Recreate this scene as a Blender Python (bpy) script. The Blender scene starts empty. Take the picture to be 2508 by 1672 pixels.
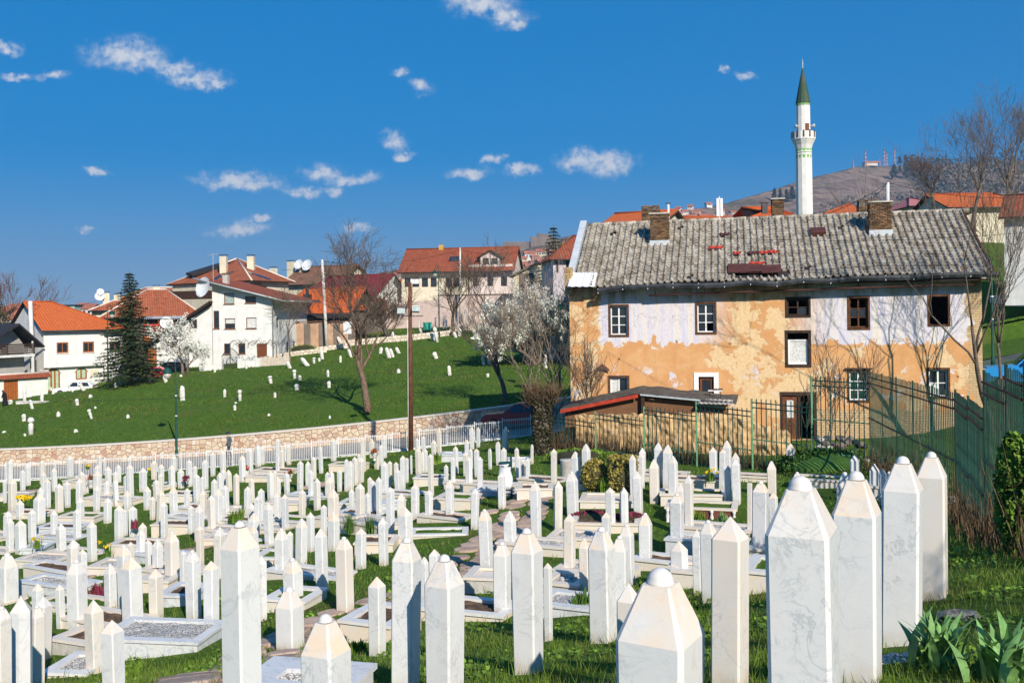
import bpy, bmesh, math, random
import numpy as np
from mathutils import Vector, Matrix, noise
from mathutils.geometry import tessellate_polygon
R = math.radians
random.seed(7); RNG = np.random.default_rng(11)
SC = bpy.context.scene
COL = SC.collection

# ------------------------------------------------------------------ camera
F, U0, V0, ROLL = 2400.0, 1254.0, 770.0, R(0.8)      # focal length and optical centre in photo pixels
CR, SR = math.cos(ROLL), math.sin(ROLL)
cam_d = bpy.data.cameras.new('camera'); cam = bpy.data.objects.new('camera', cam_d); COL.objects.link(cam)
cam_d.sensor_width = 36; cam_d.lens = F / 2508 * 36; cam_d.shift_y = -(836 - V0) / 2508
cam_d.clip_start = 0.1; cam_d.clip_end = 20000
cam.matrix_world = Matrix(((CR, SR, 0, 0), (0, 0, -1, 0), (-SR, CR, 0, 0), (0, 0, 0, 1)))
SC.camera = cam
# ------------------------------------------------------------------ light
SUN_AZ, SUN_EL = R(23), R(31)         # sun behind the camera, to its right
sd = Vector((math.sin(SUN_AZ) * math.cos(SUN_EL), -math.cos(SUN_AZ) * math.cos(SUN_EL), math.sin(SUN_EL)))
sun_d = bpy.data.lights.new('sun', 'SUN'); sun_d.energy = 4.8; sun_d.angle = R(0.5); sun_d.color = (1.0, 0.92, 0.79)
sun = bpy.data.objects.new('sun', sun_d); COL.objects.link(sun)
sun.rotation_euler = sd.to_track_quat('Z', 'Y').to_euler()
SC.view_settings.view_transform = 'Standard'; SC.view_settings.look = 'None'
SC.view_settings.exposure = 0.25; SC.view_settings.gamma = 1
SC.cycles.use_denoising = True
SC.cycles.max_bounces = 6; SC.cycles.diffuse_bounces = 3; SC.cycles.glossy_bounces = 2; SC.cycles.transmission_bounces = 3
SC.cycles.transparent_max_bounces = 6; SC.cycles.volume_bounces = 1
SC.cycles.use_adaptive_sampling = True; SC.cycles.adaptive_threshold = 0.02

class NT:
    """short-hand for building node trees"""
    def __init__(s, tree): s.t = tree; tree.nodes.clear()
    def n(s, typ, ins=None, **props):
        nd = s.t.nodes.new('ShaderNode' + typ)
        for k, v in props.items(): setattr(nd, k, v)
        for k, v in (ins or {}).items(): s.set(nd, k, v)
        return nd
    def set(s, nd, k, v):
        sock = nd.inputs[k]
        if hasattr(v, 'outputs'): v = v.outputs[0]
        if isinstance(v, bpy.types.NodeSocket): s.t.links.new(v, sock)
        else:
            if isinstance(v, tuple) and len(v) == 3 and sock.type == 'RGBA': v = v + (1,)
            sock.default_value = v
    def math(s, op, a, b=0.0, c=None, clamp=False):
        nd = s.n('Math', operation=op, use_clamp=clamp); s.set(nd, 0, a); s.set(nd, 1, b)
        if c is not None: s.set(nd, 2, c)
        return nd.outputs[0]
    def vm(s, op, a, b=(0, 0, 0)):
        nd = s.n('VectorMath', operation=op); s.set(nd, 0, a)
        if op in ('SCALE',): s.set(nd, 'Scale', b)
        elif op != 'LENGTH': s.set(nd, 1, b)
        return nd.outputs['Value'] if op in ('LENGTH', 'DOT_PRODUCT') else nd.outputs[0]
    def mix(s, f, a, b, blend='MIX'):
        nd = s.n('Mix', data_type='RGBA', blend_type=blend)
        s.set(nd, 0, f); s.set(nd, 6, a); s.set(nd, 7, b)
        return nd.outputs[2]
    def ss(s, x, lo, hi):                                   # smoothstep
        nd = s.n('MapRange', interpolation_type='SMOOTHSTEP'); s.set(nd, 0, x); s.set(nd, 1, lo); s.set(nd, 2, hi)
        return nd.outputs[0]
    def noise(s, vec, scale, detail=4.0, rough=0.55, dist=0.0):
        nd = s.n('TexNoise', {'Scale': scale, 'Detail': detail, 'Roughness': rough, 'Distortion': dist})
        if vec is not None: s.set(nd, 'Vector', vec)
        return nd.outputs[0]

# ------------------------------------------------------------------ sky: physical sky and small fair-weather clouds
SAT, GAM, TINT, AIR, DUST, OZ = 2.25, .301, tuple(.11 * k for k in (.0707, .1063, .2058)), 1.0, .9, 3.2      # tone of the deep clean spring blue
world = bpy.data.worlds.new('World'); SC.world = world; world.use_nodes = True
w = NT(world.node_tree)
skyt = w.n('TexSky', sky_type='NISHITA', sun_disc=False, sun_elevation=SUN_EL, sun_rotation=math.pi - SUN_AZ,
           altitude=600, air_density=AIR, dust_density=DUST, ozone_density=OZ)
hs = w.n('HueSaturation', {'Saturation': SAT, 'Value': 1.0, 'Color': w.n('Gamma', {0: w.mix(1.0, skyt.outputs[0], TINT, 'MULTIPLY'), 1: GAM}).outputs[0]}).outputs[0]
geo = w.n('TexCoord'); dirv = geo.outputs['Generated']
sep = w.n('SeparateXYZ', {0: dirv})
yy = w.math('MAXIMUM', w.math('ABSOLUTE', sep.outputs[1]), 0.05)
px, pz = w.math('DIVIDE', sep.outputs[0], yy), w.math('DIVIDE', sep.outputs[2], yy)
pv = w.n('CombineXYZ', {0: px, 1: pz, 2: 0.0}).outputs[0]
wob = w.n('TexNoise', {'Vector': pv, 'Scale': 26.0, 'Detail': 7.0, 'Roughness': 0.68})
pw = w.vm('ADD', pv, w.vm('SCALE', w.vm('SUBTRACT', wob.outputs['Color'], (0.5, 0.5, 0.5)), 0.040))
PUFFS = [(290,128,70,34),(350,150,60,28),(430,172,50,20),(480,188,60,18),(535,205,30,12),(1180,8,75,26),(1245,38,50,22),(1275,60,22,12),(575,440,85,20),(610,452,80,14),
         (735,465,45,12),(790,418,45,18),(860,432,60,14),(822,462,24,13),(965,350,28,16),(985,378,22,10),(1430,392,55,24),(1490,398,65,24),(1460,380,50,20),
         (1150,420,45,13),(1275,420,34,13),(1205,395,25,10),(585,562,68,17),(640,535,26,9),(875,558,32,12),(235,415,36,11),(125,188,32,11),
         (45,190,28,9),(15,118,34,13),(1035,215,22,18),(985,182,22,12),(1825,182,24,9),(1775,165,12,8),(205,562,20,6)]
acc = None
for (pu, pv_, hw, hh) in PUFFS:
    xc, yc_ = (pu - U0) / F, (V0 - pv_) / F
    c = (xc * CR + yc_ * SR, -xc * SR + yc_ * CR, 0)
    q = w.vm('MULTIPLY', w.vm('SUBTRACT', pw, c), (F / (hw * 1.6), F / (hh * 1.6), 0))
    m = w.math('SUBTRACT', 1.0, w.vm('LENGTH', q))
    acc = m if acc is None else w.math('MAXIMUM', acc, m)
fine = w.noise(pv, 95.0, 6.0, 0.6)
dens = w.math('MULTIPLY', w.ss(acc, -0.1, 0.75), w.ss(w.math('ADD', fine, w.math('MULTIPLY', acc, 0.35)), 0.40, 0.95))
dens = w.math('MULTIPLY', dens, 0.92)
bg1 = w.n('Background', {'Color': hs, 'Strength': 0.91})
bg2 = w.n('Background', {'Color': (0.86, 0.89, 0.95), 'Strength': 0.70})
mx = w.n('MixShader', {0: dens, 1: bg1, 2: bg2})
w.n('OutputWorld', {'Surface': mx})
world.cycles.sampling_method = 'MANUAL'; world.cycles.sample_map_resolution = 256

# ------------------------------------------------------------------ helpers: rays, terrain
def ray(u, v):
    xc, yc = (u - U0) / F, (V0 - v) / F
    return np.array([xc * CR + yc * SR, 1.0, -xc * SR + yc * CR])
def P(u, v, d): return Vector(ray(u, v) * d)
class TPS:
    def __init__(s, pts, lam):
        p = np.array(pts, float); s.c = p[:, :2] / 10; n = len(p)
        K = s.k(s.c, s.c) + lam * np.eye(n); A = np.zeros((n + 3, n + 3))
        Q = np.c_[np.ones(n), s.c]; A[:n, :n] = K; A[:n, n:] = Q; A[n:, :n] = Q.T
        s.w = np.linalg.solve(A, np.r_[p[:, 2], 0, 0, 0])
    @staticmethod
    def k(a, b):
        r2 = ((a[:, None] - b[None]) ** 2).sum(-1); return np.where(r2 > 1e-9, 0.5 * r2 * np.log(r2 + 1e-12), 0)
    def __call__(s, x, y):
        x = np.asarray(x, float); sh = x.shape; q = np.c_[x.ravel(), np.asarray(y, float).ravel()] / 10
        n = len(s.c); z = s.k(q, s.c) @ s.w[:n] + s.w[n] + q @ s.w[n + 1:]
        return z.reshape(sh)
def road_y(x): return 59.5 - 0.13 * x
def road_z(x):
    x = np.clip(x, -50, 45); return -7.0 + 0.13 * x + 0.0013 * x * x
RW = 3.0                                                    # half width of road, fence to wall
CEM_PTS = [(2050,1900,4.4),(2330,1440,10.4),(2200,1600,7),(1300,1657,9.4),(620,1640,9),(230,1654,15),(320,1542,17.4),(418,1438,21),(215,1378,28),
    (288,1325,32),(140,1258,38),(170,1172,50),(612,1161,44),(1024,1164,41),(880,1284,28),(911,1123,47),(1156,1103,50),(843,1502,17),(940,1748,8.3),
    (1192,1402,19.5),(1230,1515,16),(1480,1579,12),(1396,1411,18.7),(1583,1400,20),(1565,1265,25.7),(1640,1199,27.5),(1437,1199,28.5),(1357,1189,31.6),
    (1940,1159,33),(2127,1145,32),(2420,1345,14.5),(2508,1540,8),(1345,1120,42),(1700,1085,46),(2300,1060,44),(2460,900,50),(40,1420,26),(0,1300,36),(700,1400,22)]
cp = [tuple(P(*q)) for q in CEM_PTS]
for x in (-46, -36, -26, -16, -8, 0, 6): cp.append((x, road_y(x) - RW, float(road_z(x)) - 0.1))
for x in (14, 24, 34): cp.append((x, road_y(x) - RW, float(road_z(x)) - 0.6))
cp += [(-12, 0, -3.2), (12, 0, -1.2), (0, 0, -1.75), (30, 20, -1.5), (0, -8, -1.5)]
_cem = TPS(cp, 0.02)
HILL_PTS = [(160,953,100),(10,972,95),(320,940,93),(915,1008,66.5),(700,872,105),(440,912,99),(760,868,105),(860,852,108),(1000,835,110),(1100,808,116),(1230,800,121),
    (950,808,123),(1240,792,127),(560,895,101),(2450,800,66),(2490,765,72),(2450,690,76),(2500,610,88),(2300,600,92),(2700,640,84),(1700,880,90),(1400,890,85),(1330,925,75),(0,905,120),(600,820,135),(1100,760,150)]
hp = [tuple(P(*q)) for q in HILL_PTS]
for x in range(-50, 45, 8): hp.append((x, road_y(x) + RW + 0.4, float(road_z(x)) + 1.13))
_hill = TPS(hp, 0.01)
def ground(x, y):
    x = np.asarray(x, float); y = np.asarray(y, float); f = road_y(x)
    return np.where(y < f - RW, _cem(x, y), np.where(y < f + RW + .35, road_z(x), _hill(x, y)))
def gz(x, y): return float(ground(np.array([x]), np.array([y]))[0])
DS = {'cem': np.geomspace(3.0, 57, 900), 'hill': np.linspace(62.0, 160, 900)}
def hit(u, v, region='cem', lift=0.0):
    """first place where the sight line meets the ground raised by lift"""
    d = DS[region]; r = ray(u, v); fn = _cem if region == 'cem' else _hill
    g = fn(r[0] * d, d) + lift; z = r[2] * d
    k = np.nonzero(z <= g)[0]
    if len(k) == 0: k = [int(np.argmin(z - g))]
    i = k[0]
    if i:
        a, b = z[i-1] - g[i-1], z[i] - g[i]; t = a / (a - b) if a != b else 0
        dd = d[i-1] + (d[i] - d[i-1]) * min(max(t, 0), 1)
    else: dd = d[0]
    return Vector((r[0] * dd, dd, float(fn(np.array([r[0] * dd]), np.array([dd]))[0])))

# ------------------------------------------------------------------ helpers: objects and meshes
def tag(o, label=None, cat=None, group=None, kind=None):
    if label: o['label'] = label
    if cat: o['category'] = cat
    if group: o['group'] = group
    if kind: o['kind'] = kind
    return o
def empty(name, loc=(0, 0, 0), rz=0.0):
    o = bpy.data.objects.new(name, None); COL.objects.link(o); o.location = loc; o.rotation_euler = (0, 0, rz)
    o.empty_display_size = 0.1; return o
def obj(name, me, parent=None, loc=None, rz=None):
    o = bpy.data.objects.new(name, me); COL.objects.link(o)
    if parent is not None: o.parent = parent
    if loc is not None: o.location = loc
    if rz is not None: o.rotation_euler = (0, 0, rz)
    return o
class MB:
    """collects faces; build() links them as one mesh object"""
    def __init__(s): s.v, s.f, s.m, s.uv, s.sm = [], [], [], [], []
    def add(s, vs, fs, mi=0, uvs=None, smooth=False):
        b = len(s.v); s.v += [tuple(p) for p in vs]
        for i, f in enumerate(fs):
            s.f.append([b + k for k in f]); s.m.append(mi); s.sm.append(smooth)
            s.uv.append(uvs[i] if uvs else [(0, 0)] * len(f))
        return s
    def quad(s, a, b, c, d, mi=0, uv=None): return s.add([a, b, c, d], [(0, 1, 2, 3)], mi, [uv] if uv else None)
    def box(s, c, size, rz=0.0, mi=0, M=None):
        x, y, z = [k / 2 for k in size]; cs, sn = math.cos(rz), math.sin(rz); c = Vector(c)
        vs = []
        for dz in (-z, z):
            for dx, dy in ((-x, -y), (x, -y), (x, y), (-x, y)):
                p = Vector((dx * cs - dy * sn, dx * sn + dy * cs, dz)); vs.append(c + (M @ p if M else p))
        return s.add(vs, [(3, 2, 1, 0), (4, 5, 6, 7), (0, 1, 5, 4), (1, 2, 6, 5), (2, 3, 7, 6), (3, 0, 4, 7)], mi)
    def span(s, x0, x1, y0, y1, z0, z1, mi=0): return s.box(((x0+x1)/2, (y0+y1)/2, (z0+z1)/2), (abs(x1-x0), abs(y1-y0), abs(z1-z0)), 0, mi)
    def bar(s, p, q, r, r2=None, n=4, mi=0, smooth=False, caps=True):
        p, q = Vector(p), Vector(q); r2 = r if r2 is None else r2
        ax = (q - p)
        if ax.length < 1e-7: return s
        ax.normalize(); t = ax.cross(Vector((0, 0, 1)) if abs(ax.z) < .9 else Vector((1, 0, 0))).normalized(); b = ax.cross(t)
        vs = []
        for c, rr in ((p, r), (q, r2)):
            for k in range(n):
                a = 2 * math.pi * (k + .5) / n; vs.append(c + (t * math.cos(a) + b * math.sin(a)) * rr)
        fs = [(k, k + n, (k + 1) % n + n, (k + 1) % n) for k in range(n)]
        if caps: fs += [tuple(range(n)), tuple(reversed(range(n, 2 * n)))]
        return s.add(vs, fs, mi, None, smooth)
    def path(s, pts, rs, n=4, mi=0, smooth=True):
        """tapered tube along a polyline"""
        pts = [Vector(p) for p in pts]; vs, fs = [], []; prev = None
        for i, p in enumerate(pts):
            ax = (pts[min(i + 1, len(pts) - 1)] - pts[max(i - 1, 0)])
            if ax.length < 1e-9: ax = Vector((0, 0, 1))
            ax.normalize()
            t = (prev - ax * prev.dot(ax)) if prev is not None else ax.cross(Vector((.31, .12, .94)) if abs(ax.z) < .9 else Vector((1, 0.1, 0)))
            if t.length < 1e-6: t = ax.orthogonal()
            t.normalize(); prev = t; b = ax.cross(t)
            for k in range(n):
                a = 2 * math.pi * k / n; vs.append(p + (t * math.cos(a) + b * math.sin(a)) * rs[i])
        for i in range(len(pts) - 1):
            for k in range(n): fs.append((i*n+k, i*n+(k+1) % n, (i+1)*n+(k+1) % n, (i+1)*n+k))
        fs += [tuple(reversed(range(n))), tuple(range((len(pts)-1)*n, len(pts)*n))]
        return s.add(vs, fs, mi, None, smooth)
    def lathe(s, prof, c=(0, 0, 0), n=12, mi=0, smooth=True, ph=0.0):
        vs, fs = [], []; c = Vector(c)
        for r, z in prof:
            for k in range(n):
                a = ph + 2 * math.pi * k / n; vs.append(c + Vector((r * math.cos(a), r * math.sin(a), z)))
        for i in range(len(prof) - 1):
            for k in range(n): fs.append((i*n+k, i*n+(k+1) % n, (i+1)*n+(k+1) % n, (i+1)*n+k))
        fs += [tuple(reversed(range(n))), tuple(range((len(prof)-1)*n, len(prof)*n))]
        return s.add(vs, fs, mi, None, smooth)
    def prism(s, pts, h, mi=0, z0=0.0):
        """extrude a counter-clockwise xy polygon upwards"""
        n = len(pts); vs = [(x, y, z0) for x, y in pts] + [(x, y, z0 + h) for x, y in pts]
        fs = [tuple(reversed(range(n))), tuple(range(n, 2*n))] + [(k, (k+1) % n, (k+1) % n + n, k + n) for k in range(n)]
        return s.add(vs, fs, mi)
    def mesh(s, name, mats):
        me = bpy.data.meshes.new(name); me.from_pydata(s.v, [], s.f)
        for m in (mats if isinstance(mats, (list, tuple)) else [mats]): me.materials.append(m)
        me.polygons.foreach_set('material_index', s.m)
        me.polygons.foreach_set('use_smooth', s.sm)
        uvl = me.uv_layers.new(name='uv')
        uvl.data.foreach_set('uv', [c for f in s.uv for p in f for c in p])
        me.update(); return me
    def build(s, name, mats, parent=None, loc=None, rz=None): return obj(name, s.mesh(name, mats), parent, loc, rz)
def np_mesh(name, V, k, mat):
    """V: (n*k,3) array, every k vertices one face"""
    V = np.asarray(V, np.float32).reshape(-1, 3); n = len(V) // k
    me = bpy.data.meshes.new(name); me.vertices.add(len(V)); me.vertices.foreach_set('co', V.ravel())
    me.loops.add(n * k); me.loops.foreach_set('vertex_index', np.arange(n * k, dtype=np.int32))
    me.polygons.add(n); me.polygons.foreach_set('loop_start', np.arange(0, n * k, k, dtype=np.int32))
    me.update(calc_edges=True)
    for m in (mat if isinstance(mat, (list, tuple)) else [mat]): me.materials.append(m)
    return me
def copy_tree(o, parent=None):
    c = o.copy(); COL.objects.link(c); c.parent = parent
    for ch in o.children: copy_tree(ch, c)
    return c
# ------------------------------------------------------------------ materials
def newmat(name):
    m = bpy.data.materials.new(name); m.use_nodes = True; return m, NT(m.node_tree)
def finish(t, col, rough=0.8, bump=None, spec=0.3, metal=0.0, **kw):
    b = t.n('BsdfPrincipled', {'Base Color': col, 'Roughness': rough, 'Metallic': metal, 'Specular IOR Level': spec})
    for k, v in kw.items(): t.set(b, k, v)
    if bump is not None: t.set(b, 'Normal', bump)
    t.n('OutputMaterial', {'Surface': b}); return b
def bumpn(t, h, strength=0.3, dist=0.02): return t.n('Bump', {'Height': h, 'Strength': strength, 'Distance': dist}).outputs[0]
def sc3(c, k): return tuple(min(1.0, x * k) for x in c)
def piece_random(t):
    """0..1, different for every loose piece and every object"""
    return t.math('FRACT', t.math('ADD', t.n('NewGeometry').outputs['Random Per Island'], t.n('ObjectInfo').outputs['Random']))
def M(name, c, rough=.8, var=.18, scale=4.0, bump=0.0, bscale=40.0, c2=None, spec=.3, metal=0.0, isl=0.0, coord='Object'):
    """plain surface: two-scale mottling, optional fine relief, optional variation piece by piece"""
    m, t = newmat(name); tc = t.n('TexCoord').outputs[coord]
    n1 = t.noise(tc, scale, 6.0, .62); n2 = t.noise(tc, scale * 9, 4.0, .6)
    f = t.math('ADD', t.math('MULTIPLY', n1, .65), t.math('MULTIPLY', n2, .35))
    col = t.mix(t.ss(f, .36, .64), sc3(c, 1 - var), c2 or sc3(c, 1 + var))
    if isl:
        g = piece_random(t)
        col = t.n('HueSaturation', {'Color': col, 'Value': t.math('ADD', 1 - isl, t.math('MULTIPLY', g, 2 * isl))}).outputs[0]
    b = bumpn(t, t.noise(tc, bscale, 5.0, .6), bump, .03) if bump else None
    finish(t, col, rough, b, spec, metal); return m

def marble(name, warm, vein=1.0, base=(.71, .71, .70), grime=.55):
    m, t = newmat(name); tc = t.n('TexCoord').outputs['Object']
    rnd = t.n('ObjectInfo').outputs['Random']
    off = t.n('CombineXYZ', {0: t.math('MULTIPLY', rnd, 37.0), 1: t.math('MULTIPLY', rnd, 91.0), 2: t.math('MULTIPLY', rnd, 53.0)}).outputs[0]
    p = t.vm('ADD', tc, off)
    rot = t.n('Mapping', {'Vector': p, 'Rotation': (.5, .9, .3), 'Scale': (1.0, 1.6, 1.0)}).outputs[0]
    d = t.n('TexNoise', {'Vector': rot, 'Scale': 3.2, 'Detail': 8.0, 'Roughness': .62, 'Distortion': 1.1}).outputs[0]
    v1 = t.math('SUBTRACT', 1.0, t.ss(t.math('ABSOLUTE', t.math('SUBTRACT', d, .5)), 0.0, .028))
    d2 = t.n('TexNoise', {'Vector': rot, 'Scale': 11.0, 'Detail': 6.0, 'Roughness': .6, 'Distortion': .8}).outputs[0]
    v2 = t.math('SUBTRACT', 1.0, t.ss(t.math('ABSOLUTE', t.math('SUBTRACT', d2, .5)), 0.0, .02))
    gate = t.ss(t.noise(p, 1.7, 3.0), .34, .62)
    veins = t.math('MULTIPLY', t.math('MAXIMUM', t.math('MULTIPLY', v1, .75), t.math('MULTIPLY', v2, .45)), gate)
    cloud = t.ss(t.noise(p, 4.0, 6.0, .65), .35, .75)
    col = t.mix(t.math('MULTIPLY', cloud, .36 * vein), base, (.60, .62, .64))
    col = t.mix(t.math('MULTIPLY', veins, .70 * vein), col, (.33, .36, .40))
    speck = t.ss(t.noise(p, 90.0, 3.0, .7), .66, .76)
    col = t.mix(t.math('MULTIPLY', speck, .25), col, (.35, .33, .30))
    st = t.ss(t.noise(t.n('Mapping', {'Vector': p, 'Scale': (6, 6, .9)}).outputs[0], 1.0, 4.0), .45, .75)     # rain streaks
    col = t.mix(t.math('MULTIPLY', st, .16), col, (.62, .52, .40))
    foot = t.math('MULTIPLY', t.math('SUBTRACT', 1.0, t.ss(t.math('ADD', t.n('SeparateXYZ', {0: tc}).outputs[2], t.math('MULTIPLY', t.noise(p, 9.0, 5.0), .25)), .08, .34)), grime)
    col = t.mix(foot, col, (.44, .33, .20))
    if warm:
        wn = t.ss(t.noise(p, 5.0, 5.0), .28, .66)
        wr = t.math('MULTIPLY', t.math('ADD', .25, rnd), t.math('MULTIPLY', wn, warm))
        col = t.mix(t.math('MINIMUM', wr, .85), col, (.80, .62, .44))
    finish(t, col, .42, bumpn(t, t.noise(p, 60.0, 4.0), .06, .01), .4); return m
MARBLE = marble('marble', 0.0); MARBLE_TOP = marble('finial_marble', .25, .6, (.71, .70, .68), 0.0); MARBLE_CAP = marble('marble_weathered_top', .75, 1.0, (.71, .685, .65), 0.0); MARBLE_WARM = marble('cream_marble', .32, .9, (.70, .67, .62)); MARBLE_GREY = marble('grey_marble', 0.1, 1.7, (.60, .62, .65))
KERB = marble('cream_stone', .5, .5, (.68, .63, .56), .0); KERB_WHITE = marble('white_kerb_marble', .15, .9, (.70, .69, .67), .0); KERB_GREY = marble('grey_kerb_marble', .1, 1.5, (.62, .64, .66), .0)
OLD_STONE = M('old_limestone', (.66, .63, .57), .9, .22, 5, .5, 18, c2=(.80, .78, .73))
GRANITE = M('red_granite', (.16, .055, .045), .45, .4, 40)
def gravelmat(name, c, c2):
    m, t = newmat(name); tc = t.n('TexCoord').outputs['Object']; v = t.n('TexVoronoi', {'Vector': tc, 'Scale': 42.0}); s = t.n('SeparateColor', {0: v.outputs['Color']})
    col = t.mix(s.outputs[0], c, c2); col = t.mix(t.math('MULTIPLY', t.ss(v.outputs['Distance'], .35, .75), .8), col, (.09, .08, .07))
    col = t.mix(t.math('MULTIPLY', t.ss(t.noise(tc, 3.0, 5.0), .55, .75), .5), col, (.16, .12, .08))
    finish(t, col, .9, bumpn(t, t.math('SUBTRACT', 1.0, v.outputs['Distance']), .9, .02), .2); return m
GRAVEL = gravelmat('white_gravel', (.46, .44, .41), (.74, .72, .69))
SOIL = M('soil', (.10, .062, .040), .95, .45, 8, .7, 40)
CONCRETE = M('concrete', (.46, .44, .40), .9, .2, 3, .2, 30)
POLE_C = M('pole_concrete', (.62, .60, .57), .9, .14, 2, .1, 30)
WHITE_PAINT = M('white_paint', (.80, .80, .79), .55, .06, 6)
WHITE_METAL = M('white_metal_fence', (.78, .78, .79), .5, .05, 4)
GREEN_METAL = M('dark_green_metal', (.010, .062, .050), .5, .3, 5, spec=.25)
GREEN_FADED = M('faded_green_metal', (.012, .070, .050), .5, .5, 2.2, c2=(.028, .105, .078), spec=.15, isl=.3)
GREEN_BACK = M('bright_green_rail', (.10, .26, .13), .55, .3, 4)
RUST = M('rusty_brown_steel', (.085, .035, .020), .75, .5, 6, .2, 30)
DARK_METAL = M('dark_metal', (.03, .03, .035), .5, .3, 5, spec=.5)
GUTTER_M = M('blackened_zinc', (.035, .038, .044), .45, .7, 2.5, spec=.5)
ZINC = M('pale_sheet_zinc', (.50, .53, .56), .4, .12, 2, spec=.5)
GALV = M('galvanised', (.42, .46, .48), .4, .15, 5, spec=.5)
def plaster(name, c, rough, var, scale, bump=.12, bscale=50):
    """render with rain streaks, soft damp clouds and grey grime"""
    m, t = newmat(name); tc = t.n('TexCoord').outputs['Object']
    n1 = t.noise(tc, scale, 6.0, .65); st = t.noise(t.n('Mapping', {'Vector': tc, 'Scale': (2.6, 2.6, .22)}).outputs[0], 1.0, 6.0, .65); n3 = t.noise(tc, 9.0, 5.0, .65)
    col = t.mix(t.ss(n1, .35, .68), sc3(c, 1 - var), sc3(c, 1 + var * .5))
    col = t.mix(t.math('MULTIPLY', t.ss(st, .50, .78), .42), col, tuple(.55 * k * w for k, w in zip(c, (1, .96, .9))))
    col = t.mix(t.math('MULTIPLY', t.ss(n3, .58, .80), .22), col, sc3(c, .6))
    finish(t, col, rough, bumpn(t, t.noise(tc, bscale, 5.0, .6), bump, .03), .25); return m
PLASTER_W = plaster('white_plaster', (.78, .77, .74), .92, .10, 1.2, .12, 50)
PLASTER_CREAM = plaster('cream_plaster', (.68, .61, .46), .92, .12, 1.0, .1, 40)
PLASTER_PINK = plaster('pale_pink_plaster', (.68, .58, .53), .92, .08, .8, .1, 40)
PLASTER_PINK2 = plaster('pink_wall_plaster', (.60, .47, .42), .92, .10, .7, .1, 40)
PLASTER_LILAC = M('lilac_plaster', (.52, .47, .50), .92, .08, .8, .1, 40)
PLASTER_GREY = M('grey_plaster', (.40, .38, .36), .92, .15, 1.0, .15, 40)
PLASTER_DARK = M('dark_plaster', (.16, .13, .11), .92, .2, 1.5, .15, 40)
ADOBE_FAR = M('weathered_adobe', (.42, .27, .18), .95, .22, 1.2, .5, 8)
PLASTER_GREEN = M('green_plaster', (.35, .52, .40), .92, .06, .5)
BROWN_WALL = M('brown_plaster', (.19, .095, .045), .9, .18, 2.0, .2, 30)
WOOD_BROWN = M('brown_wood', (.16, .052, .020), .6, .3, 6)
WOOD_ORANGE = M('varnished_wood', (.33, .10, .022), .5, .25, 5)
WOOD_DARK = M('dark_wood', (.045, .024, .016), .75, .35, 6)
WOOD_OLD = M('weathered_wood', (.11, .048, .022), .85, .5, 9, .3, 50)
WOOD_POLE = M('brown_pole_wood', (.13, .050, .026), .75, .35, 3, .2, 30)
SLATE = M('dark_slate', (.030, .028, .033), .7, .25, 4, .2, 25)
RED_EDGE = M('red_painted_edge', (.42, .045, .022), .55, .25, 4)
TAR = M('tar_felt', (.085, .078, .070), .9, .35, 3, .9, 9)
GLASS = M('window_glass', (.022, .030, .040), .07, .3, 1.5, spec=.7)
GLASS_GREEN = M('green_lined_glass', (.012, .052, .046), .12, .4, 2, spec=.6)
GLASS_PALE = M('pale_curtained_glass', (.34, .42, .40), .25, .35, 7, spec=.5)
CURTAIN = M('white_net_curtain', (.62, .62, .60), .8, .3, 14)
CURTAIN_GREEN = M('green_curtain', (.38, .52, .36), .8, .15, 6)
VOID = M('dark_room', (.010, .009, .008), .95, .2, 2)
ASPHALT = M('asphalt', (.30, .285, .265), .95, .18, .8, .3, 60)
PAVESTONE = M('flagstone', (.42, .30, .23), .9, .25, 3, .4, 25, isl=.22)
BARK = M('bark', (.16, .105, .072), .95, .4, 6, .6, 24)
BARK_GREY = M('grey_bark', (.15, .118, .095), .95, .35, 6, .5, 24)
TWIG_PALE = M('pale_twigs', (.26, .20, .15), .95, .3, 3)
TWIG = M('twigs', (.135, .098, .072), .95, .3, 3)
TWIG_RED = M('reddish_twigs', (.17, .085, .055), .95, .3, 3)
BLOSSOM = M('white_blossom', (.78, .78, .70), .9, .14, 2, isl=.22)
PINK_BLOSSOM = M('pink_blossom', (.62, .36, .40), .9, .14, 2, isl=.25)
SPRUCE_M = M('spruce_needles', (.030, .058, .022), .85, .35, 1.2, c2=(.075, .105, .036), isl=.35)
LEAF_BRIGHT = M('bright_leaves', (.12, .21, .022), .7, .3, 3, isl=.35)
LEAF_MID = M('green_leaves', (.070, .150, .022), .7, .3, 3, isl=.35)
LEAF_GOLD = M('golden_leaves', (.30, .25, .055), .7, .3, 3, isl=.4)
LEAF_DARK = M('dark_ivy', (.045, .042, .018), .85, .4, 3, isl=.4)
TULIP_LEAF = M('tulip_leaf', (.17, .33, .10), .5, .25, 3, spec=.4, isl=.2)
DRY = M('dry_stems', (.13, .082, .045), .95, .4, 2, isl=.4)
PURPLE = M('purple_flowers', (.19, .028, .055), .8, .3, 5, isl=.4)
YELLOW = M('yellow_petals', (.80, .56, .015), .7, .15, 5, isl=.2)
REDF = M('red_petals', (.55, .03, .03), .7, .2, 5, isl=.3)
BLACK_CLOTH = M('black_cloth', (.012, .012, .016), .9, .3, 5)
TURF_DEAD = M('tar_paper', (.05, .05, .05), .9)
CAR_RED = M('red_car_paint', (.36, .012, .022), .25, .05, 2, spec=.6); CAR_RED2 = M('bright_red_paint', (.55, .015, .03), .25, .05, 2, spec=.6)
CAR_WHITE = M('white_car_paint', (.78, .78, .78), .25, .03, 2, spec=.6); CAR_DARK = M('black_car_paint', (.015, .018, .022), .2, .05, 2, spec=.6)
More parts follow.
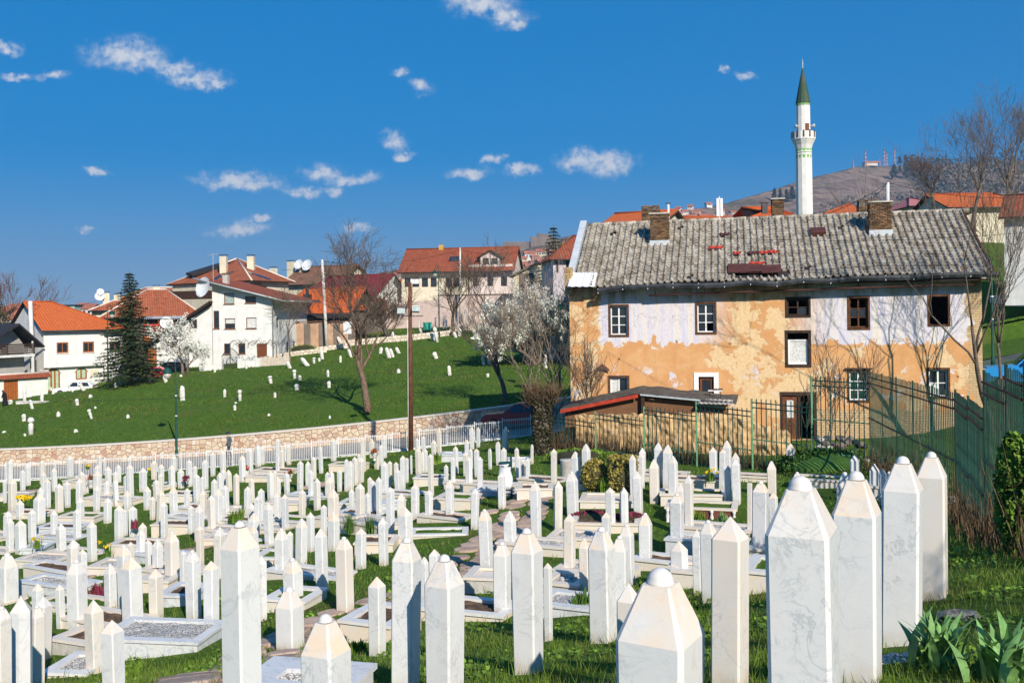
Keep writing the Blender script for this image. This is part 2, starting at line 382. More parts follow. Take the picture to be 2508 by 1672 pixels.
CAR_BLUE = M('blue_car_paint', (.02, .25, .62), .3, .05, 2, spec=.6); TYRE = M('tyre', (.02, .02, .02), .9); RIM = M('rim', (.45, .45, .46), .35, .1, 5, metal=.6)
LAMP_GLASS = M('lamp_glass', (.55, .52, .44), .2, .1, 5, spec=.6); PLASTIC_BAG = M('white_plastic_bag', (.72, .73, .78), .4, .1, 4, .5, 14)
SIGN_W = M('white_board', (.70, .72, .72), .5, .06, 5); TEAL = M('teal_bin', (.03, .30, .24), .5, .2, 5)
JACKET = M('grey_jacket', (.10, .13, .15), .9, .2, 12); JEANS = M('dark_jeans', (.02, .035, .07), .9, .25, 12); SKIN = M('skin', (.50, .29, .20), .6, .08, 10)
CAP_BLUE = M('navy_cap', (.02, .02, .07), .9); SHOE = M('brown_shoe', (.16, .07, .03), .7); SCARF = M('purple_scarf', (.06, .03, .08), .9)
COPPER = M('green_copper', (.035, .125, .060), .6, .45, 1.4, c2=(.075, .085, .055)); MINA_GREEN = M('green_paint', (.20, .42, .13), .8, .2, 2)
MINARET_W = M('minaret_render', (.74, .72, .68), .9, .07, 1.5, .1, 20)
CLAD = M('brown_sheet_metal', (.085, .030, .022), .6, .25, 3)
CABLE = M('cable', (.015, .015, .016), .7)
FOREST = M('far_forest', (.030, .045, .030), .95, .3, .05, isl=.25)
FARWALL = M('far_house_wall', (.60, .52, .46), .9, .15, .2); FARROOF = M('far_house_roof', (.40, .14, .08), .9, .25, .2)
MASTM = M('mast_steel', (.55, .45, .45), .6, .3, .2); CASTLE = M('fortress_stone', (.20, .16, .14), .95, .2, .1)

def roofmat(name, c, c2, pw=.25, ph=.36, old=.5, dark=.45):
    """clay pantiles seen from far: courses by UV metres, piece-wise colour and relief"""
    m, t = newmat(name); tc = t.n('TexCoord'); uv = tc.outputs['UV']
    br = t.n('TexBrick', {'Vector': uv, 'Scale': 1.0, 'Mortar Size': .045, 'Mortar Smooth': .5, 'Brick Width': pw, 'Row Height': ph, 'Color1': (0, 0, 0), 'Color2': (1, 1, 1), 'Mortar': (.3, .3, .3)}, offset=.0)
    pc = t.math('MULTIPLY', br.outputs[0], 1.0)
    sepu = t.n('SeparateXYZ', {0: uv})
    saw = t.math('FRACT', t.math('DIVIDE', sepu.outputs[1], ph))
    wav = t.math('ABSOLUTE', t.math('SINE', t.math('MULTIPLY', sepu.outputs[0], math.pi / pw)))
    n = t.noise(tc.outputs['Object'], 1.1, 6.0, .65); n2 = t.noise(tc.outputs['Object'], 14.0, 3.0)
    col = t.mix(pc, c, c2)
    col = t.mix(t.math('MULTIPLY', t.ss(n, .45, .72), old), col, sc3(c, .55))
    col = t.mix(t.math('MULTIPLY', t.ss(n2, .55, .8), old * .6), col, (.30, .24, .17))
    col = t.mix(t.math('MULTIPLY', br.outputs['Fac'], dark), col, sc3(c, .25))
    h = t.math('ADD', t.math('MULTIPLY', wav, .5), t.math('MULTIPLY', t.math('SUBTRACT', 1.0, saw), .6))
    finish(t, col, .85, bumpn(t, h, .9, .05), .25); return m
ROOF_ORANGE = roofmat('orange_tiles', (.58, .125, .032), (.66, .16, .042), .3, .36, .12, .5)
ROOF_OLD = roofmat('weathered_red_tiles', (.36, .095, .042), (.46, .15, .07), .26, .34, .75)
ROOF_OLD2 = roofmat('dark_red_tiles', (.30, .075, .035), (.40, .105, .05), .26, .34, .6)
ROOF_NEW = roofmat('bright_orange_tiles', (.62, .11, .020), (.66, .14, .028), .3, .4, .06, .35)
ROOF_MAROON = roofmat('maroon_sheet_tiles', (.22, .018, .030), (.24, .022, .034), .22, .35, .1, .25)
ROOF_BROWN = roofmat('brown_old_tiles', (.22, .11, .07), (.30, .15, .09), .26, .34, .8)
ROOF_PINK = roofmat('pink_sheet_roof', (.55, .20, .20), (.58, .22, .22), .26, .34, .2)

def grassmat(name, near):
    m, t = newmat(name); tc = t.n('TexCoord').outputs['Object']
    a = t.noise(tc, .35, 6.0, .65); b = t.noise(tc, 2.6, 6.0, .65); c = t.noise(tc, 24.0, 4.0, .7)
    col = t.mix(t.ss(b, .3, .7), (.052, .110, .014), (.095, .170, .022))
    col = t.mix(t.ss(a, .55, .72), col, (.115, .13, .028))
    col = t.mix(t.math('MULTIPLY', t.ss(c, .5, .75), .6), col, (.085, .165, .022))
    br = t.math('MULTIPLY', t.ss(t.noise(t.vm('ADD', tc, (31, 7, 0)), .55 if near else .16, 7.0, .68), .60, .70), .75 if near else .5)
    col = t.mix(br, col, (.125, .085, .042))
    finish(t, col, .95, bumpn(t, t.math('ADD', c, b), .9, .05), .1); return m
GRASS_GND = grassmat('cemetery_turf', True); GRASS_HILL = grassmat('hillside_turf', False)
def blademat(name, c, c2, c3, sc):
    m, t = newmat(name); tc = t.n('TexCoord').outputs['Object']; g = t.n('NewGeometry').outputs['Random Per Island']
    col = t.mix(g, c, c2); col = t.mix(t.ss(t.noise(tc, sc, 6.0, .68), .50, .70), col, c3)
    dk = t.ss(t.noise(t.vm('ADD', tc, (13, 5, 2)), sc * 2.6, 6.0, .7), .48, .70); col = t.mix(t.math('MULTIPLY', dk, .55), col, sc3(c, .55))
    dr = t.ss(t.noise(t.vm('ADD', tc, (31, 7, 0)), sc * .9, 7.0, .7), .56, .67); col = t.mix(t.math('MULTIPLY', dr, .7), col, (.17, .135, .055))
    b = t.n('BsdfPrincipled', {'Base Color': col, 'Roughness': .65, 'Specular IOR Level': .25})
    tr = t.n('BsdfTranslucent', {'Color': col}); mx = t.n('MixShader', {0: .25, 1: b, 2: tr})
    t.n('OutputMaterial', {'Surface': mx}); return m
BLADE = blademat('grass_blades', (.090, .155, .016), (.180, .285, .034), (.25, .25, .06), .6)
BLADE_FAR = blademat('hill_grass_blades', (.078, .140, .016), (.140, .212, .030), (.21, .19, .055), .25)
BLADE_DRY = blademat('dry_grass', (.24, .17, .08), (.32, .25, .13), (.16, .20, .05), .6)

def wallstone():
    m, t = newmat('wall_stone'); tc = t.n('TexCoord').outputs['Object']; g = piece_random(t)
    r = t.n('ValToRGB', {0: g}); e = r.color_ramp.elements
    e[0].color = (.58, .40, .26, 1); e[1].color = (.70, .60, .47, 1); e[1].position = 1.0
    for p, c in ((.2, (.68, .54, .38, 1)), (.4, (.74, .64, .52, 1)), (.52, (.46, .24, .17, 1)), (.6, (.58, .42, .30, 1)), (.78, (.64, .52, .36, 1)), (.9, (.44, .21, .13, 1))):
        q = e.new(p); q.color = c
    n = t.noise(tc, 5.0, 6.0, .65)
    col = t.mix(t.ss(n, .4, .75), r.outputs[0], (.56, .46, .36)); 
    finish(t, col, .9, bumpn(t, t.noise(tc, 16.0, 6.0, .6), .5, .04), .2); return m
WALLSTONE = wallstone()
MORTAR = M('mortar', (.36, .30, .24), .95, .2, 6, .3, 30)
CLADSTONE = M('retaining_stone', (.66, .56, .46), .9, .2, 5, .3, 25, isl=.15)

def oldtile():
    m, t = newmat('lichened_concrete_tile'); tc = t.n('TexCoord').outputs['Object']; gi = t.n('NewGeometry'); g = piece_random(t)
    pos = gi.outputs['Position']
    a = t.noise(pos, 2.2, 6.0, .7); b = t.noise(pos, 16.0, 5.0, .7)
    col = t.mix(t.ss(b, .35, .65), (.30, .26, .205), (.50, .465, .405))
    col = t.mix(t.math('MULTIPLY', t.ss(a, .44, .64), .85), col, (.165, .13, .095))
    col = t.n('HueSaturation', {'Color': col, 'Value': t.math('ADD', .8, t.math('MULTIPLY', g, .45))}).outputs[0]
    finish(t, col, .95, bumpn(t, b, .5, .03), .15); return m
OLDTILE = oldtile()

def derelict(Lw, Hw):
    """ochre render, lavender limewash left in a band below the eaves and in scraps low down, bare cream patches, holes"""
    m, t = newmat('peeling_ochre_render'); tc = t.n('TexCoord').outputs['Object']
    s = t.n('SeparateXYZ', {0: tc}); x, z = s.outputs[0], s.outputs[2]
    big = t.noise(tc, .42, 7.0, .62, .4); mid = t.noise(tc, 1.3, 8.0, .68, .5); fin = t.noise(tc, 6.5, 6.0, .7)
    vert = t.noise(t.n('Mapping', {'Vector': tc, 'Scale': (3.2, 3.2, .16)}).outputs[0], 1.0, 6.0, .65)
    ochre = t.mix(t.ss(mid, .35, .65), (.62, .315, .130), (.68, .385, .18))
    cream = t.mix(t.ss(fin, .35, .7), (.69, .47, .245), (.77, .58, .365))
    pm = t.math('ADD', t.math('MULTIPLY', big, .75), t.math('MULTIPLY', mid, .5))
    # more bare render at both ends and around the middle of the wall
    edge = t.math('MAXIMUM', t.math('SUBTRACT', 1.0, t.ss(x, 0.4, 2.6)), t.ss(x, Lw - 4.2, Lw - .8))
    cen = t.math('SUBTRACT', 1.0, t.ss(t.math('ABSOLUTE', t.math('SUBTRACT', x, Lw * .48)), .8, 3.4))
    pm = t.math('ADD', pm, t.math('ADD', t.math('MULTIPLY', edge, .085), t.math('MULTIPLY', cen, .075)))
    col = t.mix(t.ss(pm, .695, .715), ochre, cream)
    # lavender band
    lav = t.mix(t.ss(vert, .35, .68), (.60, .58, .69), (.80, .72, .61))
    lav = t.mix(t.math('MULTIPLY', t.ss(fin, .5, .72), .55), lav, (.40, .42, .70))
    zz = t.math('ADD', z, t.math('MULTIPLY', t.math('SUBTRACT', mid, .5), 2.6))
    band = t.math('MULTIPLY', t.ss(zz, Hw - 2.95, Hw - 2.85), t.ss(t.math('ADD', x, t.math('MULTIPLY', mid, 1.2)), 2.0, 2.1))
    hole = t.math('MULTIPLY', cen, t.ss(big, .38, .44))
    band = t.math('MULTIPLY', band, t.math('SUBTRACT', 1.0, hole))
    scr = t.math('MULTIPLY', t.ss(t.noise(t.vm('ADD', tc, (9, 3, 2)), 1.6, 8.0, .7, .4), .585, .60), t.math('MULTIPLY', t.ss(z, 1.7, 2.6), t.math('SUBTRACT', 1.0, t.ss(z, 3.6, 4.3))))
    col = t.mix(t.math('MAXIMUM', band, scr), col, lav)
    # bare earth bricks near the ground on the right
    bt = t.n('TexBrick', {'Vector': t.n('CombineXYZ', {0: x, 1: z}).outputs[0], 'Scale': 1.0, 'Brick Width': .30, 'Row Height': .115, 'Mortar Size': .012, 'Color1': (.52, .36, .20), 'Color2': (.60, .44, .26), 'Mortar': (.36, .25, .14)})
    low = t.math('MULTIPLY', t.ss(x, Lw - 8.6, Lw - 8.3), t.math('SUBTRACT', 1.0, t.ss(t.math('ADD', z, t.math('MULTIPLY', mid, 1.2)), 2.5, 2.65)))
    rgt = t.ss(t.math('ADD', x, t.math('MULTIPLY', mid, 2.0)), Lw + .35, Lw + .5)
    col = t.mix(t.math('MAXIMUM', low, rgt), col, bt.outputs[0])
    # stains and shell pocks
    col = t.mix(t.math('MULTIPLY', t.ss(vert, .52, .8), .28), col, (.20, .16, .14))
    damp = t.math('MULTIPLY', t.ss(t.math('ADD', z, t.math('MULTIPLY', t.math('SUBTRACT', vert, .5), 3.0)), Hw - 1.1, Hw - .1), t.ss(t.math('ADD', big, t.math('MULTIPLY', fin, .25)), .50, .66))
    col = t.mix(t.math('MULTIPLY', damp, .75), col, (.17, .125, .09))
    vo = t.n('TexVoronoi', {'Vector': tc, 'Scale': .9, 'Randomness': 1.0}); pock = t.math('SUBTRACT', 1.0, t.ss(t.math('ADD', vo.outputs['Distance'], t.math('MULTIPLY', fin, .08)), .085, .105))
    vo2 = t.n('TexVoronoi', {'Vector': tc, 'Scale': 2.3, 'Randomness': 1.0}); pk2 = t.math('MULTIPLY', t.math('SUBTRACT', 1.0, t.ss(t.math('ADD', vo2.outputs['Distance'], t.math('MULTIPLY', fin, .1)), .10, .12)), t.ss(big, .5, .56))
    pk = t.math('MAXIMUM', pock, pk2)
    col = t.mix(t.math('MULTIPLY', pk, .65), col, (.16, .10, .06))
    h = t.math('ADD', t.math('MULTIPLY', mid, .6), t.math('ADD', t.math('MULTIPLY', fin, .35), t.math('MULTIPLY', pk, -.9)))
    h = t.math('ADD', h, t.math('MULTIPLY', t.ss(pm, .695, .715), -.25)); h = t.math('ADD', h, t.math('MULTIPLY', bt.outputs['Fac'], t.math('MULTIPLY', low, -.5)))
    finish(t, col, .95, bumpn(t, h, .75, .06), .12); return m
ADOBE = M('mud_brick', (.54, .35, .165), .95, .3, 3.0, 1.0, 9, c2=(.68, .47, .25))
BRICK = M('sooty_brick', (.36, .205, .095), .95, .3, 2.2, .5, 20, isl=.55, c2=(.10, .065, .042))
def hillmat():
    m, t = newmat('bare_hillside'); tc = t.n('NewGeometry').outputs['Position']; s = t.n('SeparateXYZ', {0: tc})
    a = t.noise(tc, .012, 8.0, .7); b = t.noise(tc, .05, 7.0, .72); c = t.noise(tc, .25, 3.0)
    col = t.mix(t.ss(b, .38, .62), (.12, .083, .062), (.29, .21, .16))
    col = t.mix(t.math('MULTIPLY', t.ss(c, .62, .75), .6), col, (.46, .40, .36))
    scrub = t.ss(t.math('ADD', t.math('MULTIPLY', a, .6), t.math('MULTIPLY', b, .5)), .57, .63)
    col = t.mix(t.math('MULTIPLY', scrub, .8), col, (.050, .060, .034))
    low = t.math('SUBTRACT', 1.0, t.ss(s.outputs[2], 20.0, 110.0))
    col = t.mix(t.math('MULTIPLY', low, t.math('ADD', .35, t.math('MULTIPLY', a, .6))), col, (.062, .058, .040))
    finish(t, col, .98, None, .05); return m
HILLMAT = hillmat()
VALLEY = M('valley_ground', (.12, .11, .085), .98, .4, .02, c2=(.10, .12, .06))
def roadmat():
    m, t = newmat('cobbled_street'); tc = t.n('TexCoord').outputs['Object']
    a = t.noise(tc, 1.2, 6.0, .65); b = t.n('TexVoronoi', {'Vector': tc, 'Scale': 5.5}); c = t.noise(tc, 30.0, 3.0)
    col = t.mix(t.ss(a, .35, .7), (.27, .245, .215), (.37, .335, .30))
    col = t.mix(t.math('MULTIPLY', t.ss(b.outputs['Distance'], .35, .7), .45), col, (.17, .145, .12))
    finish(t, col, .95, bumpn(t, t.math('ADD', t.math('MULTIPLY', b.outputs['Distance'], -1.0), t.math('MULTIPLY', c, .3)), .5, .03), .15); return m
ROADM = roadmat()
# ------------------------------------------------------------------ terrain sheets
def sheet(name, xs, ts, fy, fz, mat, kind='structure'):
    X, T = np.meshgrid(xs, ts); Y = fy(X, T); Z = fz(X, Y)
    V = np.stack([X, Y, Z], -1).reshape(-1, 3); nx, ny = len(xs), len(ts)
    i = np.arange(nx * ny).reshape(ny, nx)
    Fq = np.stack([i[:-1, :-1], i[:-1, 1:], i[1:, 1:], i[1:, :-1]], -1).reshape(-1, 4)
    me = bpy.data.meshes.new(name); me.from_pydata(V.tolist(), [], Fq.tolist()); me.materials.append(mat)
    me.polygons.foreach_set('use_smooth', [True] * len(Fq))
    return tag(obj(name, me), kind=kind)
def rough(x, y, a, s): return a * (np.sin(x * s + 1.3 * np.sin(y * s * .7)) * np.sin(y * s * 1.2 + np.sin(x * s * .9)))
sheet('cemetery_ground', np.linspace(-62, 60, 240), np.linspace(0, 1, 190) ** .85, lambda x, t: -32 + t * (road_y(x) - RW + 32),
      lambda x, y: np.clip(_cem(x, np.maximum(y, -4)), -13, 2) + rough(x, y, .018, 2.1) + rough(x, y, .02, .8), GRASS_GND)
sheet('street', np.linspace(-62, 60, 140), np.linspace(0, 1, 8), lambda x, t: road_y(x) - RW - .1 + t * (2 * RW + .35), lambda x, y: road_z(x) + rough(x, y, .012, 1.5), ROADM)
sheet('hillside', np.linspace(-85, 95, 190), np.linspace(0, 1, 130), lambda x, t: road_y(x) + RW + .32 + t * (185 - road_y(x) - RW),
      lambda x, y: np.clip(_hill(x, np.minimum(y, 150)), -14, 9) + rough(x, y, .05, .5) * np.clip((y - road_y(x) - RW - .4) / 3, 0, 1), GRASS_HILL)
sheet('grass_bank', np.linspace(24, 61, 50), np.linspace(0, 1, 10), lambda x, t: road_y(x) - RW - .6 + t * (2 * RW + 1.4), lambda x, y: np.maximum(road_z(x), np.where(y > road_y(x) + RW, _hill(x, y), -99)) + .10 + rough(x, y, .05, .6), GRASS_HILL)
me = bpy.data.meshes.new('valley_ground')
n = 64; me.from_pydata([(9000 * math.cos(2*math.pi*k/n), 9000 * math.sin(2*math.pi*k/n), -24) for k in range(n)], [], [tuple(range(n))]); me.materials.append(VALLEY)
tag(obj('valley_ground', me), kind='structure')

# ------------------------------------------------------------------ stone retaining wall along the street
def clip_poly(poly, p, q):
    """keep the part of poly nearer to p than to q"""
    mx, my = (p[0] + q[0]) / 2, (p[1] + q[1]) / 2; nx, ny = q[0] - p[0], q[1] - p[1]; out = []
    for i in range(len(poly)):
        a, b = poly[i], poly[(i + 1) % len(poly)]
        da, db = (a[0] - mx) * nx + (a[1] - my) * ny, (b[0] - mx) * nx + (b[1] - my) * ny
        if da <= 0: out.append(a)
        if da * db < 0:
            t = da / (da - db); out.append((a[0] + (b[0] - a[0]) * t, a[1] + (b[1] - a[1]) * t))
    return out
def voronoi(seeds, x0, x1, y0, y1, reach):
    cells = []
    for i, p in enumerate(seeds):
        poly = [(x0, y0), (x1, y0), (x1, y1), (x0, y1)]
        for j, q in enumerate(seeds):
            if j != i and abs(q[0] - p[0]) < reach and abs(q[1] - p[1]) < reach:
                poly = clip_poly(poly, p, q)
                if len(poly) < 3: break
        if len(poly) >= 3: cells.append((p, poly))
    return cells
def shrink(poly, g):
    cx = sum(p[0] for p in poly) / len(poly); cy = sum(p[1] for p in poly) / len(poly); out = []
    for x, y in poly:
        d = math.hypot(x - cx, y - cy) or 1; k = max(.3, 1 - g / d); out.append((cx + (x - cx) * k, cy + (y - cy) * k))
    return out
def clean(poly, eps=.05):
    out = []
    for p in poly:
        if not out or math.hypot(p[0] - out[-1][0], p[1] - out[-1][1]) > eps: out.append(p)
    if len(out) > 2 and math.hypot(out[0][0] - out[-1][0], out[0][1] - out[-1][1]) < eps: out.pop()
    return out
WH = 1.18
def wall_pt(s, h, off): return Vector((s, road_y(s) + RW - off, float(road_z(s)) + h))
rw = tag(empty('retaining_wall', wall_pt(-15, 0, 0)), 'long pink and cream rubble stone wall with pale coping along the street', 'wall')
RO = Vector(rw.location)
rnd = random.Random(3)
mb = MB()
for k in range(-62, 24):
    a, b = wall_pt(k, -.1, 0) - RO, wall_pt(k + 1, -.1, 0) - RO
    c, d = wall_pt(k + 1, WH - .02, 0) - RO, wall_pt(k, WH - .02, 0) - RO
    mb.quad(a, b, c, d); B = Vector((0, .32, 0)); mb.quad(d, c, c + B, d + B)
mb.build('mortar_core', MORTAR, rw)
seeds = []
x = -62.0
while x < 24:
    col_h = 0.0; k = 0
    step = rnd.uniform(.28, .46)
    hh = rnd.uniform(.02, .2)
    while hh < WH:
        seeds.append((x + rnd.uniform(-.15, .15), hh)); hh += rnd.uniform(.20, .34)
    x += step
cells = voronoi(seeds, -62.2, 24.2, 0, WH - .03, 1.4)
def wall_stone(poly, mb, org):
    poly = clean(shrink(poly, .022)); n = len(poly)
    if n < 3: return
    inn = shrink(poly, .035); p = rnd.uniform(.035, .07)
    vs = [wall_pt(s, h, -.01) - org for s, h in poly] + [wall_pt(s, h, p * .6) - org for s, h in poly] + [wall_pt(s, h, p) - org for s, h in inn]
    fs = [(k, (k+1) % n, (k+1) % n + n, k + n) for k in range(n)] + [(k + n, (k+1) % n + n, (k+1) % n + 2*n, k + 2*n) for k in range(n)] + [tuple(range(2*n, 3*n))]
    mb.add(vs, fs)
vis = sorted(cells, key=lambda c: (0 if -31 < c[0][0] < 1.5 else 1, abs(c[0][0] + 12)))
rest = MB()
for i, (p, poly) in enumerate(vis):
    if i < 300:
        m1 = MB(); wall_stone(poly, m1, RO)
        if m1.f: m1.build('stone', WALLSTONE, rw)
    else: wall_stone(poly, rest, RO)
tag(rest.build('stones', WALLSTONE, rw), kind='stuff')
for k in range(-62, 24, 1):
    a0, a1 = k + .006, k + .994; m1 = MB()
    vs = []
    for s in (a0, a1):
        for h, o in ((WH - .015, .10), (WH + .085, .10), (WH + .085, -.40), (WH - .015, -.40)): vs.append(wall_pt(s, h + rnd.uniform(-.004, .004), o) - RO)
    m1.add(vs, [(0, 1, 2, 3), (7, 6, 5, 4), (0, 4, 5, 1), (1, 5, 6, 2), (2, 6, 7, 3), (3, 7, 4, 0)])
    m1.build('coping_slab', CONCRETE if False else KERB, rw)

# ------------------------------------------------------------------ white railing between cemetery and street
def fence_pt(x, h): return Vector((x, road_y(x) - RW + .02, float(road_z(x)) + h - .12))
wf = tag(empty('white_railing', fence_pt(-15, 0)), 'long white metal railing with thin bars between cemetery and street', 'railing'); FO = Vector(wf.location)
PANW = 1.62; k = 0; x = -46.0
while x < 2.9:
    x1 = x + PANW; zt = fence_pt(x1, 1.18).z - .06; dz = fence_pt(x1, 0).z - fence_pt(x, 0).z
    a, b = fence_pt(x, 0), fence_pt(x1, 0)
    zl, zr = a.z + 1.16, a.z + 1.16 + dz * .55                                # panels step at each post
    mbp = MB(); mbp.bar(a - FO - Vector((0, 0, .1)), Vector((a.x, a.y, zl + .07)) - FO, .04, n=4); mbp.build('post', WHITE_METAL, wf)
    for h0 in (-.07, -.99):
        m1 = MB(); m1.bar(Vector((a.x, a.y, zl + h0)) - FO, Vector((b.x, b.y, zr + h0)) - FO, .026, n=4); m1.build('rail', WHITE_METAL, wf)
    bars = MB()
    for j in range(1, 15):
        t = j / 15; p = a.lerp(b, t); zz = zl + (zr - zl) * t
        bars.bar(Vector((p.x, p.y, zz - 1.02)) - FO, Vector((p.x, p.y, zz + .02)) - FO, .0155, n=4, caps=False)
    tag(bars.build('bars', WHITE_METAL, wf), kind='stuff')
    bs = MB(); bs.add([Vector((q.x, q.y + o, q.z + h)) - FO for q in (a, b) for h in (-.5, .12) for o in (-.11, .11)], [(0, 1, 3, 2), (6, 7, 5, 4), (0, 2, 6, 4), (3, 1, 5, 7), (2, 3, 7, 6)])
    bs.build('base_slab', WHITE_PAINT, wf)
    x = x1; k += 1
# ------------------------------------------------------------------ gravestones of the lower cemetery
# zone: origin of the measured window in the photograph and its pixel size
ZONES = {'A': (0, 1080, .1913), 'B': (350, 1080, .1913), 'C': (700, 1060, .1913), 'D': (1000, 1030, .1913),
         'e': (0, 1020, .4159), 'f': (600, 1020, .4159), 'g': (1100, 1020, .4159), 'h': (1700, 1020, .4159)}
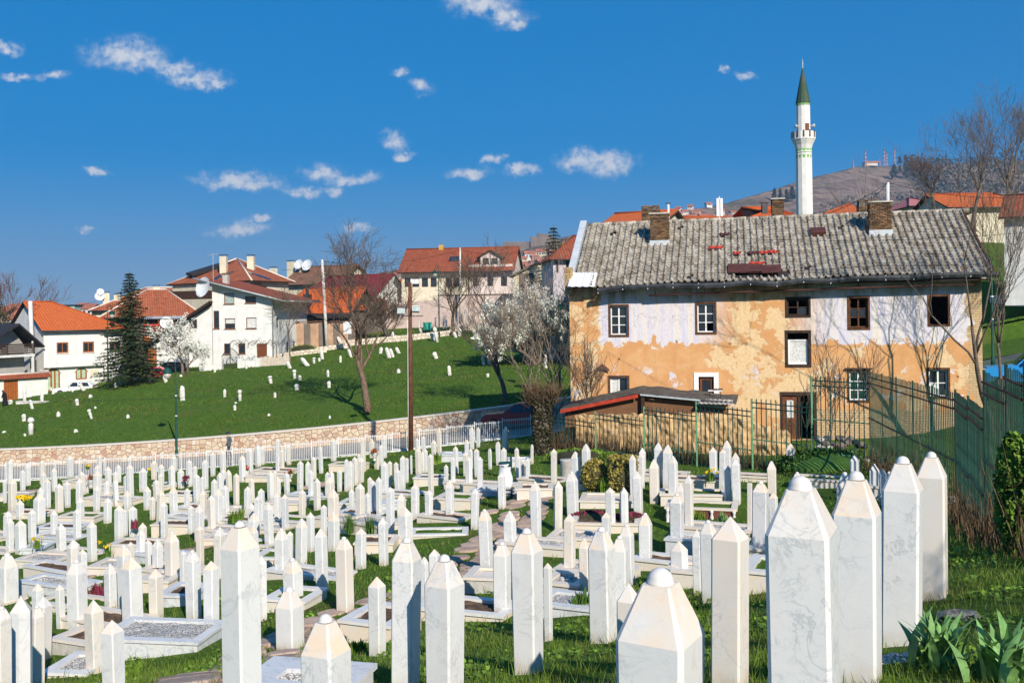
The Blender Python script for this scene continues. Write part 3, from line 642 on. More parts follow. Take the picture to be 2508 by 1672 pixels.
# left, right, top, foot (0: hidden) in window pixels; then p pointed, d with a domed finial, r round-topped, n thin slab, x hexagonal
ST = {
'A': '75 150 235 560 p;245 315 365 650 p;310 385 285 580 p;500 565 245 560 p;840 930 175 480 p;1240 1300 175 480 p;650 725 340 650 p;510 580 395 690 p;30 80 490 800 p;85 200 470 900 p;555 640 480 870 p;690 800 540 930 p;455 540 590 0 p;400 555 660 1080 p;810 895 505 860 p;955 1050 470 800 p;970 1070 715 1050 p;1005 1090 385 700 p;1085 1130 430 680 p;1195 1275 300 0 p;1175 1285 375 720 p;1180 1270 570 920 p;1320 1390 505 720 p;1335 1420 320 600 p;1435 1505 380 650 p;1440 1515 490 850 p;1470 1545 295 540 p;1570 1640 430 700 p;1615 1705 285 730 p;1310 1415 720 1065 p;1570 1670 635 900 d;1765 1870 335 660 p;1925 2005 245 500 p;2010 2091 290 500 p;2020 2091 410 640 p;1820 1920 575 885 p;1955 2040 485 780 p;1905 1985 705 1010 p;1985 2091 620 1050 p;20 135 895 1260 p;55 165 985 1440 p;170 315 1005 1465 p;185 290 745 1020 p;340 450 870 1310 p;630 725 880 1245 p;705 835 1045 1480 p;920 1030 860 1270 p;1100 1230 1020 1555 p;845 990 1260 1720 p;1000 1100 1390 1750 p;1445 1570 815 1280 p;1560 1630 870 1220 p;1635 1750 825 1250 p;1755 1865 1040 1300 p;1730 1850 1130 1560 p;1630 1715 1285 1480 p;1845 1920 1260 1600 p;1925 2060 1260 1600 d;1475 1650 1320 1800 d',
'B': '340 425 165 400 p;320 410 300 620 p;435 525 345 615 p;540 625 235 590 p;620 685 310 520 p;750 835 235 630 p;855 925 140 455 p;980 1060 110 400 p;985 1060 350 580 p;1220 1310 180 540 d;1330 1410 85 425 p;1430 1510 45 335 p;1500 1560 70 310 p;1690 1755 -40 250 p;1690 1750 205 450 n;1750 1810 95 410 p;1830 1900 40 310 p;330 440 580 995 d;635 730 415 810 p;715 810 630 1020 p;725 780 450 640 p;860 945 480 700 p;935 1015 400 640 d;1060 1140 365 650 d;1150 1230 410 835 p;1010 1105 560 1000 p;510 590 600 850 p;570 650 820 1195 p;645 775 810 1290 d;820 930 690 1200 p;890 1010 610 1090 d;1000 1050 690 1050 p;1285 1380 575 960 p;1355 1430 465 800 p;1585 1680 375 760 p;1660 1720 375 740 p;1680 1765 450 720 p;1675 1765 665 1085 p;1800 1880 395 690 p;1770 1865 680 1150 q;1965 2050 250 650 p;1985 2080 620 1000 p;1330 1440 790 1040 p;1325 1480 920 1260 d;1415 1510 700 1190 p;1470 1560 605 1110 p;1545 1675 790 1370 d;215 310 770 1270 p;1350 1480 1080 1620 d',
'C': '420 480 165 530 p;570 645 70 370 p;245 320 355 690 p;320 390 300 600 p;280 355 470 855 p;350 445 575 1000 p;495 560 495 760 p;545 625 475 760 p;495 610 560 840 p;525 680 720 1200 d;650 720 460 755 p;745 800 330 750 p;780 870 355 740 d;850 925 300 680 p;910 1000 305 650 p;915 960 262 520 p;960 1025 50 500 p;1070 1135 75 330 r;1125 1195 235 470 r;1190 1255 150 420 p;1220 1295 40 330 p;1215 1320 360 840 p;1300 1365 355 700 p;1380 1445 370 640 p;1390 1475 455 790 p;1455 1535 285 740 p;1525 1575 315 640 p;1595 1620 285 535 n;1655 1705 65 330 p;1655 1740 180 545 p;1740 1795 35 300 p;1755 1820 200 520 p;1735 1765 235 520 p;1820 1900 265 820 p;805 885 710 1030 p;880 1010 635 1170 p;1000 1090 760 1100 p;1045 1110 560 1000 p;1080 1160 600 1040 p;1150 1235 560 1055 p;1275 1395 690 1380 p;1420 1540 770 1180 d;1425 1630 940 1450 p;1595 1710 650 1125 p;1775 1890 725 1130 p;260 370 1010 1530 p;435 520 915 1230 p;105 265 1090 1700 d;0 100 1250 1680 p',
'D': '370 430 95 440 r;295 370 245 560 p;455 515 555 820 p;470 590 755 1255 d;540 605 460 860 p;575 645 320 690 p;700 775 395 720 p;720 780 240 500 r;785 845 80 380 r;870 920 85 350 r;770 830 355 620 p;730 830 460 920 p;845 920 355 730 p;880 960 455 975 p;1020 1070 355 575 r;1120 1185 265 570 r;1200 1285 75 400 p;1185 1265 340 720 p;1150 1255 660 1140 p;1365 1425 340 640 p;1375 1450 440 790 p;1450 1500 490 800 p;1500 1560 475 810 p;1565 1605 305 560 r;1825 1910 355 830 p;795 905 865 1400 p',
'e': '-40 85 800 1120 d;385 455 725 1000 p;455 510 780 1030 p;380 500 840 1270 d;320 375 985 1170 p;175 245 980 1150 p;180 285 1060 1450 p;150 245 1110 1610 d;35 160 1055 1680 x;-60 50 1115 1700 d;490 605 1075 1525 p;580 720 1195 1750 p;605 680 865 1130 d;680 770 755 1150 d;705 830 820 1255 p;865 955 895 1200 p;890 955 720 950 d;850 890 725 900 p;960 1050 675 1005 d;1050 1090 790 960 p;1080 1180 785 1210 d;1185 1285 850 1280 p;1250 1320 650 960 d;1150 1200 640 880 p;1290 1505 620 1480 d;1505 1570 815 1210 x',
'f': '165 255 655 960 d;410 490 655 1045 p;530 640 705 1160 d;645 712 655 905 p;785 845 590 880 p;480 555 560 800 d;215 340 830 1130 d;165 340 1000 1390 d;305 620 1160 1950 d;720 830 940 1425 p;845 1030 705 1655 d;1030 1085 825 1100 d;1080 1150 780 960 p;1045 1300 810 1720 d',
'g': '180 265 540 920 d;320 400 555 800 d;258 370 735 1190 d;370 570 655 1530 d;570 605 860 1330 p;480 550 380 740 d;615 670 378 685 x;693 770 320 600 d;785 840 160 430 d;722 780 205 430 d;675 748 570 940 p;770 840 715 1080 d;830 1000 650 1345 d;960 1065 700 1150 d;1015 1105 630 1010 d;1120 1205 565 915 d;925 985 415 690 p;1010 1060 413 670 x;897 955 560 720 p;1068 1110 220 480 p;1095 1120 225 440 p;1120 1163 180 380 p;1115 1155 210 430 p;1088 1150 320 590 p;1183 1245 250 515 d;1210 1260 155 420 d;1260 1320 165 430 d;1295 1355 230 520 d;1305 1395 450 800 q;1345 1400 395 600 d;1390 1448 348 710 d;1313 1420 730 1010 p;1440 1500 665 1050 p;1000 1560 885 2050 d;1000 1150 975 1850 p',
'h': '115 345 590 1640 p;50 155 605 1100 d;350 450 378 870 q;315 347 390 700 n;450 505 445 825 p;440 495 260 480 d;95 145 178 375 p;147 190 190 440 p;178 230 140 420 d;185 228 280 510 p;230 285 245 525 p;228 275 210 400 p;550 605 155 335 p;585 650 325 500 d;503 930 340 2060 d;865 1155 320 1610 d;860 960 325 760 d;1145 1380 230 1390 d;1350 1525 205 1085 d;930 985 225 350 p;1040 1100 275 420 p;1098 1140 305 430 p;1140 1175 320 430 p'}
BASE_YAW = -27.0
STONE_SPOTS = []
def stone_mesh(W, H, kind, rs):
    """square (chamfered) or hexagonal shaft with a pyramid, cut pyramid or round top"""
    ch = .07 * W; h = W / 2
    if kind == 'x': sec = [(h * 1.12 * math.cos(R(60 * k + 12)), h * 1.12 * math.sin(R(60 * k + 12))) for k in range(6)]
    else:
        hy = h * (.45 if kind == 'n' else .55 if kind == 'r' else 1.0)
        sec = [(-h + ch, -hy), (h - ch, -hy), (h, -hy + ch), (h, hy - ch), (h - ch, hy), (-h + ch, hy), (-h, hy - ch), (-h, -hy + ch)]
    n = len(sec); tb = rs.choice((1.0, 1.0, .96, .92)); rings = []
    pyr = W * {'d': rs.uniform(.68, .80), 'q': .55, 'p': rs.uniform(.62, .9), 'x': .75, 'r': .9, 'n': .12}[kind]; pyr = min(pyr, H * .45)
    dome = W * .215 if kind in 'dq' else 0.0
    sh = H - pyr - dome
    rings.append((-.35, tb)); rings.append((0.0, tb)); rings.append((sh, 1.0))
    mb = MB(); vs = [(x * k, y * k, z) for z, k in rings for x, y in sec]; mats = []
    if kind in 'dq': tops = [(H - dome, .42)]
    elif kind == 'r': tops = [(sh + pyr * .45, .80), (sh + pyr * .8, .48), (H, .08)]
    elif kind == 'n': tops = [(H, .8)]
    else: tops = [(H, .025)]
    for z, k in tops:
        for x, y in sec: vs.append((x * k, y * (k if kind != 'r' else max(k, .85)), z))
    nr = 3 + len(tops)
    for i in range(nr - 1):
        mb.add([], [], 0)
        for k in range(n):
            mb.f.append([i*n+k, i*n+(k+1) % n, (i+1)*n+(k+1) % n, (i+1)*n+k]); mb.m.append(1 if i >= 2 else 0); mb.sm.append(False); mb.uv.append([(0, 0)] * 4)
    mb.f.append(list(range((nr-1)*n, nr*n))); mb.m.append(1); mb.sm.append(False); mb.uv.append([(0, 0)] * n)
    mb.v = vs
    return mb, H - dome, dome
def dome_mesh(W, dome):
    r = W * .188; mb = MB()
    mb.lathe([(r * .96, -.01), (r * 1.04, .006), (r * 1.04, dome * .10), (r, dome * .14)] + [(r * math.cos(a), dome * (.14 + .86 * math.sin(a))) for a in (.3, .6, .9, 1.2, 1.42)] + [(r * .02, dome)], n=16)
    return mb
SPECIAL = {   # prominent stones that can be told apart
 ('g', 1000, 'd'): 'very broad marble gravestone with big domed finial, only its top half showing',
 ('g', 1000, 'p'): 'pointed gravestone mostly hidden behind the very broad domed one',
 ('h', 503): 'tall broad domed marble gravestone with a dark grey blotch halfway up',
 ('h', 865): 'domed marble gravestone with peach-stained top standing between two larger domed ones',
 ('h', 1145): 'domed marble gravestone with branch shadows, above the flowerless tulip clump',
 ('h', 1350): 'domed marble gravestone last in the row of four, closest to the green fence',
 ('h', 115): 'tall slim pointed marble gravestone beside the broad blotched domed one',
 ('e', 1290): 'tall broad domed marble gravestone in front of the crowded field, on grey slabs',
 ('f', 305): 'stout domed gravestone in a white gravel bed edged with grey slabs',
 ('f', 845): 'tall marble gravestone with the shadow of its domed neighbour on it',
 ('f', 1045): 'tall domed gravestone whose shadow falls on the stone next to it',
 ('g', 370): 'tall clean domed marble gravestone alone on the grass beside the path',
 ('g', 830): 'tall domed marble gravestone with leafy plant at its side',
 ('e', 35): 'six-sided white gravestone with steep pointed top among domed stones',
 ('B', 1770): 'blue grey marble gravestone standing among white ones', ('f', 720): 'short pinkish pointed gravestone with flower bed at its foot',
 ('g', 1305): 'grey stained domed gravestone beside the red granite grave', ('h', 350): 'grey veined domed gravestone with stained tip behind the tall pointed one'}
rs = random.Random(5)
for zn, txt in ST.items():
    ox, oy, k = ZONES[zn]
    for item in txt.split(';'):
        l, r, t, b, kind = item.split(); l, r, t, b = map(float, (l, r, t, b))
        u = ox + (l + r) / 2 * k; vt = oy + t * k; wpx = (r - l) * k
        if b:
            p = hit(u, oy + b * k - wpx * .08)
        else:
            p = hit(u, vt, lift=1.1)
        d = p.y; H = float((ray(u, vt)[2]) * d - p.z)
        if H < .75 or H > 1.75:                                  # foot misjudged: trust a usual height instead
            H0 = min(max(H, .85), 1.6); p = hit(u, vt, lift=H0); d = p.y; H = H0
        phi = math.degrees(math.atan2(p.x, p.y)); yaw = BASE_YAW + rs.gauss(0, 4.5)
        rel = abs(R(yaw + phi)); W = wpx * d / F / (math.cos(rel) + math.sin(rel) if kind not in 'xrn' else 1.1)
        W = min(max(W, .09), .44)
        p = p + Vector((0, W * .5, 0)); p.z = gz(p.x, p.y); H = float(ray(u, vt)[2] * (d + W * .5) - p.z)
        mb, ztop, dome = stone_mesh(W, H, kind, rs)
        warm_ = rs.random() >= .72; mats = [MARBLE_GREY, MARBLE_CAP] if kind == 'q' else [MARBLE_WARM, MARBLE_CAP] if warm_ else [MARBLE, MARBLE_CAP]
        tint = ('tall ' if H > 1.28 else 'short ' if H < 1.0 else '') + ('cream' if warm_ else 'white')
        where = 'beside the green back fence' if (p.x > 1.0 and d > 22) else 'in the rows along the white railing' if d > 38 else 'in the crowded middle of the field' if d > 23 else 'in the front rows of the cemetery'
        label = SPECIAL.get((zn, int(l))) or SPECIAL.get((zn, int(l), kind))
        if kind in 'dq':
            o = empty('gravestone', p, R(yaw)); mb.build('shaft', mats, o)
            dm = dome_mesh(W, dome); s = dm.build('finial', MARBLE_TOP, o); s.location = (0, 0, ztop)
            tag(o, label or tint + ' marble gravestone with domed finial ' + where, 'gravestone', None if label else tint + ' domed gravestones ' + where)
        else:
            o = mb.build('gravestone', mats, None, p, R(yaw))
            nm = {'p': tint + ' slim pointed marble gravestone ', 'r': 'round-topped veined white gravestone ', 'n': 'narrow flat white gravestone slab ', 'x': 'six-sided pointed white gravestone '}[kind]
            tag(o, label or nm + where, 'gravestone', None if label else nm.strip() + 's ' + where)
        o.rotation_euler.x += R(rs.gauss(0, .8)); o.rotation_euler.y += R(rs.gauss(0, .8))
        STONE_SPOTS.append((p.x, p.y, H, kind, o, label))

# ------------------------------------------------------------------ grave surrounds: plinth, coping slabs, filling
def corners_local(L, D): return [(0, 0), (L, 0), (L, D), (0, D)]
GRAVES = []; GRAVE_LABEL = []
PATHXY = [tuple(hit(*q).xy) for q in ((1312, 1195), (1296, 1240), (1262, 1290), (1190, 1340), (1135, 1380), (1110, 1430), (980, 1470), (880, 1490), (770, 1540), (660, 1590))]
def grave(zn, x0, y0, x1, y1, D, h, style, label, fill='gravel', single=True):
    """front top edge from the measured window; D depth and h height in metres"""
    ox, oy, k = ZONES[zn]
    h *= .72; c = hit(ox + (x0 + x1) / 2 * k, oy + (y0 + y1) / 2 * k, lift=h); zt_ = c.z + h
    ra, rb = Vector(ray(ox + x0 * k, oy + y0 * k)), Vector(ray(ox + x1 * k, oy + y1 * k)); a, b = ra * (zt_ / ra.z), rb * (zt_ / rb.z)
    c = (a + b) / 2; c.z = zt_ - h; L = (b - a).length
    ang = max(-38.0, min(2.0, math.degrees(math.atan2(b.y - a.y, b.x - a.x)))); L = min(max(L, .7), 2.9)
    rz = R(ang); ax = Vector((math.cos(rz), math.sin(rz), 0)); ay = Vector((-math.sin(rz), math.cos(rz), 0))
    o0 = c - ax * (L / 2); zg = [gz(*(o0 + ax * sx * L + ay * sy * D).xy) for sx, sy in ((0, 0), (1, 0), (1, 1), (0, 1))]
    ztop = max(c.z + h, sum(zg) / 4 + .06); o0.z = ztop
    return surround(o0, rz, L, D, zg, style, fill, label)
def surround(o0, rz, L, D, zg, style, fill, label):
    ztop = o0.z; root = tag(empty('grave_surround', o0, rz), label, 'grave')
    cm, pm = {'cream': (KERB, KERB), 'white': (KERB_WHITE, KERB), 'grey': (KERB_GREY, KERB_GREY), 'granite': (KERB, GRANITE), 'concrete': (KERB, CONCRETE), 'slab': (KERB_GREY, KERB_GREY)}[style]
    w = .13 if style != 'slab' else .24; t = .05; e = .03; dep = ztop - min(zg) + .25
    mb = MB(); mb.span(0, L, 0, D, -dep, -t - .10, 0); mb.span(0, L, 0, w - .02, -t - .10, -t); mb.span(0, L, D - w + .02, D, -t - .10, -t)
    mb.span(0, w - .02, w - .02, D - w + .02, -t - .10, -t); mb.span(L - w + .02, L, w - .02, D - w + .02, -t - .10, -t)
    mb.build('plinth', pm, root)
    for (xa, xb, ya, yb) in ((-e, L + e, -e, w), (-e, L + e, D - w, D + e), (-e, w, w + .003, D - w - .003), (L - w, L + e, w + .003, D - w - .003)):
        m1 = MB(); m1.span(xa, xb, ya, yb, -t + .002, .0); m1.build('coping_slab', cm, root)
    fm = {'gravel': GRAVEL, 'soil': SOIL, 'grass': GRASS_GND, 'stone': cm}[fill]
    nx, ny = 10, 6; vs = [(w + (L - 2*w) * i / nx, w + (D - 2*w) * j / ny, -.055 + (rs.uniform(-.012, .03) if fill != 'stone' else 0)) for j in range(ny + 1) for i in range(nx + 1)]
    m1 = MB(); m1.add(vs, [(j*(nx+1)+i, j*(nx+1)+i+1, (j+1)*(nx+1)+i+1, (j+1)*(nx+1)+i) for j in range(ny) for i in range(nx)]); m1.build('filling', fm, root)
    GRAVES.append((o0.copy(), rz, L, D)); GRAVE_LABEL.append(label); return root
GV = [('A', 800, 500, 1190, 530, 1.0, .45, 'cream', 'gravel', 'cream grave surround just inside the white railing, with pansies'),
 ('A', 180, 1510, 690, 1540, 1.0, .30, 'cream', 'gravel', 'cream grave surround with white gravel and yellow tulips'),
 ('A', 730, 960, 1200, 970, .9, .40, 'cream', 'grass', 'cream grave surround holding grass between slim stones'),
 ('A', 450, 1100, 1000, 1110, .9, .32, 'grey', 'soil', 'grey veined marble grave surround with bare soil'),
 ('A', 1060, 720, 1650, 760, .9, .42, 'cream', 'gravel', 'cream grave surround with dark red plants'),
 ('A', -80, 690, 290, 690, .9, .35, 'cream', 'gravel', 'cream grave surround at the railing end of the crowded field'),
 ('A', 60, 915, 560, 930, .9, .32, 'cream', 'soil', 'cream grave surround with clump of yellow flowers'),
 ('A', 1380, 1320, 2000, 1335, .9, .45, 'cream', 'soil', 'tall cream grave surround with small dark shrubs'),
 ('A', 2000, 560, 2080, 565, .9, .3, 'white', 'grass', 'small white grave surround with pale yellow flowers'),
 ('A', 1235, 600, 1520, 620, .8, .3, 'cream', 'gravel', 'low cream grave surround behind the dark red plants'),
 ('A', 320, 1380, 470, 1370, .9, .25, 'grey', 'gravel', 'low grey grave surround behind the tulip grave'),
 ('B', 105, 1065, 640, 1075, .9, .48, 'cream', 'soil', 'tall cream grave surround under a pair of slim stones'),
 ('B', 275, 680, 720, 685, .9, .42, 'cream', 'soil', 'cream grave surround with purple heather'),
 ('B', 1310, 445, 1790, 455, .9, .35, 'cream', 'gravel', 'cream grave surround with a red flower pot'),
 ('B', 1410, 365, 1870, 380, .9, .35, 'cream', 'soil', 'cream grave surround in a stepped pair by the railing'),
 ('B', 1560, 785, 1980, 795, 1.0, .48, 'cream', 'stone', 'cream slab grave with red flowers in a white urn'),
 ('B', 1080, 885, 1200, 885, .9, .36, 'cream', 'stone', 'short cream plinth under a single pointed stone'),
 ('B', 780, 1245, 960, 1250, .9, .30, 'cream', 'gravel', 'low cream surround behind the broad domed stone'),
 ('B', 1480, 1490, 1670, 1495, .9, .28, 'white', 'grass', 'low white surround with grass filling'),
 ('C', 550, 400, 970, 410, .9, .45, 'cream', 'grass', 'cream grave surround topped with thick grass by the gate'),
 ('C', 1635, 570, 2010, 575, .9, .45, 'white', 'soil', 'white grave surround with a bright green shrub'),
 ('C', 690, 1105, 1180, 1200, 1.0, .42, 'cream', 'gravel', 'cream grave surround filled with brown pebbles'),
 ('C', 690, 895, 900, 900, .9, .30, 'white', 'grass', 'white grave surround between closely set slim stones'),
 ('C', 1240, 905, 1430, 905, .8, .30, 'grey', 'stone', 'low grey slab between pairs of slim stones'),
 ('D', 380, 430, 700, 435, 1.0, .45, 'grey', 'stone', 'veined white marble block tomb near the street railing'),
 ('D', 330, 985, 790, 1005, 1.0, .50, 'cream', 'grass', 'long cream grave surround beside the flagstone path'),
 ('D', 1390, 865, 1840, 865, .9, .45, 'cream', 'soil', 'cream grave surround next to the litter basket'),
 ('D', 1280, 500, 1560, 495, .8, .4, 'grey', 'stone', 'shaded grey marble tomb next to the ivy pillar'),
 ('D', 60, 1500, 700, 1400, .8, .12, 'white', 'grass', 'flat white kerb ring around weeds at the lawn edge'),
 ('g', 770, 492, 1085, 497, 1.2, .30, 'cream', 'stone', 'stepped cream grave with clipped shrubs'),
 ('g', 720, 625, 1120, 632, 1.0, .35, 'cream', 'soil', 'cream grave surround filled with purple heather'),
 ('g', 1275, 530, 1690, 545, 1.0, .42, 'granite', 'grass', 'red granite grave with white balusters and coping'),
 ('g', 1245, 455, 1640, 460, .9, .34, 'cream', 'grass', 'cream tray grave with blue and yellow spring flowers'),
 ('g', 580, 705, 850, 720, .9, .30, 'cream', 'gravel', 'stepped cream base under a six-sided stone'),
 ('g', 140, 945, 262, 950, .8, .42, 'concrete', 'stone', 'pale slab on a raw concrete block beside the path'),
 ('g', 600, 975, 690, 985, .8, .42, 'concrete', 'gravel', 'pale slab on a concrete block with brown gravel'),
 ('f', 110, 1068, 350, 1085, .9, .28, 'white', 'grass', 'white kerb with grass beside the flagstone path'),
 ('f', 560, 1192, 850, 1228, 1.0, .42, 'white', 'soil', 'white marble grave surround with bare brown soil'),
 ('f', 645, 742, 870, 742, .9, .35, 'cream', 'soil', 'cream surround with narcissus leaves behind the short pointed stone'),
 ('e', 560, 1300, 1160, 1325, 1.1, .40, 'grey', 'gravel', 'wide grey marble grave surround with gravel and planting hole'),
 ('e', 300, 1300, 495, 1330, .8, .36, 'concrete', 'soil', 'low rough stone grave beside the wide grey one'),
 ('e', 515, 880, 690, 885, .9, .30, 'cream', 'gravel', 'small cream surround with narcissus'),
 ('e', 830, 960, 970, 965, .9, .35, 'cream', 'gravel', 'cream surround with a shell of gravel among domed stones'),
 ('e', 955, 1048, 1085, 1052, .9, .32, 'grey', 'soil', 'grey surround in the shade of a domed stone'),
 ('e', 250, 1500, 500, 1510, .9, .14, 'white', 'gravel', 'flat white bed with weeds in the corner of the lawn'),
 ('f', -60, 1590, 560, 1640, .75, .10, 'slab', 'gravel', 'white gravel bed edged with blue grey slabs'),
 ('h', 345, 905, 505, 920, 1.0, .40, 'white', 'grass', 'white grave surround between the tall pointed stone and the blotched one'),
 ('h', 505, 590, 620, 580, .9, .25, 'grey', 'stone', 'low weathered slab behind the blotched gravestone')]
for (zn, x0, y0, x1, y1, D, h, st, fi, lb) in GV:
    gr = grave(zn, x0, y0, x1, y1, D, h, st, lb, fi)
    if st == 'granite':
        o0, rz, L, D_ = GRAVES[-1]
        for i in range(4):
            mb = MB(); mb.lathe([(.05, -.40), (.05, -.36), (.035, -.33), (.05, -.22), (.03, -.12), (.045, -.09), (.045, -.052)], n=10)
            mb.build('baluster', KERB_WHITE, gr, ((L - .1) * i / 3 + .05, -.035, 0))

# further low surrounds in the crowded field, each run from a stone that has none yet
ra_ = random.Random(15); na = 0
def clear(o0, rz, L, D):
    for q0, q1, q2, q3 in GRAVES:
        for fx in (0, .5, 1):
            for fy in (0, .5, 1):
                w_ = o0 + Vector((math.cos(rz), math.sin(rz), 0)) * L * fx + Vector((-math.sin(rz), math.cos(rz), 0)) * D * fy; dx, dy = w_.x - q0.x, w_.y - q0.y
                a, b = dx * math.cos(q1) + dy * math.sin(q1), -dx * math.sin(q1) + dy * math.cos(q1)
                if -.25 < a < q2 + .25 and -.25 < b < q3 + .25: return False
    return True
for (x, y, H, kind, o, label) in sorted(STONE_SPOTS, key=lambda q: q[1]):
    if na >= 46 or y < 15 or y > 52 or kind in 'rn': continue
    rz = R(-24 + ra_.gauss(0, 3)); L = ra_.uniform(1.45, 1.9); D = ra_.uniform(.65, .85); sg = ra_.choice((0, 0, 1))
    ax = Vector((math.cos(rz), math.sin(rz), 0)); ay = Vector((-math.sin(rz), math.cos(rz), 0)); o0 = Vector((x, y, 0)) - ax * (.16 if sg == 0 else L - .16) - ay * D * .5
    if not clear(o0, rz, L, D): continue
    cen = o0 + ax * L / 2 + ay * D / 2
    if any((Vector((px_, py_)) - cen.xy).length < 1.3 for px_, py_ in PATHXY): continue
    zg = [gz(*(o0 + ax * sx * L + ay * sy * D).xy) for sx, sy in ((0, 0), (1, 0), (1, 1), (0, 1))]; o0.z = max(sum(zg) / 4 + ra_.uniform(.12, .26), max(zg) + .02)
    st, fi = ra_.choice((('cream', 'gravel'), ('cream', 'soil'), ('cream', 'grass'), ('white', 'gravel'), ('white', 'soil'), ('grey', 'gravel'), ('cream', 'stone')))
    nm = {'cream': 'low cream', 'white': 'low white', 'grey': 'low grey marble'}[st] + ' grave surround ' + {'gravel': 'filled with white gravel', 'soil': 'filled with bare soil', 'grass': 'filled with turf', 'stone': 'closed by a slab'}[fi] + ' among the slim stones'
    tag(surround(o0, rz, L, D, zg, st, fi, nm), group=nm.replace('surround', 'surrounds')); na += 1
# a stone that stands on or right beside a grave surround is named by it and by its height there
near = {}
for (x, y, H, kind, o, label) in STONE_SPOTS:
    if label: continue
    best = None
    for gi_, (o0, rz, L, D) in enumerate(GRAVES):
        dx, dy = x - o0.x, y - o0.y; a, b = dx * math.cos(rz) + dy * math.sin(rz), -dx * math.sin(rz) + dy * math.cos(rz)
        d = math.hypot(max(-a, 0, a - L), max(-b, 0, b - D))
        if d < .55 and (best is None or d < best[0]): best = (d, gi_)
    if best: near.setdefault((best[1], 'd' if kind in 'dq' else kind), []).append((H, o))
KIND = {'d': 'domed gravestone', 'p': 'pointed gravestone', 'r': 'round-topped gravestone', 'n': 'narrow slab gravestone', 'x': 'six-sided gravestone'}
for (gi_, kd), lst in near.items():
    lst.sort(key=lambda q: -q[0]); n = len(lst)
    rank = [''] if n == 1 else ['taller ', 'shorter '] if n == 2 else ['tallest ', 'second tallest ', 'third tallest ', 'fourth tallest ', 'fifth tallest ', 'sixth tallest '][:n]
    for (H, o), rk_ in zip(lst, rank):
        lb = rk_ + KIND[kd] + ' at the ' + GRAVE_LABEL[gi_]
        if len(lb.split()) <= 16: o['label'] = lb; o['group'] = 'gravestones at the grave surrounds'

# ------------------------------------------------------------------ flagstone path
PATH = [(1312, 1195), (1296, 1240), (1262, 1290), (1190, 1340), (1135, 1380), (1110, 1430), (980, 1470), (880, 1490), (770, 1540), (660, 1590), (560, 1650), (500, 1720)]
pp = [hit(*q) for q in PATH]
pr = tag(empty('flagstone_path', pp[3]), kind='structure')
pieces = []
for i in range(len(pp) - 1):
    a, b = pp[i], pp[i + 1]; L = (b - a).length; nn = max(1, round(L / .55))
    for j in range(nn):
        c = a.lerp(b, (j + .5) / nn); d = (b - a).normalized(); s = Vector((-d.y, d.x, 0))
        for sd_ in (-.34, .30): pieces.append((c + s * sd_ + Vector((rs.uniform(-.08, .08), rs.uniform(-.08, .08), 0)), rs.uniform(.30, .42)))
for (u, v, n_, sp) in ((80, 1440, 14, 1.1), (45, 1205, 6, .7), (770, 1190, 5, .6), (1185, 1220, 6, .7), (520, 1335, 7, .8), (1180, 1260, 4, .5)):
    c = hit(u, v)
    for j in range(n_): pieces.append((c + Vector((rs.uniform(-sp, sp), rs.uniform(-sp * .7, sp * .7), 0)), rs.uniform(.28, .42)))
PATH_SPOTS = []
kept = []
for c, r_ in pieces:
    if any((c.xy - q.xy).length < .42 for q, _ in kept): continue
    kept.append((c, r_))
allseeds = [(c.x, c.y) for c, _ in kept]
for c, r_ in kept:
    poly = [(c.x + r_ * math.cos(R(a)) * rs.uniform(.85, 1.1), c.y + r_ * math.sin(R(a)) * rs.uniform(.85, 1.1)) for a in range(0, 360, 40)]
    for q in allseeds:
        if q != (c.x, c.y) and math.hypot(q[0] - c.x, q[1] - c.y) < 1.2: poly = clip_poly(poly, (c.x, c.y), q)
    poly = clean(shrink(poly, .025))
    if len(poly) < 3: continue
    top, inn = [], shrink(poly, .03); h = rs.uniform(.03, .055); n = len(poly); vs = []
    for x, y in poly: vs.append(Vector((x, y, gz(x, y) - .05)))
    for x, y in poly: vs.append(Vector((x, y, gz(x, y) + h * .7)))
    for x, y in inn: vs.append(Vector((x, y, gz(x, y) + h)))
    o0 = Vector(pr.location); m1 = MB()
    m1.add([q - o0 for q in vs], [(k, (k+1) % n, (k+1) % n + n, k + n) for k in range(n)] + [(k + n, (k+1) % n + n, (k+1) % n + 2*n, k + 2*n) for k in range(n)] + [tuple(range(2*n, 3*n))])
    m1.build('flagstone', PAVESTONE, pr); PATH_SPOTS.append((c.x, c.y, r_))
# ------------------------------------------------------------------ building tools
class Fac:
    """a facade plane: local x along it, y into the building, z up"""
    def __init__(s, uL, dL, uR, dR, z0):
        a, b = P(uL, V0, dL), P(uR, V0, dR); s.O = Vector((a.x, a.y, z0)); d = Vector((b.x - a.x, b.y - a.y, 0)); s.len = d.length; s.x = d.normalized()
        s.y = Vector((-s.x.y, s.x.x, 0)); s.rz = math.atan2(s.x.y, s.x.x)
    def L(s, u, v, off=0.0):
        r = Vector(ray(u, v)); o = s.O + s.y * off; t = o.dot(s.y) / r.dot(s.y); p = r * t - s.O; return (p.dot(s.x), p.z)
    def rect(s, u0, v0, u1, v1, off=0.0):
        x0, z1 = s.L(u0, (v0 + 0), off); x1, z0 = s.L(u1, v1, off); return (x0, z0, x1, z1)
    def W(s, x, y, z): return s.O + s.x * x + s.y * y + Vector((0, 0, z))
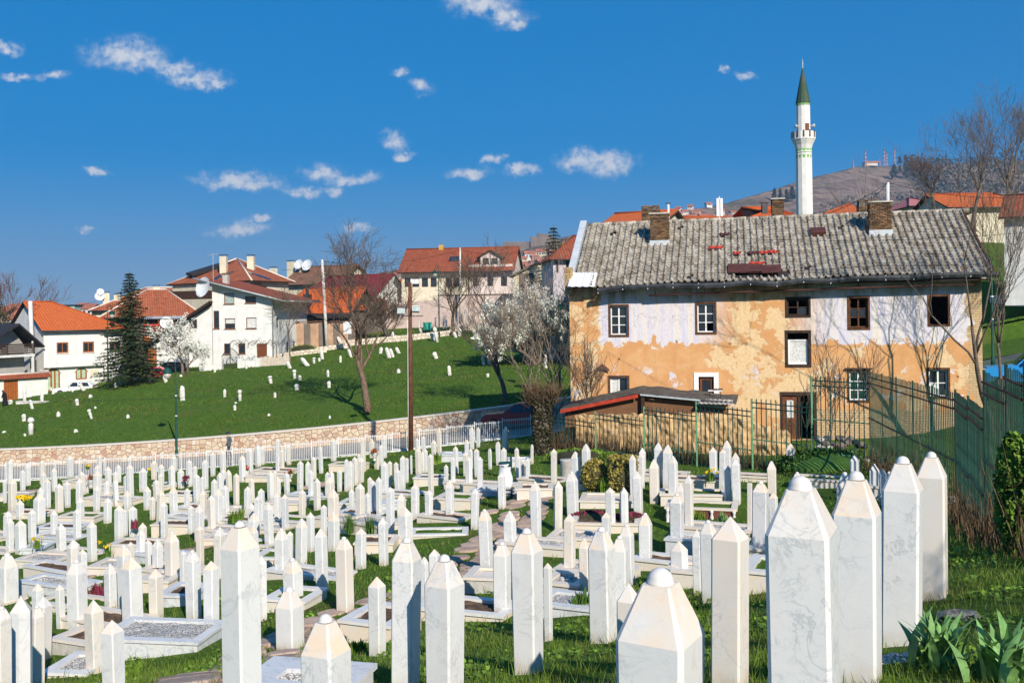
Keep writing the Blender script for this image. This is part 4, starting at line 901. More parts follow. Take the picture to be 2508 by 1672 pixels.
def wall_poly(name, parent, mat, outer, holes=(), f=lambda a, b: Vector((a, 0, b)), inn=Vector((0, 1, 0)), reveal=.18, rmat=None):
    loops = [[Vector((a, b, 0)) for a, b in outer]] + [[Vector((x0, z0, 0)), Vector((x1, z0, 0)), Vector((x1, z1, 0)), Vector((x0, z1, 0))] for x0, z0, x1, z1 in holes]
    flat = [p for l in loops for p in l]; mb = MB(); vs = [f(p.x, p.y) for p in flat]
    fs = []
    for t in tessellate_polygon(loops):
        a, b, c = [vs[i] for i in t]; nrm = (b - a).cross(c - a)
        fs.append(tuple(t) if nrm.dot(inn) < 0 else tuple(reversed(t)))
    mb.add(vs, fs)
    for x0, z0, x1, z1 in holes:
        q = [f(x0, z0), f(x1, z0), f(x1, z1), f(x0, z1)]
        for k in range(4): mb.quad(q[k], q[(k+1) % 4], q[(k+1) % 4] + inn * reveal, q[k] + inn * reveal, 1 if rmat else 0)
    return mb.build(name, [mat] + ([rmat] if rmat else []), parent)
def window(parent, rect, fm, pm, nx=2, nz=1, fw=.07, mw=.045, dep=.12, missing=(), f=None, inn=Vector((0, 1, 0)), sill=None, name='window', pms=None, label=None):
    x0, z0, x1, z1 = rect; f = f or (lambda a, b: Vector((a, 0, b)))
    def slab(mb, xa, za, xb, zb, ya, yb):
        q = [f(xa, za), f(xb, za), f(xb, zb), f(xa, zb)]; vs = [p + inn * ya for p in q] + [p + inn * yb for p in q]
        mb.add(vs, [(3, 2, 1, 0), (4, 5, 6, 7), (0, 1, 5, 4), (1, 2, 6, 5), (2, 3, 7, 6), (3, 0, 4, 7)])
    mb = MB(); a, b = dep - .03, dep + .03
    slab(mb, x0, z0, x1, z0 + fw, a, b); slab(mb, x0, z1 - fw, x1, z1, a, b); slab(mb, x0, z0 + fw, x0 + fw, z1 - fw, a, b); slab(mb, x1 - fw, z0 + fw, x1, z1 - fw, a, b)
    gx = [(x0 + fw + (x1 - x0 - 2*fw) * i / nx) for i in range(nx + 1)]; gz_ = [(z0 + fw + (z1 - z0 - 2*fw) * i / nz) for i in range(nz + 1)]
    for g in gx[1:-1]: slab(mb, g - mw, z0 + fw, g + mw, z1 - fw, a + .003, b - .003)
    for g in gz_[1:-1]: slab(mb, x0 + fw, g - mw * .55, x1 - fw, g + mw * .55, a + .006, b - .006)
    wn = mb.build(name, fm, parent)
    if label: wn['label'] = label
    for i in range(nx):
        for j in range(nz):
            if (i, j) in missing: continue
            m1 = MB(); q = [f(gx[i], gz_[j]), f(gx[i+1], gz_[j]), f(gx[i+1], gz_[j+1]), f(gx[i], gz_[j+1])]; q = [p + inn * (dep + .012) for p in q]; m1.quad(*q)
            m1.build('pane', (pms or {}).get((i, j), pm), wn)
    if sill:
        m1 = MB(); slab(m1, x0 - .06, z0 - .07, x1 + .06, z0 - .005, -.08, dep); m1.build('sill', sill, wn)
    return wn
def roof_quad(mb, pts, th=.12, mi=0, umi=None):
    """eave-left, eave-right, ridge-right, ridge-left (or a triangle); uv in metres along and up the slope"""
    pts = [Vector(p) for p in pts]; ex = (pts[1] - pts[0]).normalized(); nrm = ex.cross(pts[-1] - pts[0]).normalized(); up = nrm.cross(ex)
    uv = [((p - pts[0]).dot(ex), (p - pts[0]).dot(up)) for p in pts]; n = len(pts)
    mb.add(pts, [tuple(range(n))], mi, [uv]); lo = [p - nrm * th for p in pts]
    mb.add(lo, [tuple(reversed(range(n)))], mi if umi is None else umi)
    for k in range(n): mb.quad(pts[k], lo[k], lo[(k+1) % n], pts[(k+1) % n], mi if umi is None else umi)
def bricks(mb, cx, cy, w, d, z0, z1, rnd, bh=.075, bl=.23, ragged=.0):
    """a hollow-looking stack of single bricks round a core"""
    mb.span(cx - w/2 + .035, cx + w/2 - .035, cy - d/2 + .035, cy + d/2 - .035, z0, z1 - .05, 1)
    z = z0; row = 0
    while z < z1 - .02:
        for (ax, ln, fx) in (('x', w, -1), ('x', w, 1), ('y', d, -1), ('y', d, 1)):
            t = -ln / 2 + (0 if row % 2 else -bl / 2)
            while t < ln / 2 - .02:
                a, b = max(t, -ln / 2), min(t + bl, ln / 2)
                if b - a > .04 and not (z > z1 - ragged and rnd.random() < .5):
                    jit = rnd.uniform(-.03, .018); c = (a + b) / 2; s = b - a - .028
                    if ax == 'x': mb.box((cx + c, cy + fx * (d / 2 - .04 + jit), z + bh / 2), (s, .1, bh - .022))
                    else: mb.box((cx + fx * (w / 2 - .04 + jit), cy + c, z + bh / 2), (.1, s, bh - .022))
                t += bl
        z += bh; row += 1
def chimney(parent, c, w, d, h, rnd, cap=True, base=None, ragged=0.0, name='chimney', bmat=None):
    mb = MB(); bricks(mb, 0, 0, w, d, 0, h, rnd, ragged=ragged); o = tag(mb.build(name, [bmat or BRICK, PLASTER_DARK], parent), kind='stuff'); o.location = c
    if cap: m1 = MB(); m1.box((0, 0, h + .035), (w + .12, d + .12, .07)); m1.build('cap_slab', CONCRETE, o)
    if base: m1 = MB(); m1.box((0, 0, base / 2 - .35), (w + .07, d + .07, base + .7)); m1.build('flashing', ZINC, o)
    return o

# ------------------------------------------------------------------ derelict ochre house
rd = random.Random(21)
DF = Fac(1395, 48.0, 2405, 44.0, -6.6); DL = DF.len; DH = 8.0
house = tag(empty('derelict_house', DF.O, DF.rz), 'long derelict ochre house with peeling lavender paint and mossy grey tiled roof', 'house')
DMAT = derelict(DL, DH)
def zr(x0, y0, x1, y1): return DF.rect(1380 + x0 * .4796, 480 + y0 * .4796, 1380 + x1 * .4796, 480 + y1 * .4796)
WIN = {'a': zr(232, 558, 333, 715), 'b': zr(675, 545, 780, 702), 'c': zr(1135, 520, 1260, 615), 'd': zr(1452, 515, 1563, 678), 'e': zr(1862, 508, 1972, 660), 'f': zr(1135, 692, 1262, 868),
       'g': zr(230, 920, 335, 1040), 'h': zr(690, 922, 770, 1060), 'i': zr(1452, 888, 1563, 1050), 'j': zr(1858, 880, 1972, 1030)}
dx0, dz0 = DF.L(1911, 1075); dx1, dz1 = DF.L(1999, 962)
holes = list(WIN.values()) + [(dx0, dz0, dx1, dz1)]
EZ0, EZ1 = P(1512, 701.6, 46.9).z - DF.O.z, P(2430, 664.6, 43.0).z - DF.O.z
def ez(x): return EZ0 + (EZ1 - EZ0) * x / DL
wall_poly('front_wall', house, DMAT, [(0, -.8), (DL, -.8), (DL, ez(DL) + .35), (0, ez(0) + .35)], holes, reveal=.3)
RY, OV = 4.9, .78
RZ0, RZ1 = P(1415, 552, 52.4).z - DF.O.z, P(2360, 518, 48.8).z - DF.O.z
def rzg(x): return RZ0 + (RZ1 - RZ0) * x / DL
for xe, sg in ((0.0, -1), (DL, 1)):
    e0 = ez(xe)
    wall_poly('side_wall', house, DMAT if sg < 0 else ADOBE, [(0, -.8), (2 * RY, -.8), (2 * RY, e0 + .3), (RY, rzg(xe) - .1), (0, e0 + .3)], f=lambda a, b, xe=xe: Vector((xe, a, b)), inn=Vector((-sg, 0, 0)))
wall_poly('back_wall', house, ADOBE, [(0, -.8), (DL, -.8), (DL, ez(DL) + .3), (0, ez(0) + .3)], f=lambda a, b: Vector((a, 2 * RY, b)), inn=Vector((0, -1, 0)))
for (x0, z0, x1, z1) in holes:                        # dark rooms behind the openings
    a, b, c, d = (x0 - .3, x1 + .3, z0 - .3, z1 + .3); y0, y1 = .31, 2.2; mb = MB()
    mb.add([(a, y0, c), (b, y0, c), (b, y0, d), (a, y0, d), (a, y1, c), (b, y1, c), (b, y1, d), (a, y1, d)], [(4, 5, 6, 7), (0, 1, 5, 4), (1, 2, 6, 5), (2, 3, 7, 6), (3, 0, 4, 7)])
    mb.build('dark_interior', VOID, house)
def outer(rect, mat, w=.10, name='outer_frame', p=.03, parent=house):
    x0, z0, x1, z1 = rect; mb = MB()
    mb.span(x0 - w * .3, x1 + w * .3, -p, .10, z0 - w * .4, z0 + w * .5); mb.span(x0 - w * .3, x1 + w * .3, -p, .10, z1 - w * .5, z1 + w * .4)
    mb.span(x0 - w * .3, x0 + w * .6, -p + .003, .097, z0 + w * .5, z1 - w * .5); mb.span(x1 - w * .6, x1 + w * .3, -p + .003, .097, z0 + w * .5, z1 - w * .5)
    return mb.build(name, mat, parent)
def inset(r, k): return (r[0] + k, r[1] + k, r[2] - k, r[3] - k)
for key, fm, pm, nx, nz, miss in (('a', WHITE_PAINT, GLASS, 2, 3, ()), ('b', WHITE_PAINT, GLASS, 2, 3, ((1, 0),)), ('c', WOOD_DARK, GLASS, 2, 2, ((0, 1), (1, 1), (0, 0))),
        ('d', WOOD_OLD, GLASS, 2, 3, ((0, 2), (1, 2), (0, 0), (1, 0))), ('i', WHITE_PAINT, GLASS_GREEN, 2, 3, ()), ('j', WHITE_PAINT, GLASS, 2, 2, ()), ('g', WHITE_PAINT, GLASS, 2, 1, ())):
    window(house, inset(WIN[key], .07), fm, pm, nx, nz, .055, .035, .14, miss, pms={(0, 0): CURTAIN} if key in 'gj' else None)
    outer(WIN[key], WOOD_DARK if key == 'c' else WOOD_OLD)
outer(WIN['e'], WOOD_OLD); outer(WIN['f'], WOOD_DARK, .14)
r = WIN['f']; window(house, (r[0] + .10, r[1] + .08, r[2] - .10, r[3] - .38), WHITE_PAINT, CURTAIN, 1, 1, .07, .03, .12)
r = WIN['h']; window(house, inset(r, .06), WOOD_BROWN, GLASS, 1, 1, .10, .03, .14)
mb = MB(); x0, z0, x1, z1 = r; mb.span(x0 - .22, x0, -.035, .02, z0, z1 + .20); mb.span(x1, x1 + .22, -.035, .02, z0, z1 + .20); mb.span(x0, x1, -.035, .02, z1, z1 + .20); mb.build('white_surround', WHITE_PAINT, house)
for key in 'i':                                                 # little lead-covered hood
    x0, z0, x1, z1 = WIN[key]; mb = MB(); mb.span(x0 - .12, x1 + .12, -.16, .05, z1 + .03, z1 + .10); mb.build('window_hood', WOOD_DARK, house)
# doorway: panelled leaf half open with small curtained window
mb = MB(); mb.span(dx0, dx0 + .12, 0, .2, dz0, dz1); mb.span(dx1 - .12, dx1, 0, .2, dz0, dz1); mb.span(dx0, dx1, -.02, .2, dz1 - .12, dz1 + .05); mb.span(dx0 + (dx1 - dx0) * .5, dx0 + (dx1 - dx0) * .55, .02, .2, dz0, dz1 - .12); dfm = mb.build('door_frame', WOOD_DARK, house)
mb = MB(); mb.span(dx0 + .13, dx0 + (dx1 - dx0) * .5 - .01, .08, .13, dz0, dz1 - .13); dl = mb.build('door', WOOD_BROWN, house)
mb = MB(); mb.span(dx0 + .32, dx0 + (dx1 - dx0) * .5 - .2, .06, .085, dz0 + 1.0, dz1 - .35); mb.build('door_window', CURTAIN, dl)
for zz in (.25, .6):
    mb = MB(); mb.span(dx0 + .28, dx0 + (dx1 - dx0) * .5 - .16, .068, .082, dz0 + zz, dz0 + zz + .28); mb.build('door_panel', WOOD_OLD, dl)
# roof deck and tiles
def rpt(x, t, lift=0.0):
    e, g = Vector((x, -OV, ez(x))), Vector((x, RY, rzg(x))); p = e.lerp(g, t)
    sag = -.09 * math.sin(math.pi * t) * (.6 + .4 * math.sin(x * 1.1 + .5)) - .05 * math.sin(x * .8) * (1 - t)
    n = Vector((0, -(g.z - e.z), g.y - e.y)).normalized(); return p + Vector((0, 0, sag)) + n * lift
NXT, NYT = 59, 22; XA, XB = .30, DL + .28; TW = (XB - XA) / NXT
mb = MB(); vs = [rpt(XA + (XB - XA) * i / 30, j / 10, -.03) for j in range(11) for i in range(31)]
mb.add(vs, [(j*31+i, j*31+i+1, (j+1)*31+i+1, (j+1)*31+i) for j in range(10) for i in range(30)])
mb.quad((XA, RY, rzg(0) - .03), (XB, RY, rzg(DL) - .03), (XB, 2 * RY + .5, ez(DL) - .1), (XA, 2 * RY + .5, ez(0) - .1)); mb.build('roof_deck', SLATE, house)
slope_len = math.hypot(RY + OV, rzg(5) - ez(5)); TLN = slope_len / NYT
prof = [(0, .0), (.42, .0), (.52, .014), (.60, .055), (.70, .105), (.80, .122), (.90, .105), (1.0, .055), (1.07, .01)]
tm = MB(); np_ = len(prof); vs = []
for (yy, zz) in ((-.02, .052), (TLN + .03, .0)):
    for (a, h) in prof: vs.append((a * TW, yy, h + zz))
for (a, h) in prof: vs.append((a * TW, -.02, max(h - .03, -.01) + .005))
tm.add(vs, [(k, k+1, np_+k+1, np_+k) for k in range(np_-1)] + [(2*np_+k, 2*np_+k+1, k+1, k) for k in range(np_-1)], 0, None, False)
TILE = tm.mesh('roof_tile', OLDTILE); TV = np.array(tm.v); TF = tm.f
METAL_PATCH = [(1345, 845, 1465, 930), (1465, 845, 1670, 925), (1670, 850, 1850, 935)]
restV, restF = [], []; cnt = 0
for j in range(NYT):
    for i in range(NXT):
        x = XA + TW * i; t = j / NYT
        if i < 2 and j < 4: continue
        if 24 <= i <= 31 and j in (1, 2): continue                                   # blown off, patched with sheet
        if rd.random() < .004: continue
        p = rpt(x, t, .0); ex = (rpt(x + TW, t) - p).normalized(); ey = (rpt(x, t + 1 / NYT) - p).normalized(); en = ex.cross(ey).normalized(); ey = en.cross(ex)
        rt = rd.gauss(0, .018); ex2 = (ex * math.cos(rt) + ey * math.sin(rt)); ey2 = en.cross(ex2)
        p = p + ex * rd.gauss(0, .008) + ey * rd.gauss(0, .014) + en * rd.uniform(0, .012)
        if rd.random() < .012: p += ey * rd.uniform(-.12, .0) + en * .03
        Mx = Matrix((ex2, ey2, en)).transposed().to_4x4(); Mx.translation = p
        if cnt < 300 and j < 6:
            o = obj('roof_tile', TILE, house); o.matrix_local = Mx; cnt += 1
        else:
            A = np.array(Mx); q = TV @ A[:3, :3].T + A[:3, 3]; b = len(restV) * len(TV); restV.append(q); restF += [[b + k for k in f] for f in TF]
me = bpy.data.meshes.new('roof_tiles'); me.from_pydata(np.concatenate(restV).tolist(), [], restF); me.materials.append(OLDTILE); tag(obj('roof_tiles', me, house), kind='stuff')
for i in range(NXT // 2 + 1):                                                          # ridge caps
    x = XA + i * TW * 2; mb = MB(); mb.path([Vector((x, RY, rzg(x) + .03)), Vector((x + TW * 2.1, RY, rzg(x + TW * 2) + .045))], [.11, .125], 8); mb.build('ridge_tile', OLDTILE, house)
def on_roof(u, v):
    """point of the front slope seen at a pixel"""
    best = None
    for k in range(200):
        t = k / 199; lo, hi = None, None
        x = DF.L(u, v, -OV + t * (RY + OV)); z = rpt(x[0], t).z
        if best is None or abs(x[1] - z) < best[0]: best = (abs(x[1] - z), x[0], t)
    return best[1], best[2]
def z3(x, y): return (1440 + x * .2551, 440 + y * .2551)
for (x0, y0, x1, y1) in METAL_PATCH:
    a, ta = on_roof(*z3(x0, y1)); b, tb = on_roof(*z3(x1, y0)); mb = MB(); k = rd.uniform(-.03, .03)
    roof_quad(mb, [rpt(a, ta, .20), rpt(b, ta + k * .3, .22), rpt(b, tb, .21), rpt(a, tb + k * .5, .22)], .01); mb.build('metal_patch', CLAD, house)
for (x, y, wd) in ((1430, 735, .3), (1580, 735, .4), (1690, 728, .4), (1780, 722, .35), (1620, 835, .6), (1230, 680, .6), (1310, 555, .4)):
    a, ta = on_roof(*z3(x, y)); mb = MB()
    vs = []
    for kx in range(6):
        h = .15 + .06 * (kx % 2); wb = wd * 1.25; vs += [rpt(a + wb * (kx / 5 - .5), ta - .018, h), rpt(a + wb * (kx / 5 - .5), ta + .020, h + .02)]
    mb.add(vs, [(2*k, 2*k+2, 2*k+3, 2*k+1) for k in range(5)]); mb.build('broken_red_tile', RED_EDGE if x not in (1580, 1310) else CLAD, house)
a, ta = on_roof(*z3(2140, 545)); mb = MB(); c = rpt(a + .35, ta + .03, .12); mb.box(c, (.72, .6, .26), 0, 0, Matrix.Rotation(.52, 3, 'X')); mb.build('roof_hatch', CLAD, house)
# white corrugated sheet at the broken corner, zinc-clad parapet, brick stub
mb = MB(); n_ = 13; vs = []
for k in range(n_):
    xx = .06 + 1.30 * k / (n_ - 1); h = .10 + (.035 if k % 3 == 1 else 0); vs += [rpt(xx, -.02, h), rpt(xx, .20, h + .03)]
mb.add(vs, [(2*k, 2*k+2, 2*k+3, 2*k+1) for k in range(n_ - 1)]); mb.build('corrugated_sheet', WHITE_METAL, house)
mb = MB(); e = rpt(.05, .2); g = rpt(.05, 1.0); w_ = .34
vs = [e + Vector((-w_/2, 0, -.4)), e + Vector((w_/2, 0, -.4)), e + Vector((w_/2, 0, .22)), e + Vector((-w_/2, 0, .22)), g + Vector((-w_/2, .1, -.4)), g + Vector((w_/2, .1, -.4)), g + Vector((w_/2, .1, .30)), g + Vector((-w_/2, .1, .30))]
mb.add(vs, [(0, 1, 2, 3), (7, 6, 5, 4), (0, 4, 5, 1), (1, 5, 6, 2), (2, 6, 7, 3), (3, 7, 4, 0)]); mb.build('parapet_cladding', ZINC, house)
mb = MB(); bricks(mb, -.0, -.05, .36, .5, ez(0) - .35, ez(0) + .95, rd); tag(mb.build('corner_bricks', [ADOBE, PLASTER_DARK], house), kind='stuff')
mb = MB(); bricks(mb, DL - .6, RY + 1.4, 1.5, 1.2, rzg(DL) - 2.0, rzg(DL) - .12, rd); tag(mb.build('gable_bricks', [BRICK, PLASTER_DARK], house), kind='stuff')
mb = MB(); mb.box((DL - .4, RY + 1.3, rzg(DL) - .02), (2.6, 1.7, .09)); mb.build('flat_roof', SLATE, house)
mb = MB(); mb.add([rpt(XB - .02, 0, -.05), rpt(XB - .02, 1, -.05), rpt(XB - .02, 1, .14), rpt(XB - .02, 0, .14), rpt(XB + .06, 0, -.05), rpt(XB + .06, 1, -.05), rpt(XB + .06, 1, .14), rpt(XB + .06, 0, .14)],
        [(3, 2, 1, 0), (4, 5, 6, 7), (0, 1, 5, 4), (2, 3, 7, 6), (1, 2, 6, 5), (0, 4, 7, 3)]); mb.build('verge_board', CLAD, house)
# gutter in sagging lengths, its brown down-feed pipe and brackets, soffit
NG = 15; gp = [Vector((1.5 + (DL + .5 - 1.5) * k / NG, -OV - .05, ez(1.5 + (DL - 1.5) * k / NG) - .10 + (-.14 if k == 0 else rd.uniform(-.06, .03)))) for k in range(NG + 1)]
gp[7].z -= .07
for k in range(NG):
    a, b = gp[k], gp[k+1] + Vector((.03, 0, 0)); mb = MB(); sec = [(-.09, .12), (-.10, 0), (-.06, -.12), (.06, -.12), (.10, 0), (.10, .10)]
    vs = [a + Vector((0, y, z)) for y, z in sec] + [b + Vector((0, y, z)) for y, z in sec]; mb.add(vs, [(i, i+1, i+7, i+6) for i in range(5)] + [(0, 6, 11, 5)]); mb.build('gutter_length', GUTTER_M, house)
    mb = MB(); mb.add([a + Vector((.03 + dx, -.105 + (.03 if z < 0 else .008), z)) for z in (.125, -.125) for dx in (-.02, .02)], [(0, 1, 3, 2)]); mb.build('gutter_clip', ZINC, house)
pz = lambda x: ez(x) - .52
mb = MB(); mb.path([Vector((3.9 + 14.4 * k / 12, -.52, pz(3.9 + 14.4 * k / 12) + .02 * (k % 2))) for k in range(13)], [.045] * 13, 6); mb.build('eaves_pipe', CLAD, house)
for k in range(7):
    x = 4.2 + 2.3 * k; mb = MB(); mb.bar((x, -.52, pz(x) - .07), (x, -.52, pz(x) + .3), .018); mb.bar((x, -.52, pz(x) + .0), (x, 0, pz(x) + .15), .018); mb.build('pipe_bracket', CLAD, house)
mb = MB(); mb.span(1.6, DL + .2, -OV + .02, .02, ez(9) - .20, ez(9) - .14); mb.build('soffit', WOOD_DARK, house)
for xw in (6.6, 13.2):                                                                  # snow guard wire on the lower tiles
    mb = MB(); mb.path([rpt(xw - 4.4 + .8 * k, .05, .26 + .02 * (k % 2)) for k in range(12)], [.012] * 12, 3)
    for k in range(12): mb.bar(rpt(xw - 4.4 + .8 * k, .03, .08), rpt(xw - 4.4 + .8 * k, .05, .27), .012, n=3)
    mb.build('snow_guard', RUST, house)
# chimneys on the roof
for (u, v, w_, d_, h_, capd, bs) in ((1615.5, 603, .92, .75, 1.75, True, .42), (2158, 578, 1.02, .8, 1.75, True, .42)):
    a, ta = on_roof(u, v); p = rpt(a, ta); chimney(house, p + Vector((0, .38, -.12)), w_, d_, h_, rd, capd, bs)
for (u, vt, vb, d_, w_, rg) in ((1594, 504, 552, 54.5, .95, .3), (1905, 490, 540, 52.5, .62, .0), (2125, 490, 525, 52.0, 1.0, .4)):
    p = P(u, vb, d_); q = P(u, vt, d_); lp = DF.O; rel = p - lp; c = Vector((rel.dot(DF.x), rel.dot(DF.y), rel.z - .8)); chimney(house, c, w_, .75, q.z - p.z + .8, rd, u == 1905, .9, rg, bmat=BRICK)
mb = MB(); p = P(1456, 908, 47.6) - DF.O; c = Vector((p.dot(DF.x), -.12, p.z)); mb.quad(c + Vector((-.05, 0, -.2)), c + Vector((.35, -.12, .15)), c + Vector((.4, -.1, .35)), c + Vector((.05, 0, .1))); mb.quad(c + Vector((.35, -.12, .15)), c + Vector((.75, 0, -.05)), c + Vector((.7, 0, .1)), c + Vector((.4, -.1, .35))); mb.build('bent_metal_sheet', CLAD, house)

# ------------------------------------------------------------------ lean-to shed with felt roof and red edge
SF = Fac(1382, 45.6, 1800, 43.6, -6.6)
shed = tag(empty('lean_to_shed', SF.O, SF.rz), 'low brown shed with sagging tar-felt roof and red painted edge below the ochre house', 'shed')
def sp(u, v): return SF.L(u, v)
e0, pk_, e1 = sp(1384, 1000), sp(1565, 962), sp(1795, 988)
wall_poly('shed_wall', shed, BROWN_WALL, [(e0[0], 0), (e1[0] - .2, 0), (e1[0] - .2, e1[1] - .22), (pk_[0], pk_[1] - .16), (e0[0], e0[1] - .1)])
wall_poly('shed_side', shed, BROWN_WALL, [(0, 0), (2.2, 0), (2.2, e0[1] + .1), (0, e0[1] - .1)], f=lambda a, b: Vector((e0[0], a, b)), inn=Vector((1, 0, 0)))
mb = MB(); nxs, nys = 34, 8; vs = []
for j in range(nys + 1):
    for i in range(nxs + 1):
        x = e0[0] - .15 + (e1[0] + .3 - e0[0]) * i / nxs; z = (e0[1] + (pk_[1] - e0[1]) * (x - e0[0]) / (pk_[0] - e0[0])) if x < pk_[0] else (pk_[1] + (e1[1] - pk_[1]) * (x - pk_[0]) / (e1[0] - pk_[0]))
        y = -.30 + 2.75 * j / nys; vs.append((x, y, z + .04 + .13 * j / nys + rd.uniform(-.03, .03) - (.04 * math.sin(i * .9) if x > pk_[0] else 0)))
ro = len(vs); vs += [(x, y, z - .05) for x, y, z in vs]
mb.add(vs, [(j*(nxs+1)+i, j*(nxs+1)+i+1, (j+1)*(nxs+1)+i+1, (j+1)*(nxs+1)+i) for j in range(nys) for i in range(nxs)] + [(ro+i+1, ro+i, i, i+1) for i in range(nxs)] + [(ro+j*(nxs+1)+i, ro+(j+1)*(nxs+1)+i, ro+(j+1)*(nxs+1)+i+1, ro+j*(nxs+1)+i+1) for j in range(nys) for i in range(nxs)]); mb.build('felt_roof', TAR, shed)
mb = MB(); a, b = Vector((e0[0] - .15, -.36, e0[1] - .03)), Vector((pk_[0], -.36, pk_[1] - .02)); H_ = Vector((0, 0, .16)); mb.add([a - H_, b - H_, b, a, a - H_ + Vector((0, .05, 0)), b - H_ + Vector((0, .05, 0)), b + Vector((0, .05, 0)), a + Vector((0, .05, 0))], [(0, 1, 2, 3), (7, 6, 5, 4), (0, 4, 5, 1), (3, 2, 6, 7), (1, 5, 6, 2), (4, 0, 3, 7)]); mb.build('fascia_board', RED_EDGE, shed)
mb = MB(); mb.bar((pk_[0] + .2, -.2, 0), (pk_[0] + .2, -.2, pk_[1] - .1), .10); mb.build('post', WOOD_DARK, shed)
mb = MB(); mb.bar((pk_[0] + .1, -.33, pk_[1] - .05), (e1[0] - 1.4, -.33, e1[1] + .16), .05); mb.build('metal_edge', GALV, shed)
mb = MB(); x0 = e1[0] - 1.5; n_ = 16; vs = []
for k in range(n_): vs += [(x0 + 1.6 * k / n_, -.55, e1[1] + .02 - .03 * k / n_ + .03 * (k % 2)), (x0 + 1.6 * k / n_, .3, e1[1] + .16 - .03 * k / n_ + .03 * (k % 2))]
mb.add(vs, [(2*k, 2*k+2, 2*k+3, 2*k+1) for k in range(n_ - 1)]); mb.build('corrugated_edge', CONCRETE, shed)
tb = tag(empty('side_table', P(1752, 984, 45.0), SF.rz), 'small white table with bricks on the shed roof below the white-framed window', 'table')
mb = MB(); mb.box((0, 0, .52), (.62, .4, .035)); mb.build('table_top', WHITE_PAINT, tb)
for sx in (-.25, .25):
    for sy in (-.15, .15): mb = MB(); mb.bar((sx, sy, -.1), (sx, sy, .5), .015); mb.build('leg', DARK_METAL, tb)
tag((lambda m: (m.box((0, 0, .04), (.20, .1, .07)), m.box((.24, .02, .035), (.2, .1, .07), .2), m.build('loose_bricks', BRICK))[2])(MB()), 'two loose bricks lying on the small white table', 'bricks').location = P(1752, 984, 45.0) + Vector((0, 0, .54))

# ------------------------------------------------------------------ rough mud-brick yard wall
AF = Fac(1405, 44.2, 1930, 41.0, -7.0)
def mud(name, F_, x0, x1, top, label, cat='wall', th=.4):
    nx, nz = int((x1 - x0) / .065), 34; vs = []; mb = MB()
    tops = [top(x0 + (x1 - x0) * i / nx) + .05 * noise.noise((i * .31, 2, 0)) * 3 for i in range(nx + 1)]
    for j in range(nz + 1):
        for i in range(nx + 1):
            x = x0 + (x1 - x0) * i / nx; z = tops[i] * j / nz; y = .17 * noise.noise((x * 1.7, z * 1.1, 3)) + .11 * noise.noise((x * 6, z * 4, 9)); vs.append((x, y, z))
    fs = [(j*(nx+1)+i, j*(nx+1)+i+1, (j+1)*(nx+1)+i+1, (j+1)*(nx+1)+i) for j in range(nz) for i in range(nx)]
    b = len(vs); vs += [(vs[nz*(nx+1)+i][0], th, tops[i] - .03) for i in range(nx + 1)]; fs += [(nz*(nx+1)+i, nz*(nx+1)+i+1, b+i+1, b+i) for i in range(nx)]
    b2 = len(vs); vs += [(vs[i][0], th, 0) for i in range(nx + 1)]; fs += [(b+i, b+i+1, b2+i+1, b2+i) for i in range(nx)]
    fs += [tuple([j*(nx+1) for j in range(nz, -1, -1)] + [b2, b]), tuple([j*(nx+1)+nx for j in range(nz + 1)] + [b+nx, b2+nx])]
    mb.add(vs, fs); o = mb.build(name, ADOBE, None, F_.O, F_.rz); return tag(o, label, cat)
t0, t1 = AF.L(1407, 1016)[1], AF.L(1760, 1012)[1]
mud('mud_wall', AF, 0, AF.len, lambda x: t0 + (t1 - t0) * x / (AF.len * .7) if x < AF.len * .68 else t1 - .25 * (x - AF.len * .68), 'crumbling yellow mud-brick yard wall behind the green fence')
# ------------------------------------------------------------------ green bar fences
rf = random.Random(8)
posts = [(1346, 44.6, 1021, 1105), (1458, 42.2, 1014, 1097), (1577, 39.6, 1003, 1088), (1705, 37.2, 992, 1082), (1841, 35.0, 985, 1075), (1987, 33.2, 931, 1026), (2127, 32.0, 928, 1024)]
pts = [(P(u, vt, d), P(u, vl, d)) for u, d, vt, vl in posts]
bf = tag(empty('green_bar_fence', pts[0][0] - Vector((0, 0, 3))), 'stepped green bar fence in front of the mud wall at the end of the cemetery', 'fence'); BO = Vector(bf.location)
def fbar(parent, org, p0, p1, r, mat, name, n=4, sx=1.0): mb = MB(); mb.bar(p0 - org, p1 - org, r, n=n); return mb.build(name, mat, parent)
BARCACHE = {}
def barobj(parent, org, p, zlo, zhi, wx, wy, rz, mat, name='bar'):
    """one upright; uprights of the same size share their mesh"""
    key = (round(zhi - zlo, 1), wx, wy, mat.name)
    if key not in BARCACHE:
        mb = MB(); mb.span(-wx/2, wx/2, -wy/2, wy/2, 0, key[0]); BARCACHE[key] = mb.mesh('bar', mat)
    o = obj(name, BARCACHE[key], parent); o.location = Vector((p.x, p.y, zlo)) - org; o.rotation_euler = (0, 0, rz); return o
